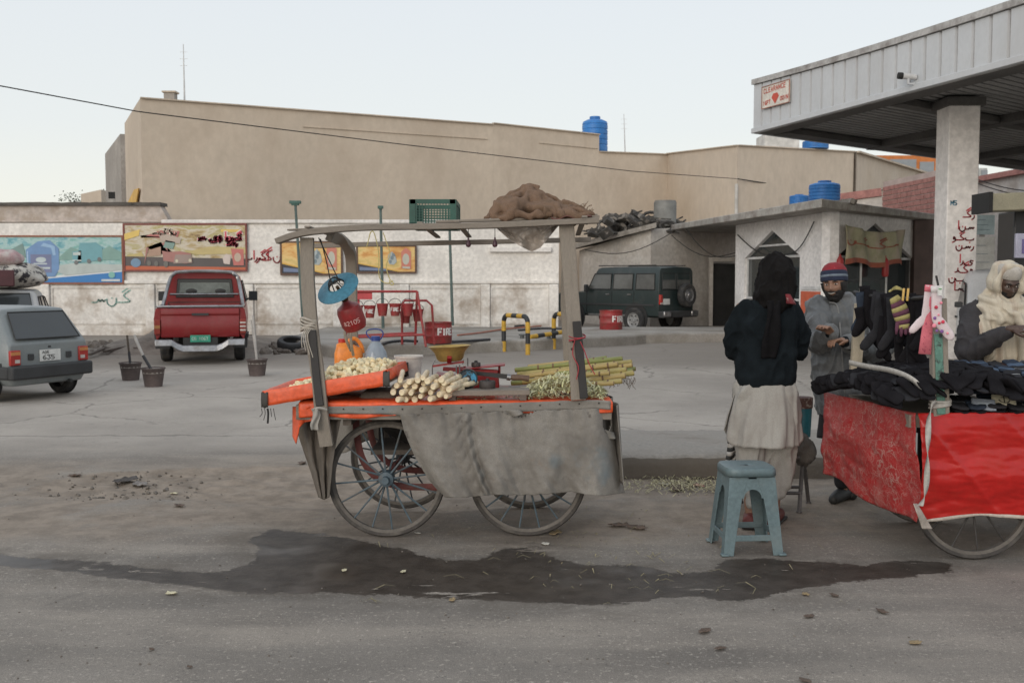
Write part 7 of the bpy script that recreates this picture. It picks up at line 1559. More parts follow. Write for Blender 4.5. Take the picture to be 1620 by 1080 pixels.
mb = MB(); mb.lathe([(.058,-.024),(.062,-.024),(.062,.024),(.058,.024),(.058,-.024)],30,M,c_); obj('outer_band',mb,M_blackiron,t_,world=1)
# knife / cane chopper
t_ = thing('chopping_knife','long black knife with a wooden grip lying across the scale base','knife',W(790,597,6.3)); mb = MB(); mb.hexa([W(752,593,6.32),W(806,600,6.3),W(806,600,6.31),W(752,593,6.33),W(752,587,6.32),W(806,592,6.3),W(806,592,6.31),W(752,587,6.33)]); obj('blade',mb,M_blackiron,t_,world=1)
mb = MB(); mb.tube([W(804,596,6.3),W(812,597,6.3),W(825,597,6.3),W(837,599,6.3)],[.012,.02,.018,.02],10); obj('grip',mb,pm('grip_brown',(.13,.075,.05),.6,.3),t_,world=1); mb = MB(); mb.tube([W(802,596,6.3),W(808,597,6.3)],.021,10); obj('ferrule',mb,M_chrome,t_,world=1)
# small wooden board on legs
b0_ = W(773,632,6.14); t_ = thing('low_board','low grey wooden board on short legs at the front of the deck','board',V(b0_.x,6.14,TZ + .01))
mb = MB(); a = V((708 - 810) / F * 6.12,6.16,TZ + .055); b = V((838 - 810) / F * 6.12,6.16,TZ + .062); mb.bar(a,b,.17,.016); obj('board_top',mb,M_beamw,t_,world=1,bev=.003)
mb = MB(); mb.bar(a + V(0,-.085,-.004),b + V(0,-.085,-.004),.012,.03); obj('board_edge',mb,M_beamw,t_,world=1,bev=.002)
for x in (a.x + .03,b.x - .04): mb = MB(); mb.box((x,6.13,TZ + .026),(.04,.12,.034)); obj('leg',mb,pm('old_wood_dark',(.12,.1,.085),.9,.3),t_,world=1)
# ---------------------------------------------------------------- the sock cart, right
NLp,FLp = V(2.255,5.6,.85),V(2.08,6.67,.85); XE = 4.3
sk = thing('sock_cart','push cart wrapped in bright red plastic sheet selling black socks, right edge','cart',(3.2,6.1,0))
def veined(name,col,veins,rough=.3,sc=14,lo=.0,hi=.05):
    m = pm(name,col,rough,.12,2,.25,20,bd=.004,fine=.04); t_ = m.node_tree; n_ = t_.nodes; l_ = t_.links; b_ = n_['Principled BSDF']; src = b_.inputs['Base Color'].links[0].from_socket
    tcn = n_.new('ShaderNodeTexCoord'); nn = n_.new('ShaderNodeTexNoise'); nn.inputs['Scale'].default_value = 9; nn.inputs['Detail'].default_value = 6; l_.new(tcn.outputs['Object'],nn.inputs['Vector'])
    vm_ = n_.new('ShaderNodeVectorMath'); vm_.operation = 'MULTIPLY_ADD'; vm_.inputs[1].default_value = (.22,) * 3; l_.new(nn.outputs['Color'],vm_.inputs[0]); l_.new(tcn.outputs['Object'],vm_.inputs[2])
    cur = src
    for k,(s_,th,am) in enumerate(((sc,hi,.75),(sc * 2.3,hi * .9,.7),(sc * 5,hi,.5))):
        vo_ = n_.new('ShaderNodeTexVoronoi'); vo_.feature = 'DISTANCE_TO_EDGE'; vo_.inputs['Scale'].default_value = s_; l_.new(vm_.outputs[0],vo_.inputs['Vector'])
        r_ = n_.new('ShaderNodeMapRange'); r_.inputs[1].default_value = 0; r_.inputs[2].default_value = th; r_.inputs[3].default_value = am; r_.inputs[4].default_value = 0; l_.new(vo_.outputs['Distance'],r_.inputs[0])
        n2 = n_.new('ShaderNodeTexNoise'); n2.inputs['Scale'].default_value = 3 + 4 * k; n2.inputs['Detail'].default_value = 6; n2.inputs['Roughness'].default_value = .7; l_.new(tcn.outputs['Object'],n2.inputs['Vector'])
        r2 = n_.new('ShaderNodeMapRange'); r2.inputs[1].default_value = .42; r2.inputs[2].default_value = .58; l_.new(n2.outputs[0],r2.inputs[0])
        mm = n_.new('ShaderNodeMath'); mm.operation = 'MULTIPLY'; l_.new(r_.outputs[0],mm.inputs[0]); l_.new(r2.outputs[0],mm.inputs[1])
        x = n_.new('ShaderNodeMix'); x.data_type = 'RGBA'; l_.new(mm.outputs[0],x.inputs[0]); l_.new(cur,x.inputs[6]); x.inputs[7].default_value = (*veins,1); cur = x.outputs[2]
    l_.new(cur,b_.inputs['Base Color']); return m
M_redp = pm('red_plastic',(.44,.014,.012),.34,.15,2.5,.3,26,bd=.004,fine=.05,spec=.45,col2=(.40,.03,.02),c2s=5,c2lo=.5,c2hi=.75)
M_redworn = veined('red_worn',(.36,.022,.022),(.42,.33,.29),.5); add_stain(M_redworn,(.40,.33,.29),2.2,.62,.72,.55,2)
def sfront(u,v):     # front sheet; sagging horizontal folds
    x = lerp(2.255,XE,u); zt2 = .845 + .012 * sin(x * 3); zb2 = .24 + .03 * sin((x - 2.3) * 5) + .03 * sstep(2.5,3.2,x); z_ = lerp(zt2,zb2,v)
    d = x - 2.255
    ph = z_ * 17 + 1.3 * sin(d * 2.2 + .5) - d * 3.2 * math.exp(-d * 1.2) * 1.5 + .8 * N3((x * 2,z_ * 2,0),1)
    f = .024 * sin(ph) * sstep(0,.25,d + .05) * sin(PI * min(1,v * 1.0 + .08)) + .014 * sin(ph * .5 + 2) + .012 * FB((x * 3,z_ * 10,2),1.3)
    f += .012 * (1 - abs(sin((d * 1.1 + (1 - v) * .55) * 6))) ** 5 * math.exp(-d * 1.5) * 2
    return V(x + .035 * v * math.exp(-d * 6),5.585 - .06 * sin(PI * v) * .6 - f + .02 * v,z_)
mb = MB(); mb.grid(sfront,220,80); obj('front_sheet',mb,M_redp,sk,world=1,solid=.004,ang=3)
def hemw(u,v): p = sfront(u,1.0); e = .5 + .5 * sin(u * 21 + 1); return p + V(0,.012 - .02 * v,-.006 + v * .022 * e)
mb = MB(); mb.grid(lambda u,v: sfront(u,.995) + V(0,-.006,lerp(-.016 * (.4 + .6 * abs(sin(u * 17))),.004,v)),120,2); obj('white_hem',mb,pm('hem_white',(.45,.4,.35),.7,.2),sk,world=1,solid=.003,ang=3)
def sleft(u,v):      # worn left end sheet, u from far to near
    p = lerp(FLp,NLp,u); zb2 = lerp(.30,.215,u) + .02 * sin(u * 8); tp2 = .85 + .0; z_ = lerp(tp2,zb2,v)
    bul = .03 * sin(PI * v) * sin(PI * u) + .02 * FB((u * 4,v * 3,1),1.2) + .015 * sin(u * 9 + v * 4) * v
    return V(p.x - bul - .01 + .045 * v * (u - .1),p.y,z_)
mb = MB(); mb.grid(sleft,80,60); obj('end_sheet',mb,M_redworn,sk,world=1,solid=.004,ang=3)
# curled white corner where the two sheets meet
mb = MB(); mb.grid(lambda u,v: W(lerp(1446,1460,v) + 10 * u * v - 1 + lerp(0,6,u),lerp(796,836,v),5.53 + .03 * u - .02 * sin(v * 5)),8,16); obj('curled_corner',mb,pm('hem_white',(.45,.4,.35),.7,.2),sk,world=1,solid=.003,ang=3)
mb = MB(); mb.box(((2.1 + XE) / 2 + .05,(5.62 + 6.66) / 2,.80),(XE - 2.25,1.02,.07)); obj('deck',mb,M_wood,sk,world=1)
for y in (5.75,6.5): mb = MB(); mb.box(((2.3 + XE) / 2,y,.74),(XE - 2.35,.05,.05)); obj('chassis_rail',mb,M_blackiron,sk,world=1)
r2 = .345; c1 = W(1541,800,5.7); M_t3 = pm('sock_tyre',(.05,.045,.042),.8,.3,6,.5,80,col2=(.1,.09,.08),c2s=7)
M_sp2 = pm('spoke_black',(.05,.045,.042),.6)
for x in (c1.x,3.95):
    for y in (5.7,6.55): cwheel(sk,(x + (.06 if y > 6 and x < 3.5 else 0),y,r2),r2,nsp=12,spmat=M_sp2,rimm=M_t3)
    mb = MB(); mb.tube([(x,5.68,r2),(x,6.6,r2)],.016,8); obj('axle',mb,M_blackiron,sk,world=1); 
    for y in (5.8,6.45): mb = MB(); mb.bar((x,y,r2),(x,y,.76),.05,.02,V(0,1,0)); obj('axle_bracket',mb,M_blackiron,sk,world=1)
# posts
M_teal = pm('teal_paint',(.12,.26,.21),.7,.3,8,.4,60,col2=(.035,.045,.04),c2s=16,c2lo=.52,c2hi=.6)
plank('front_post',[W(1483,472,5.60),W(1485,560,5.60),W(1487,658,5.60)],.088,.05,M_woodpost,sk)
plank('teal_strip',[W(1484,528,5.57),W(1487,600,5.57),W(1489,655,5.57)],.045,.012,M_teal,sk)
plank('rear_post',[W(1361,480,6.62),W(1357,540,6.62),W(1352,600,6.62)],.07,.04,pm('pale_post',(.42,.36,.27),.85,.25,5,.5,60,stretch=(5,5,.7)),sk)
p0_,p1_ = W(1352,462,6.6),W(1486,468,5.62); rail = lambda t: lerp(p0_,p1_,t) + V(0,0,-.03 * sin(PI * t))
mb = MB(); mb.tube([rail(i / 10) for i in range(11)],.012,8); obj('hanging_rail',mb,M_blackiron,sk,world=1)
mb = MB(); a = W(1478,455,5.6); mb.tube([W(1486,470,5.6),W(1484,450,5.6),W(1481,436,5.6)],.006,6); obj('rail_hook',mb,M_blackiron,sk,world=1)

# dark knit materials
M_bk = [pm('knit_black',(.014,.013,.015),.95,.35,9,.9,350,bd=.002,spec=.08),pm('knit_charcoal',(.03,.03,.034),.95,.3,9,.9,350,bd=.002,spec=.08),pm('knit_navy',(.035,.045,.065),.95,.3,9,.9,350,bd=.002,spec=.08),pm('knit_grey',(.10,.115,.13),.95,.3,9,.9,350,bd=.002,spec=.08),pm('knit_brown',(.04,.022,.02),.95,.3,9,.9,350,bd=.002,spec=.08)]
M_band = [pm('band_grey',(.13,.14,.16),.95,.2,9,.5,300,spec=.08),pm('band_slate',(.07,.10,.15),.95,.2,9,.5,300,spec=.08),pm('band_white',(.33,.33,.33),.95,.2,9,.5,300,spec=.08)]
# folded pair of socks: soft pad with a doubled cuff and a stepped toe; one mesh plus a contrasting band part
def pad_mesh(name,mat,L=.15,w_=.085,h=.02,seed=0,band=None,bm_=None):
    mb = MB(); n1,n2 = 22,16
    def f(u,v):
        a = 2 * PI * v; yy_ = (u - .5) * L; e = min(1,(1 - abs(2 * u - 1) ** 9)) ** .5; wd_ = w_ / 2 * e * (1 + .06 * sin(u * 7 + seed)); hh_ = h / 2 * e * (1.15 if u > .68 else 1) * (1 if u > .1 else .9)
        x = wd_ * math.copysign(abs(cos(a)) ** .5,cos(a)); z_ = hh_ * math.copysign(abs(sin(a)) ** .6,sin(a)) + h / 2
        g = .004 * N3((x * 20,yy_ * 20,z_ * 20),1,seed); return V(x + g + .006 * sin(u * 5 + seed),yy_,z_ + g - .004 * abs(sin(a * 1)) * (1 - abs(cos(a))) * (abs(x) < w_ * .1))
    mb.grid(f,n1,n2); m = mb.mesh(name,mat,True,3); bd2 = None
    if bm_ is not None:
        mb = MB(); mb.grid(lambda u,v: (lambda p: V(p.x * 1.03,p.y,h / 2 + (p.z - h / 2) * 1.07))(f(lerp(*band,u),v)),4,n2); bd2 = mb.mesh('band',bm_,True,3)
    return m,bd2
PADS = [pad_mesh('sock_pair',M_bk[0],seed=1),pad_mesh('sock_pair',M_bk[0],.16,.075,.022,4),pad_mesh('sock_pair',M_bk[1],.13,.09,.018,7),pad_mesh('sock_pair',M_bk[1],.17,.095,.022,2,(.62,.72),M_band[0]),pad_mesh('sock_pair',M_bk[2],.17,.095,.022,5,(.5,.66),M_band[1]),pad_mesh('sock_pair',M_bk[1],.17,.095,.022,9,(.3,.36),M_band[2]),pad_mesh('sock_pair',M_bk[4],.18,.10,.028,3),pad_mesh('sock_pair',M_bk[2],.17,.095,.024,6,(.2,.5),M_band[1])]
def put(k,loc,rot,label,group):
    m,b = PADS[k]; o_ = bpy.data.objects.new('sock_pair',m); C.objects.link(o_); o_.location = loc; o_.rotation_euler = rot; tag(o_,label,'socks',group)
    if b: c_ = bpy.data.objects.new('band',b); C.objects.link(c_); c_.parent = o_
rn = random.Random(31)
# left mound: a soft core with pairs laid over it
def mound_z(x,y):
    u = (x - 2.02) / 1.0; v = (y - 5.5) / 1.1
    return .875 + .235 * max(0,sin(PI * min(1,max(0,u * .8 + .12)))) ** .7 * max(0,sin(PI * min(1,max(0,v * .75 + .17)))) ** .8
mb = MB(); mb.grid(lambda u,v: (lambda x,y: V(x,y,mound_z(x,y) - .03 - (.03 if u < .03 or v < .03 else 0)))(lerp(2.1,3.0,u),lerp(5.58,6.6,v)),24,24); o_ = obj('sock_mound',mb,M_bk[0],None,ang=3); o_['kind'] = 'stuff'; tag(o_,'black socks buried inside the heap on the left of the sock cart','socks')
cnt_ = 0
for j in range(13):
    for i in range(11):
        x = 2.03 + i * .080 + rn.uniform(-.02,.02) + .012 * j * 0; y = 5.57 + j * .083 + rn.uniform(-.025,.025); x += lerp(.1,-.02,j / 12) * .6
        for ly in range(2 if (i < 2 or j < 2) else 1):
            z_ = mound_z(x,y) - .012 - ly * .032; g = (mound_z(x + .04,y) - mound_z(x - .04,y)) / .08; h_ = (mound_z(x,y + .04) - mound_z(x,y - .04)) / .08
            if j == 0: y2 = y - .03 + ly * .0; tilt = (.55,0)
            else: y2 = y; tilt = (math.atan(h_),0)
            rz_ = rn.gauss(.2,.7) + (1.2 if i == 0 else 0)
            put(rn.choice([0,0,1,1,2,0]),V(x,y2,z_),(tilt[0] + rn.gauss(0,.1),-math.atan(g) * .7 + (-.5 if i == 0 else 0) + rn.gauss(0,.1),rz_),('black sock pair ' + ('hanging over the left end of the heap' if i == 0 else 'along the front edge of the heap' if j < 2 else 'on the back slope of the heap' if j > 8 else 'on top of the heap, near the ribbon' if j < 5 else 'on the crest of the heap, below the rail') + ' by the teal post'),'black socks heaped left of the teal post')
# right: neat overlapping rows
for j in range(7):
    for i in range(14):
        x = 2.50 + i * .105 + rn.uniform(-.008,.008) + j * .012; y = 5.66 + j * .135; nl = 2 + (j > 1) + (j > 3)
        if x > 3.75: continue
        for ly in range(nl):
            if ly < nl - 1 and j > 0: continue
            k = rn.choice([3,4,5,7,2,4,7]) if ly == nl - 1 else rn.choice([0,1]); put(k,V(x,y - .02,.858 + ly * .024 + j * .018),(.16 + rn.gauss(0,.05),rn.gauss(0,.06),rn.gauss(-.18,.08)),{3: 'charcoal grey banded',4: 'navy slate banded',5: 'charcoal white banded',7: 'navy wide banded',2: 'plain charcoal'}.get(k,'plain black') + ' sock pair, ' + ['front row at the sheet edge','second row from the front','third row from the front','fourth row from the front','fifth row from the front','sixth row, near the back','backmost tidy row'][j] + (', left half' if x < 2.85 else ', right half'),'socks laid in rows right of the teal post')
for j in range(2):
    for i in range(5):
        put(6,V(2.75 + i * .13 + j * .05,6.35 + j * .1,.985 + .03 * j),(.2,rn.gauss(0,.1),.4 + rn.gauss(0,.2)),['first','second','third','fourth','fifth'][i] + ' dark brown sock pair from the left, ' + ['nearer','farther'][j] + ' back row by the reading man','brown socks on the back row')
# packets with printed cards
for (px,py,lb,col,anc,D_) in ((1588,634,'cream card sock packet printed with a black anchor at the front edge',(.62,.58,.44),1,5.66),(1612,620,'dark blue sock packet with a pale ring mark beside the anchor packet',(.06,.09,.15),0,5.74),(1556,640,'pale grey blue sock packet at the front edge left of the anchor packet',(.25,.28,.33),2,5.62)):
    c_ = W(px,py,D_); t_ = thing('sock_packet',lb,'packet',c_,-.25); Mx = rotm(.65,.05,0); mb = MB(); mb.box((0,0,0),(.125,.085,.018),Mx); obj('packet',mb,pm('packet_%d' % anc,col,.45,.1),t_,bev=.006)
    n_ = Mx @ V(0,0,.0105)
    sfp = lambda u,v: Mx @ V(u,v,.0108)
    mb = MB()
    if anc == 1:
        flat(mb,[(0,.025),(0,-.022)],.006,sfp); flat(mb,[(-.015,.016),(.015,.016)],.005,sfp); flat(mb,catmull2([(-.028,-.004),(-.018,-.02),(0,-.025),(.018,-.02),(.028,-.004)]),.006,sfp)
    elif anc == 0: flat(mb,[(.018 * cos(a),.018 * sin(a)) for a in lsp(0,2 * PI,13)],.005,sfp)
    else: flat(mb,[(-.03,0),(.03,0)],.012,sfp)
    obj('printed_mark',mb,pm('mark_black',(.02,.02,.02),.5) if anc == 1 else pm('mark_pale',(.35,.4,.45),.5),t_)['kind'] = 'stuff'
# hanging socks and gloves
def sock_path(px,py,D_,Lg,Ft,w_,ang=0,side=1,tn=.35):
    """a hanging sock: leg down, heel, foot; returns points and radii in the picture plane"""
    s_ = F / D_; P = []; Rr = []
    c_ = W(px,py,D_); 
    def pt(dx,dz): ca,sa = cos(ang),sin(ang); return c_ + V(dx * ca - dz * sa,0,dx * sa + dz * ca)
    for t in lsp(0,1,6): P.append(pt(0,-Lg * t)); Rr.append(w_ / 2 * lerp(1,.88,t))
    for t in (.35,.8,1.0): P.append(pt(side * Ft * .34 * t ** 1.4,-Lg - w_ * .75 * t)); Rr.append(w_ / 2 * .95)
    for t in (.3,.6,.85,1.0): P.append(pt(side * (Ft * .34 + Ft * .55 * t),-Lg - w_ * .75 - Ft * .75 * t)); Rr.append(w_ / 2 * (.9,.88,.7,.25)[(.3,.6,.85,1.0).index(t)])
    return P,Rr
def hsock(name,label,px,py,D_,Lg,Ft,w_,mat,ang=0,side=1,cuff=None,sq=.3):
    P,Rr = sock_path(px,py,D_,Lg,Ft,w_,ang,side); t_ = thing(name,label,'sock',W(px,py,D_) - V(0,0,Lg)); mb = MB(); mb.tube(P,Rr,12,sq=sq,up=V(0,1,0))
    # squash is across the second axis: keep the flat face to the camera
    c_ = P[0]; mb.v = [V(v.x,D_ + (v.y - D_) * .35 + .006 * N3(v,20),v.z) for v in mb.v] if sq == 1 else mb.v
    obj('sock_body',mb,mat,t_,world=1,ang=3)
    if cuff: mb = MB(); mb.tube([P[0] + V(0,0,.004),P[1]],[Rr[0] * 1.08,Rr[1] * 1.08],12,sq=sq); mb.v = [V(v.x,D_ + (v.y - D_) * .4,v.z) for v in mb.v]; obj('cuff',mb,cuff,t_,world=1,ang=3)
    return t_,P,Rr
M_pinks = pm('sock_white_pink',(.66,.56,.58),.9,.1,10,.5,300); M_pink = pm('sock_pink',(.62,.16,.20),.9,.15,20,.5,300,col2=(.35,.06,.1),c2s=60,c2lo=.58,c2hi=.62); M_cuffw = pm('sock_cuff',(.68,.64,.64),.9)
ws,P,Rr = hsock('polka_sock','white sock with pink and purple dots hanging on the teal post',1482,453,5.5,.17,.10,.062,M_pinks,.02,1,M_cuffw,1)
rn = random.Random(5)
for k,(dx,dy,r_,c_) in enumerate(((0,33,.010,0),(8,26,.008,1),(-3,62,.012,1),(5,58,.008,0),(-2,50,.009,2),(4,45,.006,1),(9,71,.010,2),(11,56,.010,0),(1,70,.008,2),(18,74,.007,1))):
    mb = MB(); c0 = W(1481 + dx,453 + dy,5.48); mb.ell(c0,(r_,.006,r_),None,12,6); obj('dot',mb,pm(['dot_red','dot_pink','dot_purple'][c_],[(.6,.05,.09),(.75,.25,.32),(.22,.1,.3)][c_],.9),ws,world=1)
mb = MB(); c0 = W(1487,460,5.462); mb.box(c0,(.026,.003,.05)); lb_ = obj('card_label',mb,pm('card_white',(.7,.7,.68),.5),ws,world=1); mb = MB(); mb.box(c0 + V(0,-.003,.01),(.016,.002,.006)); obj('label_print',mb,pm('label_green',(.1,.3,.12),.6),lb_,world=1)
hsock('pink_sock','white and pink sock behind the polka dot sock on the teal post',1471,452,5.56,.17,.08,.05,M_pinks,-.12,-1,M_pink,1)
t_ = thing('pink_stocking','long speckled pink stocking hanging beside the teal post','sock',W(1466,560,5.58)); mb = MB(); mb.tube([W(1471,458,5.56),W(1470,490,5.56),W(1466,530,5.56),W(1463,560,5.56)],[.018,.024,.032,.036],12); mb.v = [V(v.x,5.56 + (v.y - 5.56) * .3,v.z) for v in mb.v]; obj('stocking',mb,M_pink,t_,world=1,ang=3)
items = [(1368,452,0,.10,.10,.07,0,.05,1),(1362,462,.06,.14,.08,.07,2,.1,-1),(1374,476,.1,.12,.08,.065,0,-.1,-1),(1358,486,.15,.08,.07,.06,0,.2,-1),(1386,470,.2,.20,.1,.07,0,.1,1),(1394,466,.3,.22,.1,.07,1,-.08,-1),(1402,464,.4,.2,.12,.075,0,.15,1),(1399,500,.42,.16,.08,.06,0,-.12,1),(1410,470,.5,.2,.09,.065,1,.05,-1),(1440,464,.62,.30,.08,.07,0,.06,-1),(1450,466,.75,.28,.09,.075,0,-.05,1),(1443,500,.68,.26,.06,.06,1,.0,1),(1421,510,.58,.20,.07,.06,0,.04,1),(1432,470,.66,.16,.08,.06,0,.12,-1),(1456,470,.8,.22,.06,.06,0,.02,-1)]
items += [(1376,458,.12,.17,.09,.075,0,.0,1),(1391,462,.26,.13,.11,.08,1,-.15,1),(1407,466,.45,.27,.08,.07,0,.02,-1),(1447,474,.72,.33,.07,.08,0,.0,1),(1382,490,.22,.17,.08,.065,0,.08,1)]
labs = ['uppermost black sock at the far left end of the hanging rail','charcoal sock hanging below the left end of the rail','black sock hanging in front of the pale rear post','short black sock low at the left end of the rail','black sock hanging fourth along the rail, wide foot','charcoal sock hanging just left of the rail middle','wide black sock at the middle of the hanging rail','black sock hanging low below the rail middle','charcoal sock just left of the striped glove','long black sock right of the striped glove','longest black stocking near the pink stocking','charcoal stocking hanging low right of the glove','black sock hanging under the striped glove','short black sock directly right of the glove cuff','black sock nearest the pink stocking on the rail','plump black sock second from the left end of the rail','charcoal sock with a wide bent foot left of the rail middle','long black sock reaching down to the heap below the rail middle','widest long black stocking just left of the pink stocking','black sock hanging low in front of the bearded man']
for (px,py,t,Lg,Ft,w_,mk_,an,sd_),lb in zip(items,labs):
    D_ = lerp(6.5,5.7,t); hsock('hanging_sock',lb,px,py,D_,Lg,Ft,w_,M_bk[mk_],an,sd_,None,1)
# striped glove with fingers
t_ = thing('striped_glove','purple and yellow striped knitted glove hanging from the rail','glove',W(1424,530,5.95)); gD = 5.9
cols_ = [pm('glove_yellow',(.38,.33,.13),.9),pm('glove_purple',(.12,.04,.07),.9)]
for k in range(7):
    a0,a1 = k / 7,(k + 1) / 7; mb = MB(); cpt = lambda t: W(lerp(1414,1430,t ** .9) + 3 * sin(t * 3),lerp(470,520,t),gD); mb.tube([cpt(a0),cpt((a0 + a1) / 2),cpt(a1)],[.028 + .022 * sin(PI * x) for x in (a0,(a0 + a1) / 2,a1)],12); mb.v = [V(v.x,gD + (v.y - gD) * .4,v.z) for v in mb.v]; obj('knit_stripe',mb,cols_[k % 2],t_,world=1,ang=3)
for k in range(4): mb = MB(); a = W(1420 + 6 * k,516 - (k == 0) * 6,gD); mb.tube([a,a + V(.004 * (k - 1),0,-.04),a + V(.006 * (k - 1),0,-.07 + .01 * (k % 3))],[.012,.011,.006],8); obj('glove_finger',mb,cols_[1],t_,world=1,ang=3)
for k,px in enumerate((1430,1437)): mb = MB(); mb.bar(W(px,456,5.85),W(px - 2,476,5.85),.012,.012,V(0,1,0)); o_ = obj('clothes_peg',mb,pm('peg_yellow',(.65,.42,.12),.5),None,bev=.003); tag(center(o_),['left yellow clothes peg on the hanging rail','right yellow clothes peg on the hanging rail'][k],'peg')
mb = MB(); mb.grid(lambda u,v: W(lerp(1407,1430,u),lerp(462,456 + 8 * abs(u - .5),v) - 4 * sin(PI * u),5.9 + .03 * sin(u * 8)),10,5); o_ = obj('yellow_cuff',mb,cols_[0],None,solid=.01,ang=3); tag(center(o_),'olive yellow knit cuff folded over the rail above the striped glove','glove')
# white ribbon
def ribbon(name,label,P,w_,tw=0,mat=None):
    P = catmull(P,10); mb = MB(); vs = []
    for i,p in enumerate(P):
        a = tw * i / len(P); d = V(cos(a),sin(a),0) if tw else V(0,-.3,1).normalized(); vs += [p - d * w_ / 2,p + d * w_ / 2]
    mb.add(vs,[(2 * i,2 * i + 1,2 * i + 3,2 * i + 2) for i in range(len(P) - 1)]); o_ = obj(name,mb,mat or pm('ribbon_white',(.42,.40,.37),.7,.15),None,solid=.003,ang=3); tag(o_,label,'ribbon'); return o_
ribbon('ribbon','flat white ribbon lying across the black socks to the teal post',[W(1343,573,6.2),W(1370,579,6.0),W(1410,586,5.75),W(1440,598,5.58),W(1460,615,5.52),W(1473,632,5.52)],.032)
ribbon('ribbon','twisted white ribbon hanging down the corner of the red sheet',[W(1478,634,5.52),W(1470,660,5.5),W(1468,700,5.46),W(1467,740,5.46),W(1464,780,5.47),W(1456,800,5.47)],.03,9)
for k in range(3): mb = MB(); c_ = W(1487,632 + 5 * k,5.6); mb.tube([c_ + V(.055 * cos(a),.04 * sin(a),.01 * sin(a + k)) for a in lsp(0,2 * PI,17)[:-1]],.009,6,closed=True); obj('ribbon_turn',mb,pm('ribbon_white',(.42,.40,.37),.7,.15),sk,world=1)

# ---------------------------------------------------------------- plastic stool
so = V(*G(1184,884)[:2],0); so = V((1184 - 810) / F * 5.93,5.93,0); st_ = thing('plastic_stool','grey blue plastic stool standing on the wet road edge','stool',so,.06)
M_stool = pm('stool_plastic',(.115,.165,.18),.5,.15,5,.15,50,col2=(.16,.19,.19),c2s=4,c2lo=.5,c2hi=.8)
def rsq(w2,z_,n_=40,e=.45):
    return [V(w2 * math.copysign(abs(cos(a)) ** e,cos(a)),w2 * math.copysign(abs(sin(a)) ** e,sin(a)),z_) for a in lsp(0,2 * PI,n_ + 1)[:-1]]
Hs = .50
mb = MB(); mb.loft([rsq(.150,Hs - .045,e=.42),rsq(.148,Hs - .012,e=.42),rsq(.143,Hs - .002,e=.45),rsq(.135,Hs,e=.5),rsq(.05,Hs - .003,e=.8),rsq(.012,Hs - .003,e=1)],caps=False); obj('seat',mb,M_stool,st_,solid=.005,ang=.6)
mb = MB(); mb.lathe([(0,Hs - .0005),(.012,Hs - .0005)],12); obj('seat_hole',mb,M_seal,st_)
for sx_ in (-1,1):
    for sy in (-1,1):
        rows = []
        for t in lsp(0,1,9):
            z_ = lerp(Hs - .05,0,t); o = lerp(.134,.176,t); wl_ = lerp(.092,.060,min(1,t * 1.1)) + .02 * max(0,1 - t * 4); th = .03
            c_ = V(sx_ * o,sy * o,z_); q = [V(-sx_ * wl_,0,0),V(0,0,0),V(0,-sy * wl_,0),V(-sx_ * .008,-sy * wl_,0),V(-sx_ * .010,-sy * .010,0),V(-sx_ * wl_,-sy * .008,0)]
            rows.append([c_ + x for x in (q if sx_ * sy > 0 else q[::-1])])
        mb = MB(); mb.loft(rows); obj('leg',mb,M_stool,st_,bev=.002)
        mb = MB(); mb.box((sx_ * .168,sy * .168,.007),(.045,.045,.014)); obj('foot',mb,M_stool,st_,bev=.005)
    # arches under the seat and rungs on every side
for k in range(4):
    Rz = Matrix.Rotation(k * PI / 2,3,'Z'); mb = MB(); pts = []
    top_z = Hs - .06; up_ = [(-.14,top_z),(.14,top_z)]
    arch = [(.052 * cos(a),Hs - .17 + .05 * sin(a)) for a in lsp(0,PI,15)]
    poly = [(-.135,top_z),(.135,top_z),(.137,Hs - .175)] + arch + [(-.137,Hs - .175)]
    yf = lambda z_: -(lerp(.134,.176,(Hs - .05 - z_) / (Hs - .05)) - .002)
    mb.v = []; a_ = [V(x,yf(z_),z_) for x,z_ in poly]; mb.prism(a_,V(0,.006,0)); mb.xf(Rz.to_4x4()); obj('arch_panel',mb,M_stool,st_)
    mb = MB(); z_ = .10; y_ = yf(z_); mb.box((0,y_ + .006,z_),(.30,.01,.035)); mb.xf(Rz.to_4x4()); obj('rung',mb,M_stool,st_,bev=.003)

# ---------------------------------------------------------------- folding seat with bundle and cup behind the hooded man
fo = V((1262 - 810) / F * 6.95,6.95,0); ft_ = thing('folding_stand','dark metal folding stand behind the hooded man carrying a cloth bundle','stand',fo)
M_leg = pm('leg_metal',(.11,.10,.10),.5,.3,6,.1,40,metal=.3)
for a,b in (((1264,818,6.82),(1270,730,6.95)),((1279,790,7.1),(1271,728,6.95)),((1160,812,6.85),(1164,735,6.95)),((1172,792,7.12),(1168,735,6.95))):
    p = W(*a); q = W(*b); p.z = .01; q.z = .37; mb = MB(); mb.tube([p,q],.014,8); obj('leg',mb,M_leg,ft_,world=1); mb = MB(); mb.ell(p,(.02,.02,.014),None,10,6); obj('foot_cap',mb,M_leg,ft_,world=1)
for y,z_ in ((6.86,.13),(7.06,.13),(6.95,.37)): mb = MB(); mb.tube([V((1162 - 810) / F * y,y,z_),V((1274 - 810) / F * y,y,z_)],.012,8); obj('cross_bar',mb,M_leg,ft_,world=1)
mb = MB(); mb.box(V((1218 - 810) / F * 6.95,6.95,.385),(.5,.3,.02)); obj('seat',mb,M_leg,ft_,world=1,bev=.004)
def blob(c,r,seed,k=.25,fr=2.2):
    c = Vector(c)
    def f(u,v):
        a = 2 * PI * u; d = V(cos(a) * sin(PI * v),sin(a) * sin(PI * v),-cos(PI * v)); e = 1 + k * FB(d * 1.0,fr,seed) + .08 * (1 - abs(sin(d.x * 7 + d.z * 5 + seed))) ** 3
        return c + V(d.x * r[0] * e,d.y * r[1] * e,d.z * r[2] * e)
    mb = MB(); mb.grid(f,40,24); return mb
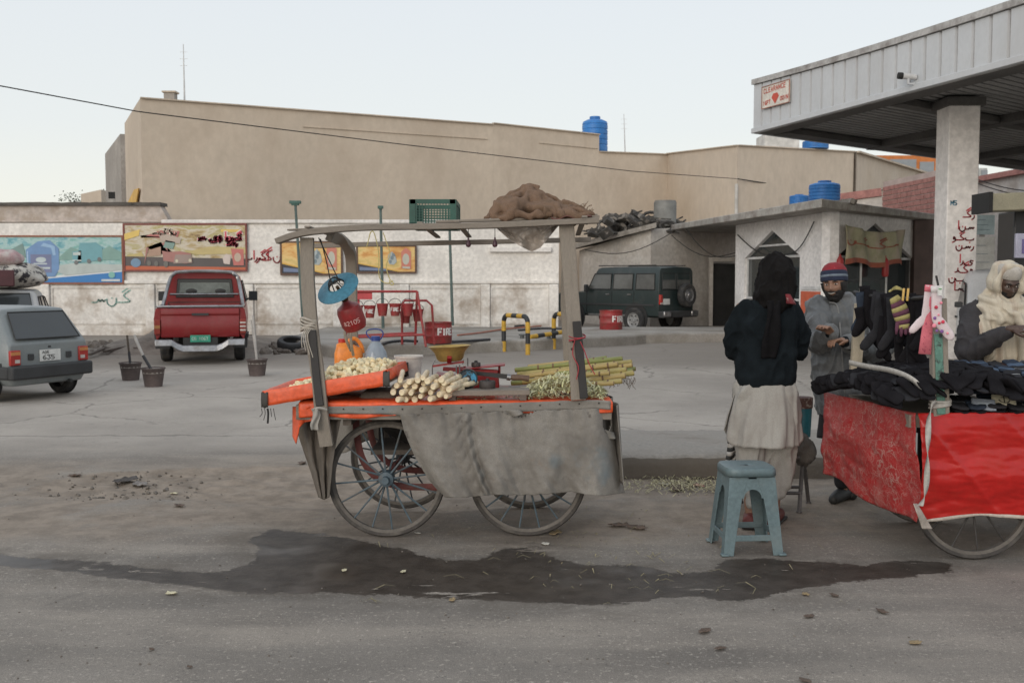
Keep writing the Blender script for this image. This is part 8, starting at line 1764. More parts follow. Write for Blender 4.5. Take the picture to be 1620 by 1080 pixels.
o_ = obj('cloth_bundle',blob(W(1270,712,6.88),(.085,.1,.10),3),pm('bundle_greybrown',(.10,.088,.078),.95,.3,5,.8,100),None,ang=3); tag(center(o_),'grey brown cloth bundle on the stand behind the hooded man','bundle')
c_ = W(1269,690,6.97); cu = thing('teal_tub','tall teal tub with a brown checked rim behind the hooded man','tub',c_)
mb = MB(); mb.lathe([(0,0),(.055,0),(.062,.17),(.064,.21),(.06,.21),(.056,.02),(0,.02)],24); obj('tub',mb,pm('tub_teal',(.02,.12,.15),.4,.15),cu)
mb = MB(); mb.lathe([(.066,.20),(.068,.205),(.068,.272),(.064,.275),(0,.27)],24); obj('checked_rim',mb,pm('rim_brown',(.10,.045,.035),.7,.3,10,.3,60,col2=(.25,.2,.17),c2s=30,c2lo=.55,c2hi=.6),cu)
# striped cloth hanging on the left side of the stand
def strc(u,v): return W(lerp(1149,1171,u) + 2 * sin(v * 5),lerp(684,742,v) + 3 * sin(u * 5),6.78 + .02 * sin(u * 9 + v * 4))
t_ = thing('striped_cloth','black and white striped cloth hanging left of the hooded man behind his legs','cloth',W(1160,742,6.78))
for k in range(9): mb = MB(); mb.grid(lambda u,v: strc(u,lerp(k / 9,(k + 1) / 9,v) - .14 * u + .07),12,2); obj('woven_stripe',mb,pm(['stripe_white','stripe_black'][k % 2],[(.42,.4,.38),(.03,.03,.03)][k % 2],.9,.2),t_,world=1,solid=.004,ang=3)

# ---------------------------------------------------------------- litter
M_straw = pm('straw',(.28,.245,.15),.85,.35,20,.2,100); M_straw2 = pm('straw_pale',(.42,.38,.24),.85,.3,20)
def ribbonbit(mb,p,L,w_,a,rn):
    d = V(cos(a),sin(a),0) * L / 2; s_ = V(-sin(a),cos(a),0) * w_ / 2; m = p + V(rn.uniform(-.01,.01),rn.uniform(-.01,.01),.008 + L * .08)
    q = p - d,p + d; z1 = V(0,0,.003); mb.add([q[0] - s_ * .5,q[0] + s_ * .5,m + s_,m - s_,q[1] + s_ * .5,q[1] - s_ * .5,q[0] - s_ * .5 + z1,q[0] + s_ * .5 + z1,m + s_ + z1,m - s_ + z1,q[1] + s_ * .5 + z1,q[1] - s_ * .5 + z1],[(0,1,2,3),(3,2,4,5),(6,9,8,7),(9,11,10,8)])
rn = random.Random(77); mb = MB()
for i in range(150):    # scattered thinly
    if rn.random() < .78: px,py = rn.gauss(960,110),rn.gauss(860,45)
    else: px,py = rn.uniform(560,1420),rn.uniform(760,960)
    if not (800 < py + 60 and py < 985): continue
    p = G(px,py); 
    if p.y > 7.9: continue
    p.z = gz(p.x,p.y) + .004; ribbonbit(mb,p,rn.uniform(.015,.13) * rn.random() ** .3,rn.uniform(.002,.006),rn.gauss(0,.9),rn)
o_ = obj('straw_litter',mb,M_straw,None,smooth=False); o_['kind'] = 'stuff'; tag(o_,'thin scattering of cane straw on the road around the wet patch','litter')
mb = MB()
for i in range(420):    # drift against the kerb
    px,py = rn.gauss(1080,45),rn.gauss(770,7); p = G(px,py); p.y = min(p.y,7.98); p.z = gz(p.x,p.y) + .004 + rn.random() * .02; ribbonbit(mb,p,rn.uniform(.02,.11),rn.uniform(.003,.01),rn.uniform(0,PI),rn)
o_ = obj('straw_drift',mb,M_straw2,None,smooth=False); o_['kind'] = 'stuff'; tag(o_,'drift of pale straw and scraps against the kerb face','litter')
def scrap(px,py,s_,mat,label,nm='paper_scrap',seed=0):
    if py > 890: s_ *= .55
    p = G(px,py); p.z = (gz(p.x,p.y) if abs(p.x) < 8 else 0); r_ = random.Random(seed + int(px)); 
    ra = r_.random() * 6.28
    def f(u,v):
        a = 2 * PI * u; rr = s_ * .75 * v * (.55 + .6 * abs(N3((cos(a) * 1.4,sin(a) * 1.4,seed * 1.7),1)) + .25 * abs(sin(a * 2.5 + seed))); x,y = rr * cos(a) * 1.5,rr * sin(a) * .9
        return p + V(x * cos(ra) - y * sin(ra),x * sin(ra) + y * cos(ra),.006 + s_ * .28 * abs(FB((x / s_ * 1.6 + seed,y / s_ * 1.6,px * .1),1)) + .1 * s_ * v * v)
    mb = MB(); mb.grid(f,18,4); o_ = obj(nm,mb,mat,None,solid=.002,ang=3); tag(center(o_),label,'scrap'); return o_
M_pap = pm('scrap_white',(.6,.57,.5),.8,.2); M_cream = pm('scrap_cream',(.6,.55,.38),.8,.2); M_leafb = pm('leaf_brown',(.12,.085,.065),.9,.4); M_leafy = pm('leaf_tan',(.3,.22,.12),.9,.3)
for i,(px,py,s_,m_,lb) in enumerate(((545,902,.04,M_cream,'small cream scrap in the wet patch, left of a similar one'),(638,904,.045,M_cream,'small bright cream scrap in the middle of the wet patch'),(716,950,.05,M_leafy,'tan crumpled scrap on the near edge of the wet patch'),(878,845,.06,M_leafy,'tan leaf against the right front wheel of the sugarcane cart'),(863,862,.035,M_pap,'tiny white scrap near the right front wheel'),(661,843,.02,M_pap,'tiny pale scrap beside the left front wheel'),
        (1115,1000,.07,M_leafb,'dark curled leaf on the near road, below the stool'),(1448,1018,.06,M_leafy,'tan leaf on the near road at right'),(1395,970,.06,M_leafb,'dark leaf on the road below the sock cart'),(1280,977,.05,M_leafb,'brown leaf on the road between stool and sock cart, near edge'),(1320,945,.05,M_leafb,'small brown leaf just below the wet patch right of the stool'),(1275,943,.045,M_leafy,'small tan leaf just below the wet patch right of the stool'),(1140,1026,.05,M_leafb,'brown leaf far down the road left of centre right'),(1275,1076,.05,M_leafb,'dark leaf cut by the bottom picture edge'),(240,1028,.03,M_leafb,'dark speck of leaf on the near road at left'),(300,1055,.025,M_leafb,'lowest dark leaf speck on the near road at left'),
        (272,940,.06,M_cream,'pale straw stalk bit lying below the wet band at left'),(284,802,.05,M_leafb,'dark crumpled leaf on the road left of the cart'),(275,775,.03,M_cream,'yellow scrap in the sunken dirt left of the cart'),(200,757,.12,pm('rag_dark',(.07,.06,.055),.9,.5,15),'dark torn rag lying in the sunken dirt left of the cart'),(222,762,.10,pm('rag_grey2',(.2,.18,.165),.9,.4,15),'grey torn rag next to the dark rag in the sunken dirt'),(118,752,.06,M_leafb,'dark clod at the left end of the sunken dirt'),(478,733,.06,M_leafb,'dark stone behind the left drape of the cart'),
        (1052,768,.05,M_pap,'white scrap in the straw drift by the kerb'),(1105,770,.05,pm('scrap_pink',(.5,.2,.2),.8),'pink scrap in the straw drift by the kerb'),(1070,776,.09,M_leafb,'dark clod in the straw drift by the kerb'),(1092,762,.07,M_leafb,'dark clod behind the straw drift'),(978,832,.07,M_leafb,'dark damp clot on the road right of the cart'),(1008,836,.07,M_leafb,'second dark damp clot on the road right of the cart'))):
    scrap(px,py,s_,m_,lb,'dry_leaf' if 'leaf' in lb else ('paper_scrap' if 'scrap' in lb else ('rag' if 'rag' in lb else 'clod')),i)
mb = MB(); rn = random.Random(13)
for i in range(420):
    if i < 260: px,py = rn.gauss(200,70),rn.uniform(745,792)
    else: px,py = rn.uniform(0,1620),rn.uniform(770,1075)
    p = G(px,py); s_ = rn.uniform(.003,.009) if i > 260 else .004 + .02 * rn.random() ** 3; p.z = gz(p.x,p.y); mb.ell(p + V(0,0,s_ * .2),(s_,s_ * .8,s_ * .5),rotm(rn.random(),rn.random(),rn.random() * 3),6,4)
o_ = obj('pebbles',mb,pm('pebble',(.17,.15,.13),.95,.5,9),None,smooth=False); o_['kind'] = 'stuff'; tag(o_,'small pebbles and grit in the sunken dirt and on the road','pebbles')
# ---------------------------------------------------------------- people
def rings(mb,rr,n_=32,e=.85):
    """rr: (cx, cy, z, rx, ry)"""
    L = []
    for cx,cy,z_,rx,ry in rr: L.append([V(cx + rx * math.copysign(abs(cos(a)) ** e,cos(a)),cy + ry * math.copysign(abs(sin(a)) ** e,sin(a)),z_) for a in lsp(0,2 * PI,n_ + 1)[:-1]])
    mb.loft(L)
def hand(mb,wr,d,up,side,curl=.5,s=1.0,spread=.12):
    """palm with four unequal bent fingers and a thumb; d = wrist to fingers, up = back of the hand, side = +1/-1 thumb side"""
    d = Vector(d).normalized(); up = Vector(up); up = (up - d * up.dot(d)).normalized(); x = d.cross(up) * side; wr = Vector(wr)
    M = Matrix((x,d,up)).transposed(); mb.ell(wr + d * .045 * s,(.040 * s,.052 * s,.017 * s),M,14,10)
    limb(mb,[wr - d * .02,wr + d * .03 * s],[.025 * s,.028 * s],12,2)
    for k,(off,L) in enumerate(((.030,.072),(.010,.080),(-.010,.075),(-.029,.060))):
        b = wr + d * (.085 * s) + x * off * s; a = spread * (off / .03); d0 = (d + x * a * .5).normalized(); P = [b - d * .03 * s,b]; cur = 0
        for j in range(3):
            cur += curl * (.5,.9,.7)[j]; dd = (d0 * cos(cur) - up * sin(cur)).normalized(); P.append(P[-1] + dd * L * s * (.45,.32,.25)[j])
        limb(mb,P,[.0095 * s,.0105 * s,.0092 * s,.008 * s,.0062 * s],9,3)
    b = wr + d * .02 * s + x * .03 * s; P = [b,b + (x * .8 + d * .6).normalized() * .032 * s,b + (x * .75 + d * 1.1 - up * .2 * curl).normalized() * .062 * s - up * .006,b + (x * .5 + d * 1.5 - up * .5 * curl).normalized() * .085 * s - up * .012]
    limb(mb,P,[.014 * s,.0125 * s,.0105 * s,.007 * s],9,3)
def headpts(c,M,s=1.0,mouth=.0):
    """sculpted head as one closed grid, facing local +y"""
    def f(u,v):
        a = 2 * PI * u; b = PI * v; d = V(sin(a) * sin(b),cos(a) * sin(b),-cos(b)); z_ = d.z
        rx,ry,rz_ = .076,.097,.120; jaw = sstep(.1,-.95,z_); p = V(d.x * rx * (1 - .28 * jaw),d.y * ry * (1 - .10 * jaw) + .006 * jaw,z_ * rz_)
        if d.y > 0:
            g = lambda x0,z0,sx_,sz: math.exp(-((p.x - x0) / sx_) ** 2 - ((p.z - z0) / sz) ** 2)
            fr = sstep(0,.5,d.y)
            p.y -= .006 * fr * (1 - min(1,abs(p.x) / .05)) * 0
            p.y += fr * (.024 * g(0,-.024,.013,.014) + .013 * g(0,-.004,.0095,.024) + .006 * g(.012,-.03,.007,.008) + .006 * g(-.012,-.03,.007,.008))      # nose
            p.y += fr * (.008 * g(.028,.028,.022,.009) + .008 * g(-.028,.028,.022,.009) + .004 * g(0,.03,.02,.01))         # brow
            p.y -= fr * (.013 * g(.031,.010,.016,.012) + .013 * g(-.031,.010,.016,.012))                                      # sockets
            p.y += fr * (.006 * g(.042,-.022,.018,.016) + .006 * g(-.042,-.022,.018,.016))                                    # cheeks
            p.y += fr * (.008 * g(0,-.050,.020,.006) + .009 * g(0,-.062,.017,.006) - .004 * g(0,-.056,.024,.003))          # lips
            p.y += fr * (.010 * g(0,-.092,.022,.016) - .003 * g(0,-.076,.02,.006))                                            # chin
        return c + M @ (p * s)
    return f
def head(mb,c,M,s=1.0):
    mb.grid(headpts(c,M,s),72,54)
    for sx_ in (-1,1):   # ears
        for dz,r in ((.012,.016),(0,.015),(-.014,.011)): mb.ell(c + M @ (V(sx_ * .074,-.008,-.008 + dz) * s),(.008 * s,.013 * s,r * s),M,10,8)
M_skin = pm('skin_tan',(.26,.145,.095),.55,.12,12,.25,150,col2=(.21,.105,.07),c2s=18,bd=.001); M_skind = pm('skin_dark',(.065,.036,.026),.5,.15,12,.25,150,bd=.001)
M_hair = pm('hair_black',(.012,.010,.009),.8,.4,40,.9,300)
def eyes(par,c,M,s=1.0,closed=False,skin=None):
    for sx_ in (-1,1):
        e = c + M @ (V(sx_ * .031,.083,.010) * s); mb = MB(); mb.ell(e,(.0125 * s,.009 * s,.0075 * s),M,14,8); o_ = obj('eye',mb,pm('eye_white',(.55,.5,.46),.25,.05,9,0),par,world=1)
        mb = MB(); mb.ell(e + M @ (V(-.001,.0072,-.001) * s),(.0055 * s,.003 * s,.0058 * s),M,12,6); obj('iris',mb,pm('iris_dark',(.015,.01,.008),.2),o_,world=1)
        mb = MB(); mb.tube([c + M @ (V(sx_ * x,y,z_) * s) for x,y,z_ in ((.013,.0985,.027),(.028,.098,.032),(.046,.086,.026))],[.0035,.0045,.002],7); obj('eyebrow',mb,M_hair,par,world=1)
        mb = MB(); mb.tube([e + M @ (V(x,.0085 - abs(x) * .18,.0075 - abs(x) * .25) * s) for x in (-.014,-.007,0,.007,.014)],.0022,6); obj('eyelid',mb,skin or M_skin,par,world=1)
def shellpatch(c,M,s,name,mat,par,cond,off,seed=0,n1=96,n2=72,rough=.004):
    """hair or beard: a thick offset of the head surface where cond(x, y, z) holds (head space)"""
    f = headpts(V(0,0,0),Matrix.Identity(3),1.0); mb = MB(); idx = {}; vs = []
    def g(i,j):
        p = f(i / n1,j / n2); w_ = cond(p); n_ = V(p.x / .0058,p.y / .0094,p.z / .0144).normalized(); return c + M @ ((p + n_ * (off * min(1,max(0,w_)) ** .5 + rough * FB(p * 60,1,seed) * (w_ > 0) - (.004 if w_ <= 0 else 0))) * s)
    keep = [[cond(f(i / n1,j / n2)) > -.15 for i in range(n1 + 1)] for j in range(n2 + 1)]
    for j in range(n2 + 1):
        for i in range(n1 + 1): vs.append(g(i,j))
    fs = [(j * (n1 + 1) + i,j * (n1 + 1) + i + 1,(j + 1) * (n1 + 1) + i + 1,(j + 1) * (n1 + 1) + i) for j in range(n2) for i in range(n1) if keep[j][i] and keep[j][i + 1] and keep[j + 1][i] and keep[j + 1][i + 1]]
    mb.add(vs,fs); used = sorted({i for f_ in mb.f for i in f_}); mp_ = {o: k for k,o in enumerate(used)}; mb.v = [mb.v[i] for i in used]; mb.f = [tuple(mp_[i] for i in f_) for f_ in mb.f]
    return obj(name,mb,mat,par,world=1,ang=3)
def foldfn(scale,amp,seed,dirv=V(0,0,1),fine=.3):
    def f(p,n_):
        q = V(p.x * scale,p.y * scale,p.z * scale * .55); a = noise.noise(q + V(seed,0,0)); r_ = 1 - abs(noise.noise(q * 1.3 + V(0,seed,a))) * 2.2; return amp * (a * .8 + .7 * max(0,r_) ** 3 * 1.0 - .3) + amp * fine * noise.noise(q * 3.1)
    return f

# ===== 1: hooded man seen from behind
def P1(px,py,D=6.5): return W(px,py,D)
m1 = thing('person','man seen from behind in a black head cloth, dark blue sweater and pale grey tunic','person',V((1210 - 810) / F * 6.5,6.5,0))
cx = (1212 - 810) / F * 6.5; cy = 6.5
T = lambda dx,dy,z_: V(cx + dx,cy + dy,z_)
hc1 = T(.06,.04,1.615); Mh1 = rotm(-.18,.06,-.62)
sh_r,el_r,wr_r = T(.175,.02,1.385),T(.235,.07,1.12),T(.325,.32,1.235)
sh_l,el_l,wr_l = T(-.15,.0,1.395),T(-.178,.10,1.13),T(-.02,.36,1.16)
mb = MB(); head(mb,hc1,Mh1)
limb(mb,[T(.03,.01,1.38),T(.05,.02,1.56)],[.062,.056]); rings(mb,[(cx,cy,.82,.14,.10),(cx,cy,.95,.165,.115),(cx,cy,1.12,.145,.10),(cx + .01,cy,1.3,.17,.11),(cx + .015,cy,1.42,.15,.09),(cx + .02,cy,1.46,.07,.06)])
limb(mb,[sh_r,el_r,wr_r],[.055,.042,.026]); limb(mb,[sh_l,el_l,wr_l],[.055,.042,.026])
hand(mb,wr_r,(.35,.75,.1),(.2,-.2,1),-1,.6); hand(mb,wr_l,(.75,.5,.25),(-.1,-.3,1),1,.7)
fR,fL = T(.075,.02,.05),T(-.09,-.04,.05)
hipR,hipL,knR,knL = T(.09,0,.86),T(-.085,0,.86),T(.09,.05,.48),T(-.09,.01,.48)
limb(mb,[hipR,knR,fR + V(0,-.0,.04)],[.085,.055,.036]); limb(mb,[hipL,knL,fL + V(0,0,.04)],[.085,.055,.036])
def foot(mb,f,ang,s=1): d = V(sin(ang),cos(ang),0); limb(mb,[f - d * .05,f + d * .06,f + d * .14],[.036 * s,.036 * s,.026 * s],12,3)
foot(mb,fR - V(0,0,.01),.5); foot(mb,fL - V(0,0,.01),.3)
obj('body',to_local(baked(mb,.0055,M_skin,1,name='body'),m1),M_skin,m1)
# sweater
M_swt = pm('sweater_navy',(.009,.0125,.0155),.95,.3,10,.9,260,bd=.002,spec=.12)
def tens(p,n_,f=foldfn(7,.020,2,fine=.5)):   # folds at elbow and waist
    return f(p,n_) * sstep(.93,1.0,p.z) + .004 * sin(p.z * 60 + p.x * 9) * math.exp(-((p.z - 1.13) / .06) ** 2) * (abs(p.x - cx) > .16)
mb = MB(); rings(mb,[(cx + .005,cy,.915,.180,.137),(cx + .005,cy,.93,.186,.143),(cx + .005,cy,.97,.198,.155),(cx + .004,cy,1.06,.200,.155),(cx + .006,cy,1.2,.192,.148),(cx + .012,cy - .005,1.32,.190,.138),(cx + .017,cy - .005,1.40,.165,.12),(cx + .025,cy,1.465,.115,.09),(cx + .035,cy + .01,1.50,.07,.065)])
limb(mb,[sh_r + V(-.02,0,0),lerp(sh_r,el_r,.5) + V(.02,-.01,0),el_r,lerp(el_r,wr_r,.5),wr_r - (wr_r - el_r) * .06],[.078,.066,.060,.052,.042]); limb(mb,[sh_l + V(.02,0,0),lerp(sh_l,el_l,.5) + V(-.02,-.01,0),el_l,lerp(el_l,wr_l,.5),wr_l - (wr_l - el_l) * .06],[.078,.066,.060,.052,.040])
obj('sweater',to_local(baked(mb,.009,M_swt,3,tens,'sweater'),m1),M_swt,m1)
mb = MB(); rings(mb,[(cx + .005,cy,.905,.172,.130),(cx + .005,cy,.91,.178,.136),(cx + .005,cy,.945,.182,.140),(cx + .005,cy,.955,.172,.130)]); obj('hem_rib',mb,M_swt,m1,world=1)
# head cloth: hood with a short fall over the collar
M_hood = pm('hood_black',(.010,.009,.009),.95,.3,10,.7,120,bd=.003,spec=.1)
mb = MB(); mb.ell(hc1 + V(.0,-.005,.01),(.112,.132,.14),Mh1,28,20); limb(mb,[hc1 + V(0,-.03,-.02),hc1 + V(-.01,-.05,-.10),T(.035,-.04,1.475)],[.13,.13,.125],20); limb(mb,[hc1 + V(.06,.03,-.05),hc1 + V(.075,.02,-.15)],[.07,.05])
obj('head_cloth',to_local(baked(mb,.009,M_hood,3,foldfn(10,.022,5),'head_cloth'),m1),M_hood,m1)
mb = MB(); mb.grid(lambda u,v: T(lerp(.02,.135,u) + .02 * v,lerp(-.11,-.145,v) + .03 * sin(u * 7),lerp(1.50,1.44,v) - .03 * (u - .5) ** 2),12,8); obj('red_scarf_edge',mb,pm('scarf_maroon',(.16,.02,.025),.9,.3,20,col2=(.4,.33,.3),c2s=14,c2lo=.6,c2hi=.66),m1,world=1,solid=.008,ang=3)
mb = MB(); mb.grid(lambda u,v: T(lerp(-.035,.06,u) - .03 * v + .008 * sin(v * 6 + u * 4),-.158 - .02 * sin(PI * v) - .008 * sin(u * 10),lerp(1.46,1.10,v)),10,30); obj('cloth_tail',mb,pm('tail_dark',(.009,.0085,.0095),.95,.3,10,spec=.1),m1,world=1,solid=.008,ang=3)
# tunic skirt with rounded side slits, loose trousers, slippers
M_kam = pm('kameez_grey',(.345,.33,.305),.92,.12,3,.5,180,col2=(.26,.24,.22),c2s=3,bd=.002)
def kam(back):
    def f(u,v):
        a = (PI * u + (PI if back else 0)) ; z_ = .97 - v * (.44 if back else .40); k = v ** .8; rx = lerp(.168,.236,k); ry = lerp(.13,.165,k); edge = min(u,1 - u)
        z_ += (.07 * (1 - min(1,edge / .14)) ** 2 * v) ; fo_ = .011 * sin(a * 5 + 1.3 + 2 * v + 5 * N3((cos(a) * 1.5,sin(a) * 1.5,v * .8),1)) * v ** .8 + .003 * sin(a * 17 + v * 3) * v + .02 * FB((cos(a) * 2.2,sin(a) * 2.2,v * .7),1.5,4) * v
        return T(.012 + (rx + fo_) * cos(a) - .02 * v,(ry + fo_) * sin(a) * 1.0 + (-.02 if back else .02) * v,z_)
    return f
mb = MB(); mb.grid(kam(True),70,30); obj('tunic_back',mb,M_kam,m1,world=1,solid=.005,ang=3)
mb = MB(); mb.grid(kam(False),70,30); obj('tunic_front',mb,M_kam,m1,world=1,solid=.005,ang=3)
mb = MB(); limb(mb,[T(.08,0,.86),T(.10,.02,.6),T(.105,.05,.34),fR + V(-.005,0,.10)],[.13,.125,.10,.055]); limb(mb,[T(-.075,0,.86),T(-.075,0,.6),T(-.085,.0,.34),fL + V(.01,0,.10)],[.13,.12,.095,.055]); mb.ell(T(0,0,.74),(.16,.12,.14))
def tf(p,n_,f=foldfn(6,.034,8,fine=.4)): return f(V(p.x,p.y,p.z * .7),n_) + .006 * sin(p.z * 70 + p.x * 15) * math.exp(-((p.z - .18) / .07) ** 2)
obj('trousers',to_local(baked(mb,.010,M_kam,3,tf,'trousers'),m1),M_kam,m1)
M_slip = pm('slipper_maroon',(.12,.022,.018),.6,.3,10,.2,60)
for k,(f,a) in enumerate(((fR,.5),(fL,.3))):
    d = V(sin(a),cos(a),0); mb = MB(); limb(mb,[f - d * .07 - V(0,0,.005),f + d * .06 + V(0,0,-.0),f + d * .15 - V(0,0,.01)],[.047,.050,.038],14,3); obj('slipper',to_local(baked(mb,.007,M_slip,2,name='slipper'),m1),M_slip,m1)
    mb = MB(); mb.box(V(f.x,f.y,.012) + d * .04,(.10,.29,.02),rotm(0,0,-a)); obj('sole',mb,M_seal,m1,world=1,bev=.008)

# ===== 2: smiling bearded man in a grey padded jacket and striped beanie
cx2,cy2 = (1333 - 810) / F * 7.22,7.22; T2 = lambda dx,dy,z_: V(cx2 + dx,cy2 + dy,z_)
m2 = thing('person','smiling bearded man in a red and navy beanie and grey padded jacket','person',T2(0,0,0))
hc2 = T2(-.085,-.07,1.555); Mh2 = rotm(-.08,.08,PI - .55)
s2l,e2l,w2l = T2(-.19,-.02,1.38),T2(-.23,-.20,1.16),T2(-.215,-.42,1.235)      # viewer-left arm, hand raised
s2r,e2r,w2r = T2(.19,-.01,1.36),T2(.20,-.17,1.10),T2(-.11,-.40,1.17)
mb = MB(); head(mb,hc2,Mh2); limb(mb,[T2(-.03,0,1.36),T2(-.065,-.04,1.5)],[.062,.056]); rings(mb,[(cx2,cy2,.82,.14,.10),(cx2,cy2,.95,.16,.115),(cx2,cy2,1.12,.15,.10),(cx2,cy2,1.3,.18,.115),(cx2,cy2,1.4,.15,.09),(cx2,cy2,1.44,.07,.06)])
limb(mb,[s2l,e2l,w2l],[.055,.042,.026]); limb(mb,[s2r,e2r,w2r],[.055,.042,.026]); hand(mb,w2l,(-.45,-.55,.35),(.3,.2,1),1,.45); hand(mb,w2r,(-.75,-.35,.15),(.0,.1,1),-1,.8)
f2R,f2L = T2(.02,-.02,.05),T2(.13,.16,.05)
limb(mb,[T2(.06,0,.86),T2(.03,-.01,.48),f2R + V(0,0,.04)],[.085,.055,.036]); limb(mb,[T2(.1,.05,.86),T2(.12,.08,.48),f2L + V(0,0,.04)],[.085,.055,.036]); foot(mb,f2R,PI + .7); foot(mb,f2L,PI + .2)
obj('body',to_local(baked(mb,.0055,M_skin,1,name='body'),m2),M_skin,m2)
eyes(m2,hc2,Mh2)
mb = MB(); mb.tube([hc2 + Mh2 @ V(x,.1045 - abs(x) * .30,-.056 + abs(x) * .28) for x in (-.025,-.015,-.005,.005,.015,.025)],[.002,.0045,.0055,.0055,.0045,.002],8,sq=.5); obj('teeth',mb,pm('teeth',(.55,.52,.46),.3),m2,world=1)
beard = lambda p: (sstep(-.035,-.065,p.z) * 1.3 - math.exp(-(p.x / .026) ** 2 - ((p.z + .056) / .010) ** 2) * 2 - sstep(.0,-.02,p.y) * 3) if p.y > -.02 else -1
side_b = lambda p: max(beard(p),(1 if (abs(p.x) > .058 and p.z < .02 and -.02 < p.y < .06) else -1),(.8 - abs(p.x) / .03 if -.048 < p.z < -.038 and p.y > .05 else -1))
shellpatch(hc2,Mh2,1,'beard',M_hair,m2,side_b,.013,2)
M_jkt = pm('jacket_grey',(.12,.125,.13),.6,.2,4,.5,80,col2=(.08,.085,.09),c2s=4,bd=.004,sheen=.1)
def puff(p,n_,f=foldfn(8,.022,3,fine=.5)): return f(p,n_) + .008 * abs(sin(p.z * 30)) ** .7 * (1 if p.z > .72 else .4) + .005 * sin(p.x * 70 + p.y * 40) * (abs(p.x - cx2) > .2)
mb = MB(); rings(mb,[(cx2 + .02,cy2,.62,.185,.15),(cx2 + .02,cy2,.64,.19,.155),(cx2 + .01,cy2,.8,.195,.16),(cx2,cy2,1.0,.20,.155),(cx2,cy2,1.2,.205,.155),(cx2,cy2,1.33,.215,.145),(cx2,cy2,1.40,.18,.12),(cx2 - .02,cy2 - .01,1.45,.105,.09),(cx2 - .04,cy2 - .03,1.49,.085,.08)])
limb(mb,[s2l + V(.02,0,0),lerp(s2l,e2l,.5),e2l,lerp(e2l,w2l,.5),lerp(e2l,w2l,.9)],[.098,.088,.078,.068,.055]); limb(mb,[s2r - V(.02,0,0),lerp(s2r,e2r,.5),e2r,lerp(e2r,w2r,.5),lerp(e2r,w2r,.9)],[.098,.09,.08,.072,.055])
obj('jacket',to_local(baked(mb,.009,M_jkt,2,puff,'jacket'),m2),M_jkt,m2)
for a,b in ((e2l,w2l),(e2r,w2r)): mb = MB(); limb(mb,[lerp(a,b,.84),lerp(a,b,.97)],[.05,.042],16,3); obj('cuff',mb,M_swt,m2,world=1)
mb = MB(); mb.tube(catmull([hc2 + V(-.045,-.045,-.125),T2(-.075,-.115,1.40),T2(-.06,-.155,1.2),T2(-.04,-.16,.95),T2(-.02,-.155,.68)],6),.006,6); obj('zip',mb,pm('zip_grey',(.2,.2,.2),.5),m2,world=1)
# knitted beanie
def beanie(p): return 1 if p.z > .043 - .012 * (p.y / .09) - (.035 if p.y < 0 else 0) * min(1,-p.y / .05) else -1
M_bn = pm('beanie_navy',(.018,.024,.05),.95,.2,20,.9,200); M_br = pm('beanie_red',(.22,.018,.025),.95,.2,20,.9,200,col2=(.5,.3,.3),c2s=40,c2lo=.66,c2hi=.7); M_bg = pm('beanie_grey',(.15,.18,.22),.95,.2,20,.9,200)
mb = MB(); mb.lathe([(.088,.028),(.094,.03),(.096,.045),(.094,.058)],32,Mh2 @ rotm(.14,0,0) @ Matrix.Diagonal((.94,1.14,1)),hc2 + Mh2 @ V(0,-.002,-.004)); obj('beanie_brim',mb,M_bn,m2,world=1,solid=.008)
mb = MB(); mb.lathe([(.0945,.056),(.0965,.062),(.0945,.068)],32,Mh2 @ rotm(.14,0,0) @ Matrix.Diagonal((.94,1.14,1)),hc2 + Mh2 @ V(0,-.002,-.004)); obj('beanie_stripe',mb,M_bg,m2,world=1,solid=.008)
mb = MB(); mb.lathe([(.094,.066),(.093,.085),(.088,.098)],32,Mh2 @ rotm(.14,0,0) @ Matrix.Diagonal((.94,1.14,1)),hc2 + Mh2 @ V(0,-.002,-.004)); obj('beanie_band',mb,M_bn,m2,world=1,solid=.008)
mb = MB(); mb.lathe([(.090,.094),(.082,.115),(.065,.138),(.04,.152),(0,.158)],32,Mh2 @ rotm(.16,0,0) @ Matrix.Diagonal((.94,1.14,1)),hc2 + Mh2 @ V(0,-.012,-.004)); obj('beanie_crown',mb,M_br,m2,world=1,solid=.008)
mb = MB(); mb.grid(lambda u,v: (lambda a: T2(.02 + lerp(.165,.185,v) * cos(a) + .01 * sin(a * 7),lerp(.12,.14,v) * sin(a),lerp(.66,.46,v)))(2 * PI * u),50,8); obj('dark_tunic',mb,pm('tunic_dark',(.025,.022,.024),.9,.3),m2,world=1,solid=.005,ang=3)
M_tr = pm('trouser_black',(.014,.013,.016),.9,.3,5,.4,60)
mb = MB(); limb(mb,[T2(.05,0,.8),T2(.03,-.01,.48),f2R + V(0,0,.09)],[.11,.085,.055]); limb(mb,[T2(.1,.05,.8),T2(.12,.08,.48),f2L + V(0,0,.09)],[.11,.085,.055]); obj('trousers',to_local(baked(mb,.011,M_tr,3,foldfn(7,.012,1),'trousers'),m2),M_tr,m2)
for f,a in ((f2R,PI + .7),(f2L,PI + .2)):
    d = V(sin(a),cos(a),0); mb = MB(); limb(mb,[f - d * .05,f + d * .07,f + d * .16 - V(0,0,.012)],[.05,.047,.036],14,3); mb.ell(f - d * .03 + V(0,0,.05),(.045,.045,.04)); obj('shoe',to_local(baked(mb,.007,M_seal,2,name='shoe'),m2),pm('shoe_black',(.02,.018,.018),.5,.3),m2)

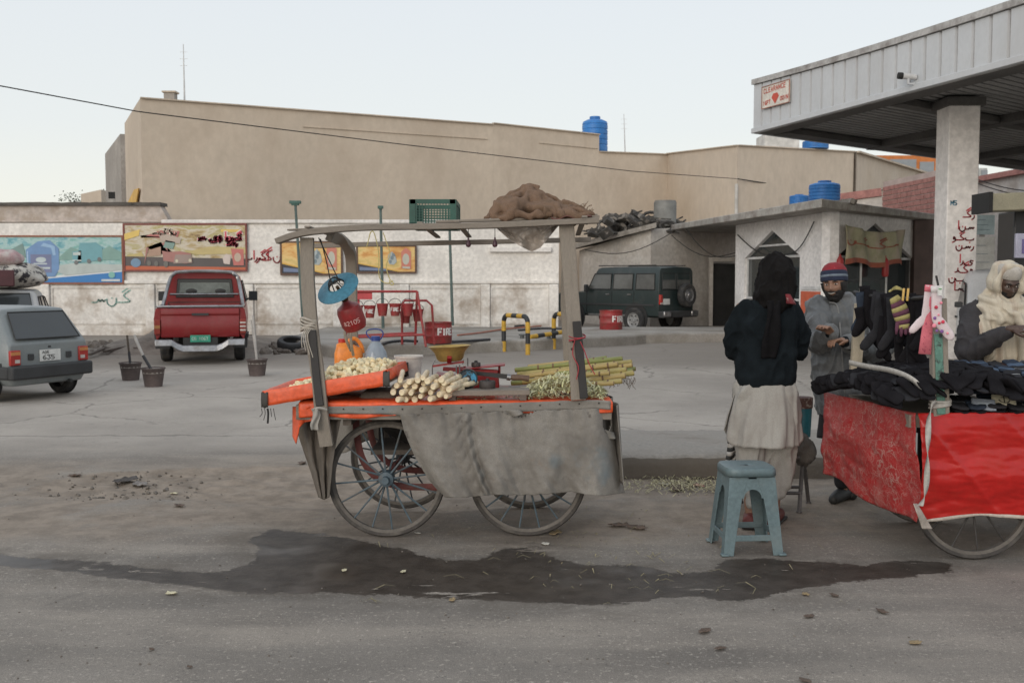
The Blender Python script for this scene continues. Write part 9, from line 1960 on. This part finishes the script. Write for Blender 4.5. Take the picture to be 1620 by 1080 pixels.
# ===== 3: man wrapped in a cream scarf, reading
cx3,cy3 = (1580 - 810) / F * 7.05,7.05; T3 = lambda dx,dy,z_: V(cx3 + dx,cy3 + dy,z_)
m3 = thing('person','man in a white cap and cream scarf looking down at a folded paper','person',T3(0,0,0))
hc3 = T3(.0,-.10,1.565); Mh3 = rotm(-.36,0,PI + .0)
s3l,e3l,w3l = T3(-.17,0,1.35),T3(-.275,-.14,1.09),T3(-.085,-.37,1.265); s3r,e3r,w3r = T3(.17,0,1.35),T3(.28,-.16,1.10),T3(.165,-.38,1.235)
mb = MB(); head(mb,hc3,Mh3); limb(mb,[T3(0,0,1.38),T3(0,-.06,1.5)],[.064,.058]); rings(mb,[(cx3,cy3,.82,.14,.10),(cx3,cy3,.95,.16,.115),(cx3,cy3,1.12,.15,.10),(cx3,cy3,1.3,.18,.115),(cx3,cy3,1.4,.15,.09),(cx3,cy3,1.44,.07,.06)])
limb(mb,[s3l,e3l,w3l],[.055,.042,.027]); limb(mb,[s3r,e3r,w3r],[.055,.042,.027]); hand(mb,w3l,(.62,-.35,.02),(-.2,-.5,.8),1,.75); hand(mb,w3r,(-.55,-.3,.05),(.2,-.5,.8),-1,.75)
for sx_ in (-1,1): limb(mb,[T3(sx_ * .09,0,.86),T3(sx_ * .1,-.03,.48),T3(sx_ * .1,0,.09)],[.085,.055,.036]); foot(mb,T3(sx_ * .1,0,.05),PI - sx_ * .2)
obj('body',to_local(baked(mb,.0055,M_skind,1,name='body'),m3),M_skind,m3)
eyes(m3,hc3,Mh3,skin=M_skind)
shellpatch(hc3,Mh3,1,'beard',M_hair,m3,lambda p: beard(p) * .8,.007,4)
M_j3 = pm('jacket_charcoal',(.033,.030,.033),.85,.3,5,.6,120,bd=.003)
mb = MB(); rings(mb,[(cx3,cy3,.78,.185,.15),(cx3,cy3,.8,.19,.155),(cx3,cy3,1.0,.20,.155),(cx3,cy3,1.2,.205,.155),(cx3,cy3,1.33,.22,.145),(cx3,cy3,1.40,.18,.12),(cx3,cy3,1.45,.105,.09)])
for s_,e_,w_ in ((s3l,e3l,w3l),(s3r,e3r,w3r)): limb(mb,[s_ * 1,lerp(s_,e_,.5),e_,lerp(e_,w_,.5),lerp(e_,w_,.88)],[.098,.086,.076,.066,.048])
obj('jacket',to_local(baked(mb,.010,M_j3,2,foldfn(8,.02,6),'jacket'),m3),M_j3,m3)
mb = MB(); 
for sx_ in (-1,1): limb(mb,[T3(sx_ * .08,0,.84),T3(sx_ * .1,0,.48),T3(sx_ * .1,0,.12)],[.12,.10,.06])
obj('trousers',to_local(baked(mb,.012,M_tr,3,foldfn(7,.012,4),'trousers'),m3),M_tr,m3)
for sx_ in (-1,1): mb = MB(); limb(mb,[T3(sx_ * .1,.04,.045),T3(sx_ * .1,-.12,.04)],[.045,.038],12,3); obj('shoe',mb,pm('shoe_black',(.02,.018,.018),.5,.3),m3,world=1)
# scarf: one cloth over the head, rolled round the face, down over shoulders and chest
M_scf = pm('scarf_cream',(.52,.465,.375),.92,.12,5,.6,220,col2=(.36,.26,.2),c2s=6,c2lo=.5,c2hi=.75,bd=.002,stretch=(4,1,.4),spec=.15)
mb = MB(); mb.ell(hc3 + Mh3 @ V(0,-.040,.012),(.108,.118,.142),Mh3,32,24)
face_ring = [hc3 + Mh3 @ V(.092 * sin(a) * (1 if cos(a) > 0 else .92),.052 - .012 * cos(a) + .02 * (cos(a) < -.5),.002 + .142 * cos(a)) for a in lsp(0,2 * PI,29)[:-1]]
mb.tube(face_ring,[.022 + .006 * sin(k * 1.3) for k in range(28)],10,closed=True)
rings(mb,[(cx3,cy3 - .01,1.03,.150,.175),(cx3,cy3 - .01,1.06,.160,.185),(cx3,cy3 - .01,1.2,.178,.180),(cx3,cy3 - .01,1.32,.205,.165),(cx3,cy3 - .01,1.385,.185,.150),(cx3,cy3 - .02,1.43,.135,.125),(cx3,cy3 - .045,1.47,.105,.110),(cx3,cy3 - .06,1.50,.085,.09)])
def neckwrap(mb,z0,R0,t_,dz,seed): mb.tube([V(cx3,cy3 - .045,z0) + V(R0 * 1.15 * cos(a),R0 * 1.05 * sin(a),dz * sin(a) + .012 * sin(a * 2 + seed)) for a in lsp(0,2 * PI,33)[:-1]],t_,12,closed=True)
neckwrap(mb,1.425,.105,.042,.03,1); neckwrap(mb,1.375,.125,.042,.045,3)
limb(mb,[T3(-.07,-.13,1.42),T3(.0,-.19,1.37),T3(.08,-.20,1.28),T3(.10,-.20,1.10),T3(.09,-.19,.92)],[.035,.05,.075,.09,.085],16,5,.5)
limb(mb,[T3(-.10,-.02,1.5),T3(-.135,-.05,1.40),T3(-.15,-.11,1.25),T3(-.13,-.14,1.1)],[.03,.05,.06,.05],16,5,.8)
def sfold(p,n_):
    w3 = noise.noise(V(p.x * 5,p.y * 5,p.z * 2.2)); return .011 * sin((p.x - cx3) * 85 + 4 * w3 + (p.z - 1.3) * 6) * sstep(1.46,1.34,p.z) + .010 * sin(p.z * 75 + (p.x - cx3) * 22 + 3 * w3) * sstep(1.30,1.38,p.z) * sstep(1.56,1.47,p.z) + .006 * sin((p.x - cx3) * 60 + p.z * 40 + 4 * w3) * sstep(1.48,1.54,p.z) + .005 * noise.noise(p * 14)
obj('scarf',to_local(baked(mb,.007,M_scf,2,sfold,'scarf'),m3),M_scf,m3)
mb = MB(); mb.lathe([(.080,.055),(.084,.06),(.082,.10),(.076,.125),(.06,.14),(0,.148)],28,Mh3 @ Matrix.Diagonal((.98,1.2,1)),hc3 + Mh3 @ V(0,-.004,-.002)); obj('white_cap',mb,pm('cap_cloth',(.42,.39,.35),.9,.15,14,.5,200,col2=(.2,.18,.17),c2s=50,c2lo=.6,c2hi=.66),m3,world=1,ang=1)
mb = MB(); mb.lathe([(.010,-.006),(.034,-.006),(.034,.006),(.010,.006),(.010,-.006)],16,rotm(0,.9,.5),lerp(e3l,w3l,.93)); mb.v = mb.v; obj('wrist_watch',mb,pm('watch_steel',(.35,.35,.35),.3,metal=.7),m3,world=1)
# paper he holds
def paper(u,v): return T3(lerp(-.04,.24,u),lerp(-.37,-.53,v) - .02 * sin(u * PI),1.245 + lerp(.035,-.0,u) * 0 + .05 * v * .3 + .012 * sin(u * 5 + 1) - .03 * (u - .1))
mb = MB(); mb.grid(paper,20,8); o_ = obj('folded_paper',mb,pm('paper_grey',(.38,.42,.45),.7,.15),None,solid=.006,ang=3); tag(o_,'folded grey paper held by the man in the cream scarf','paper')
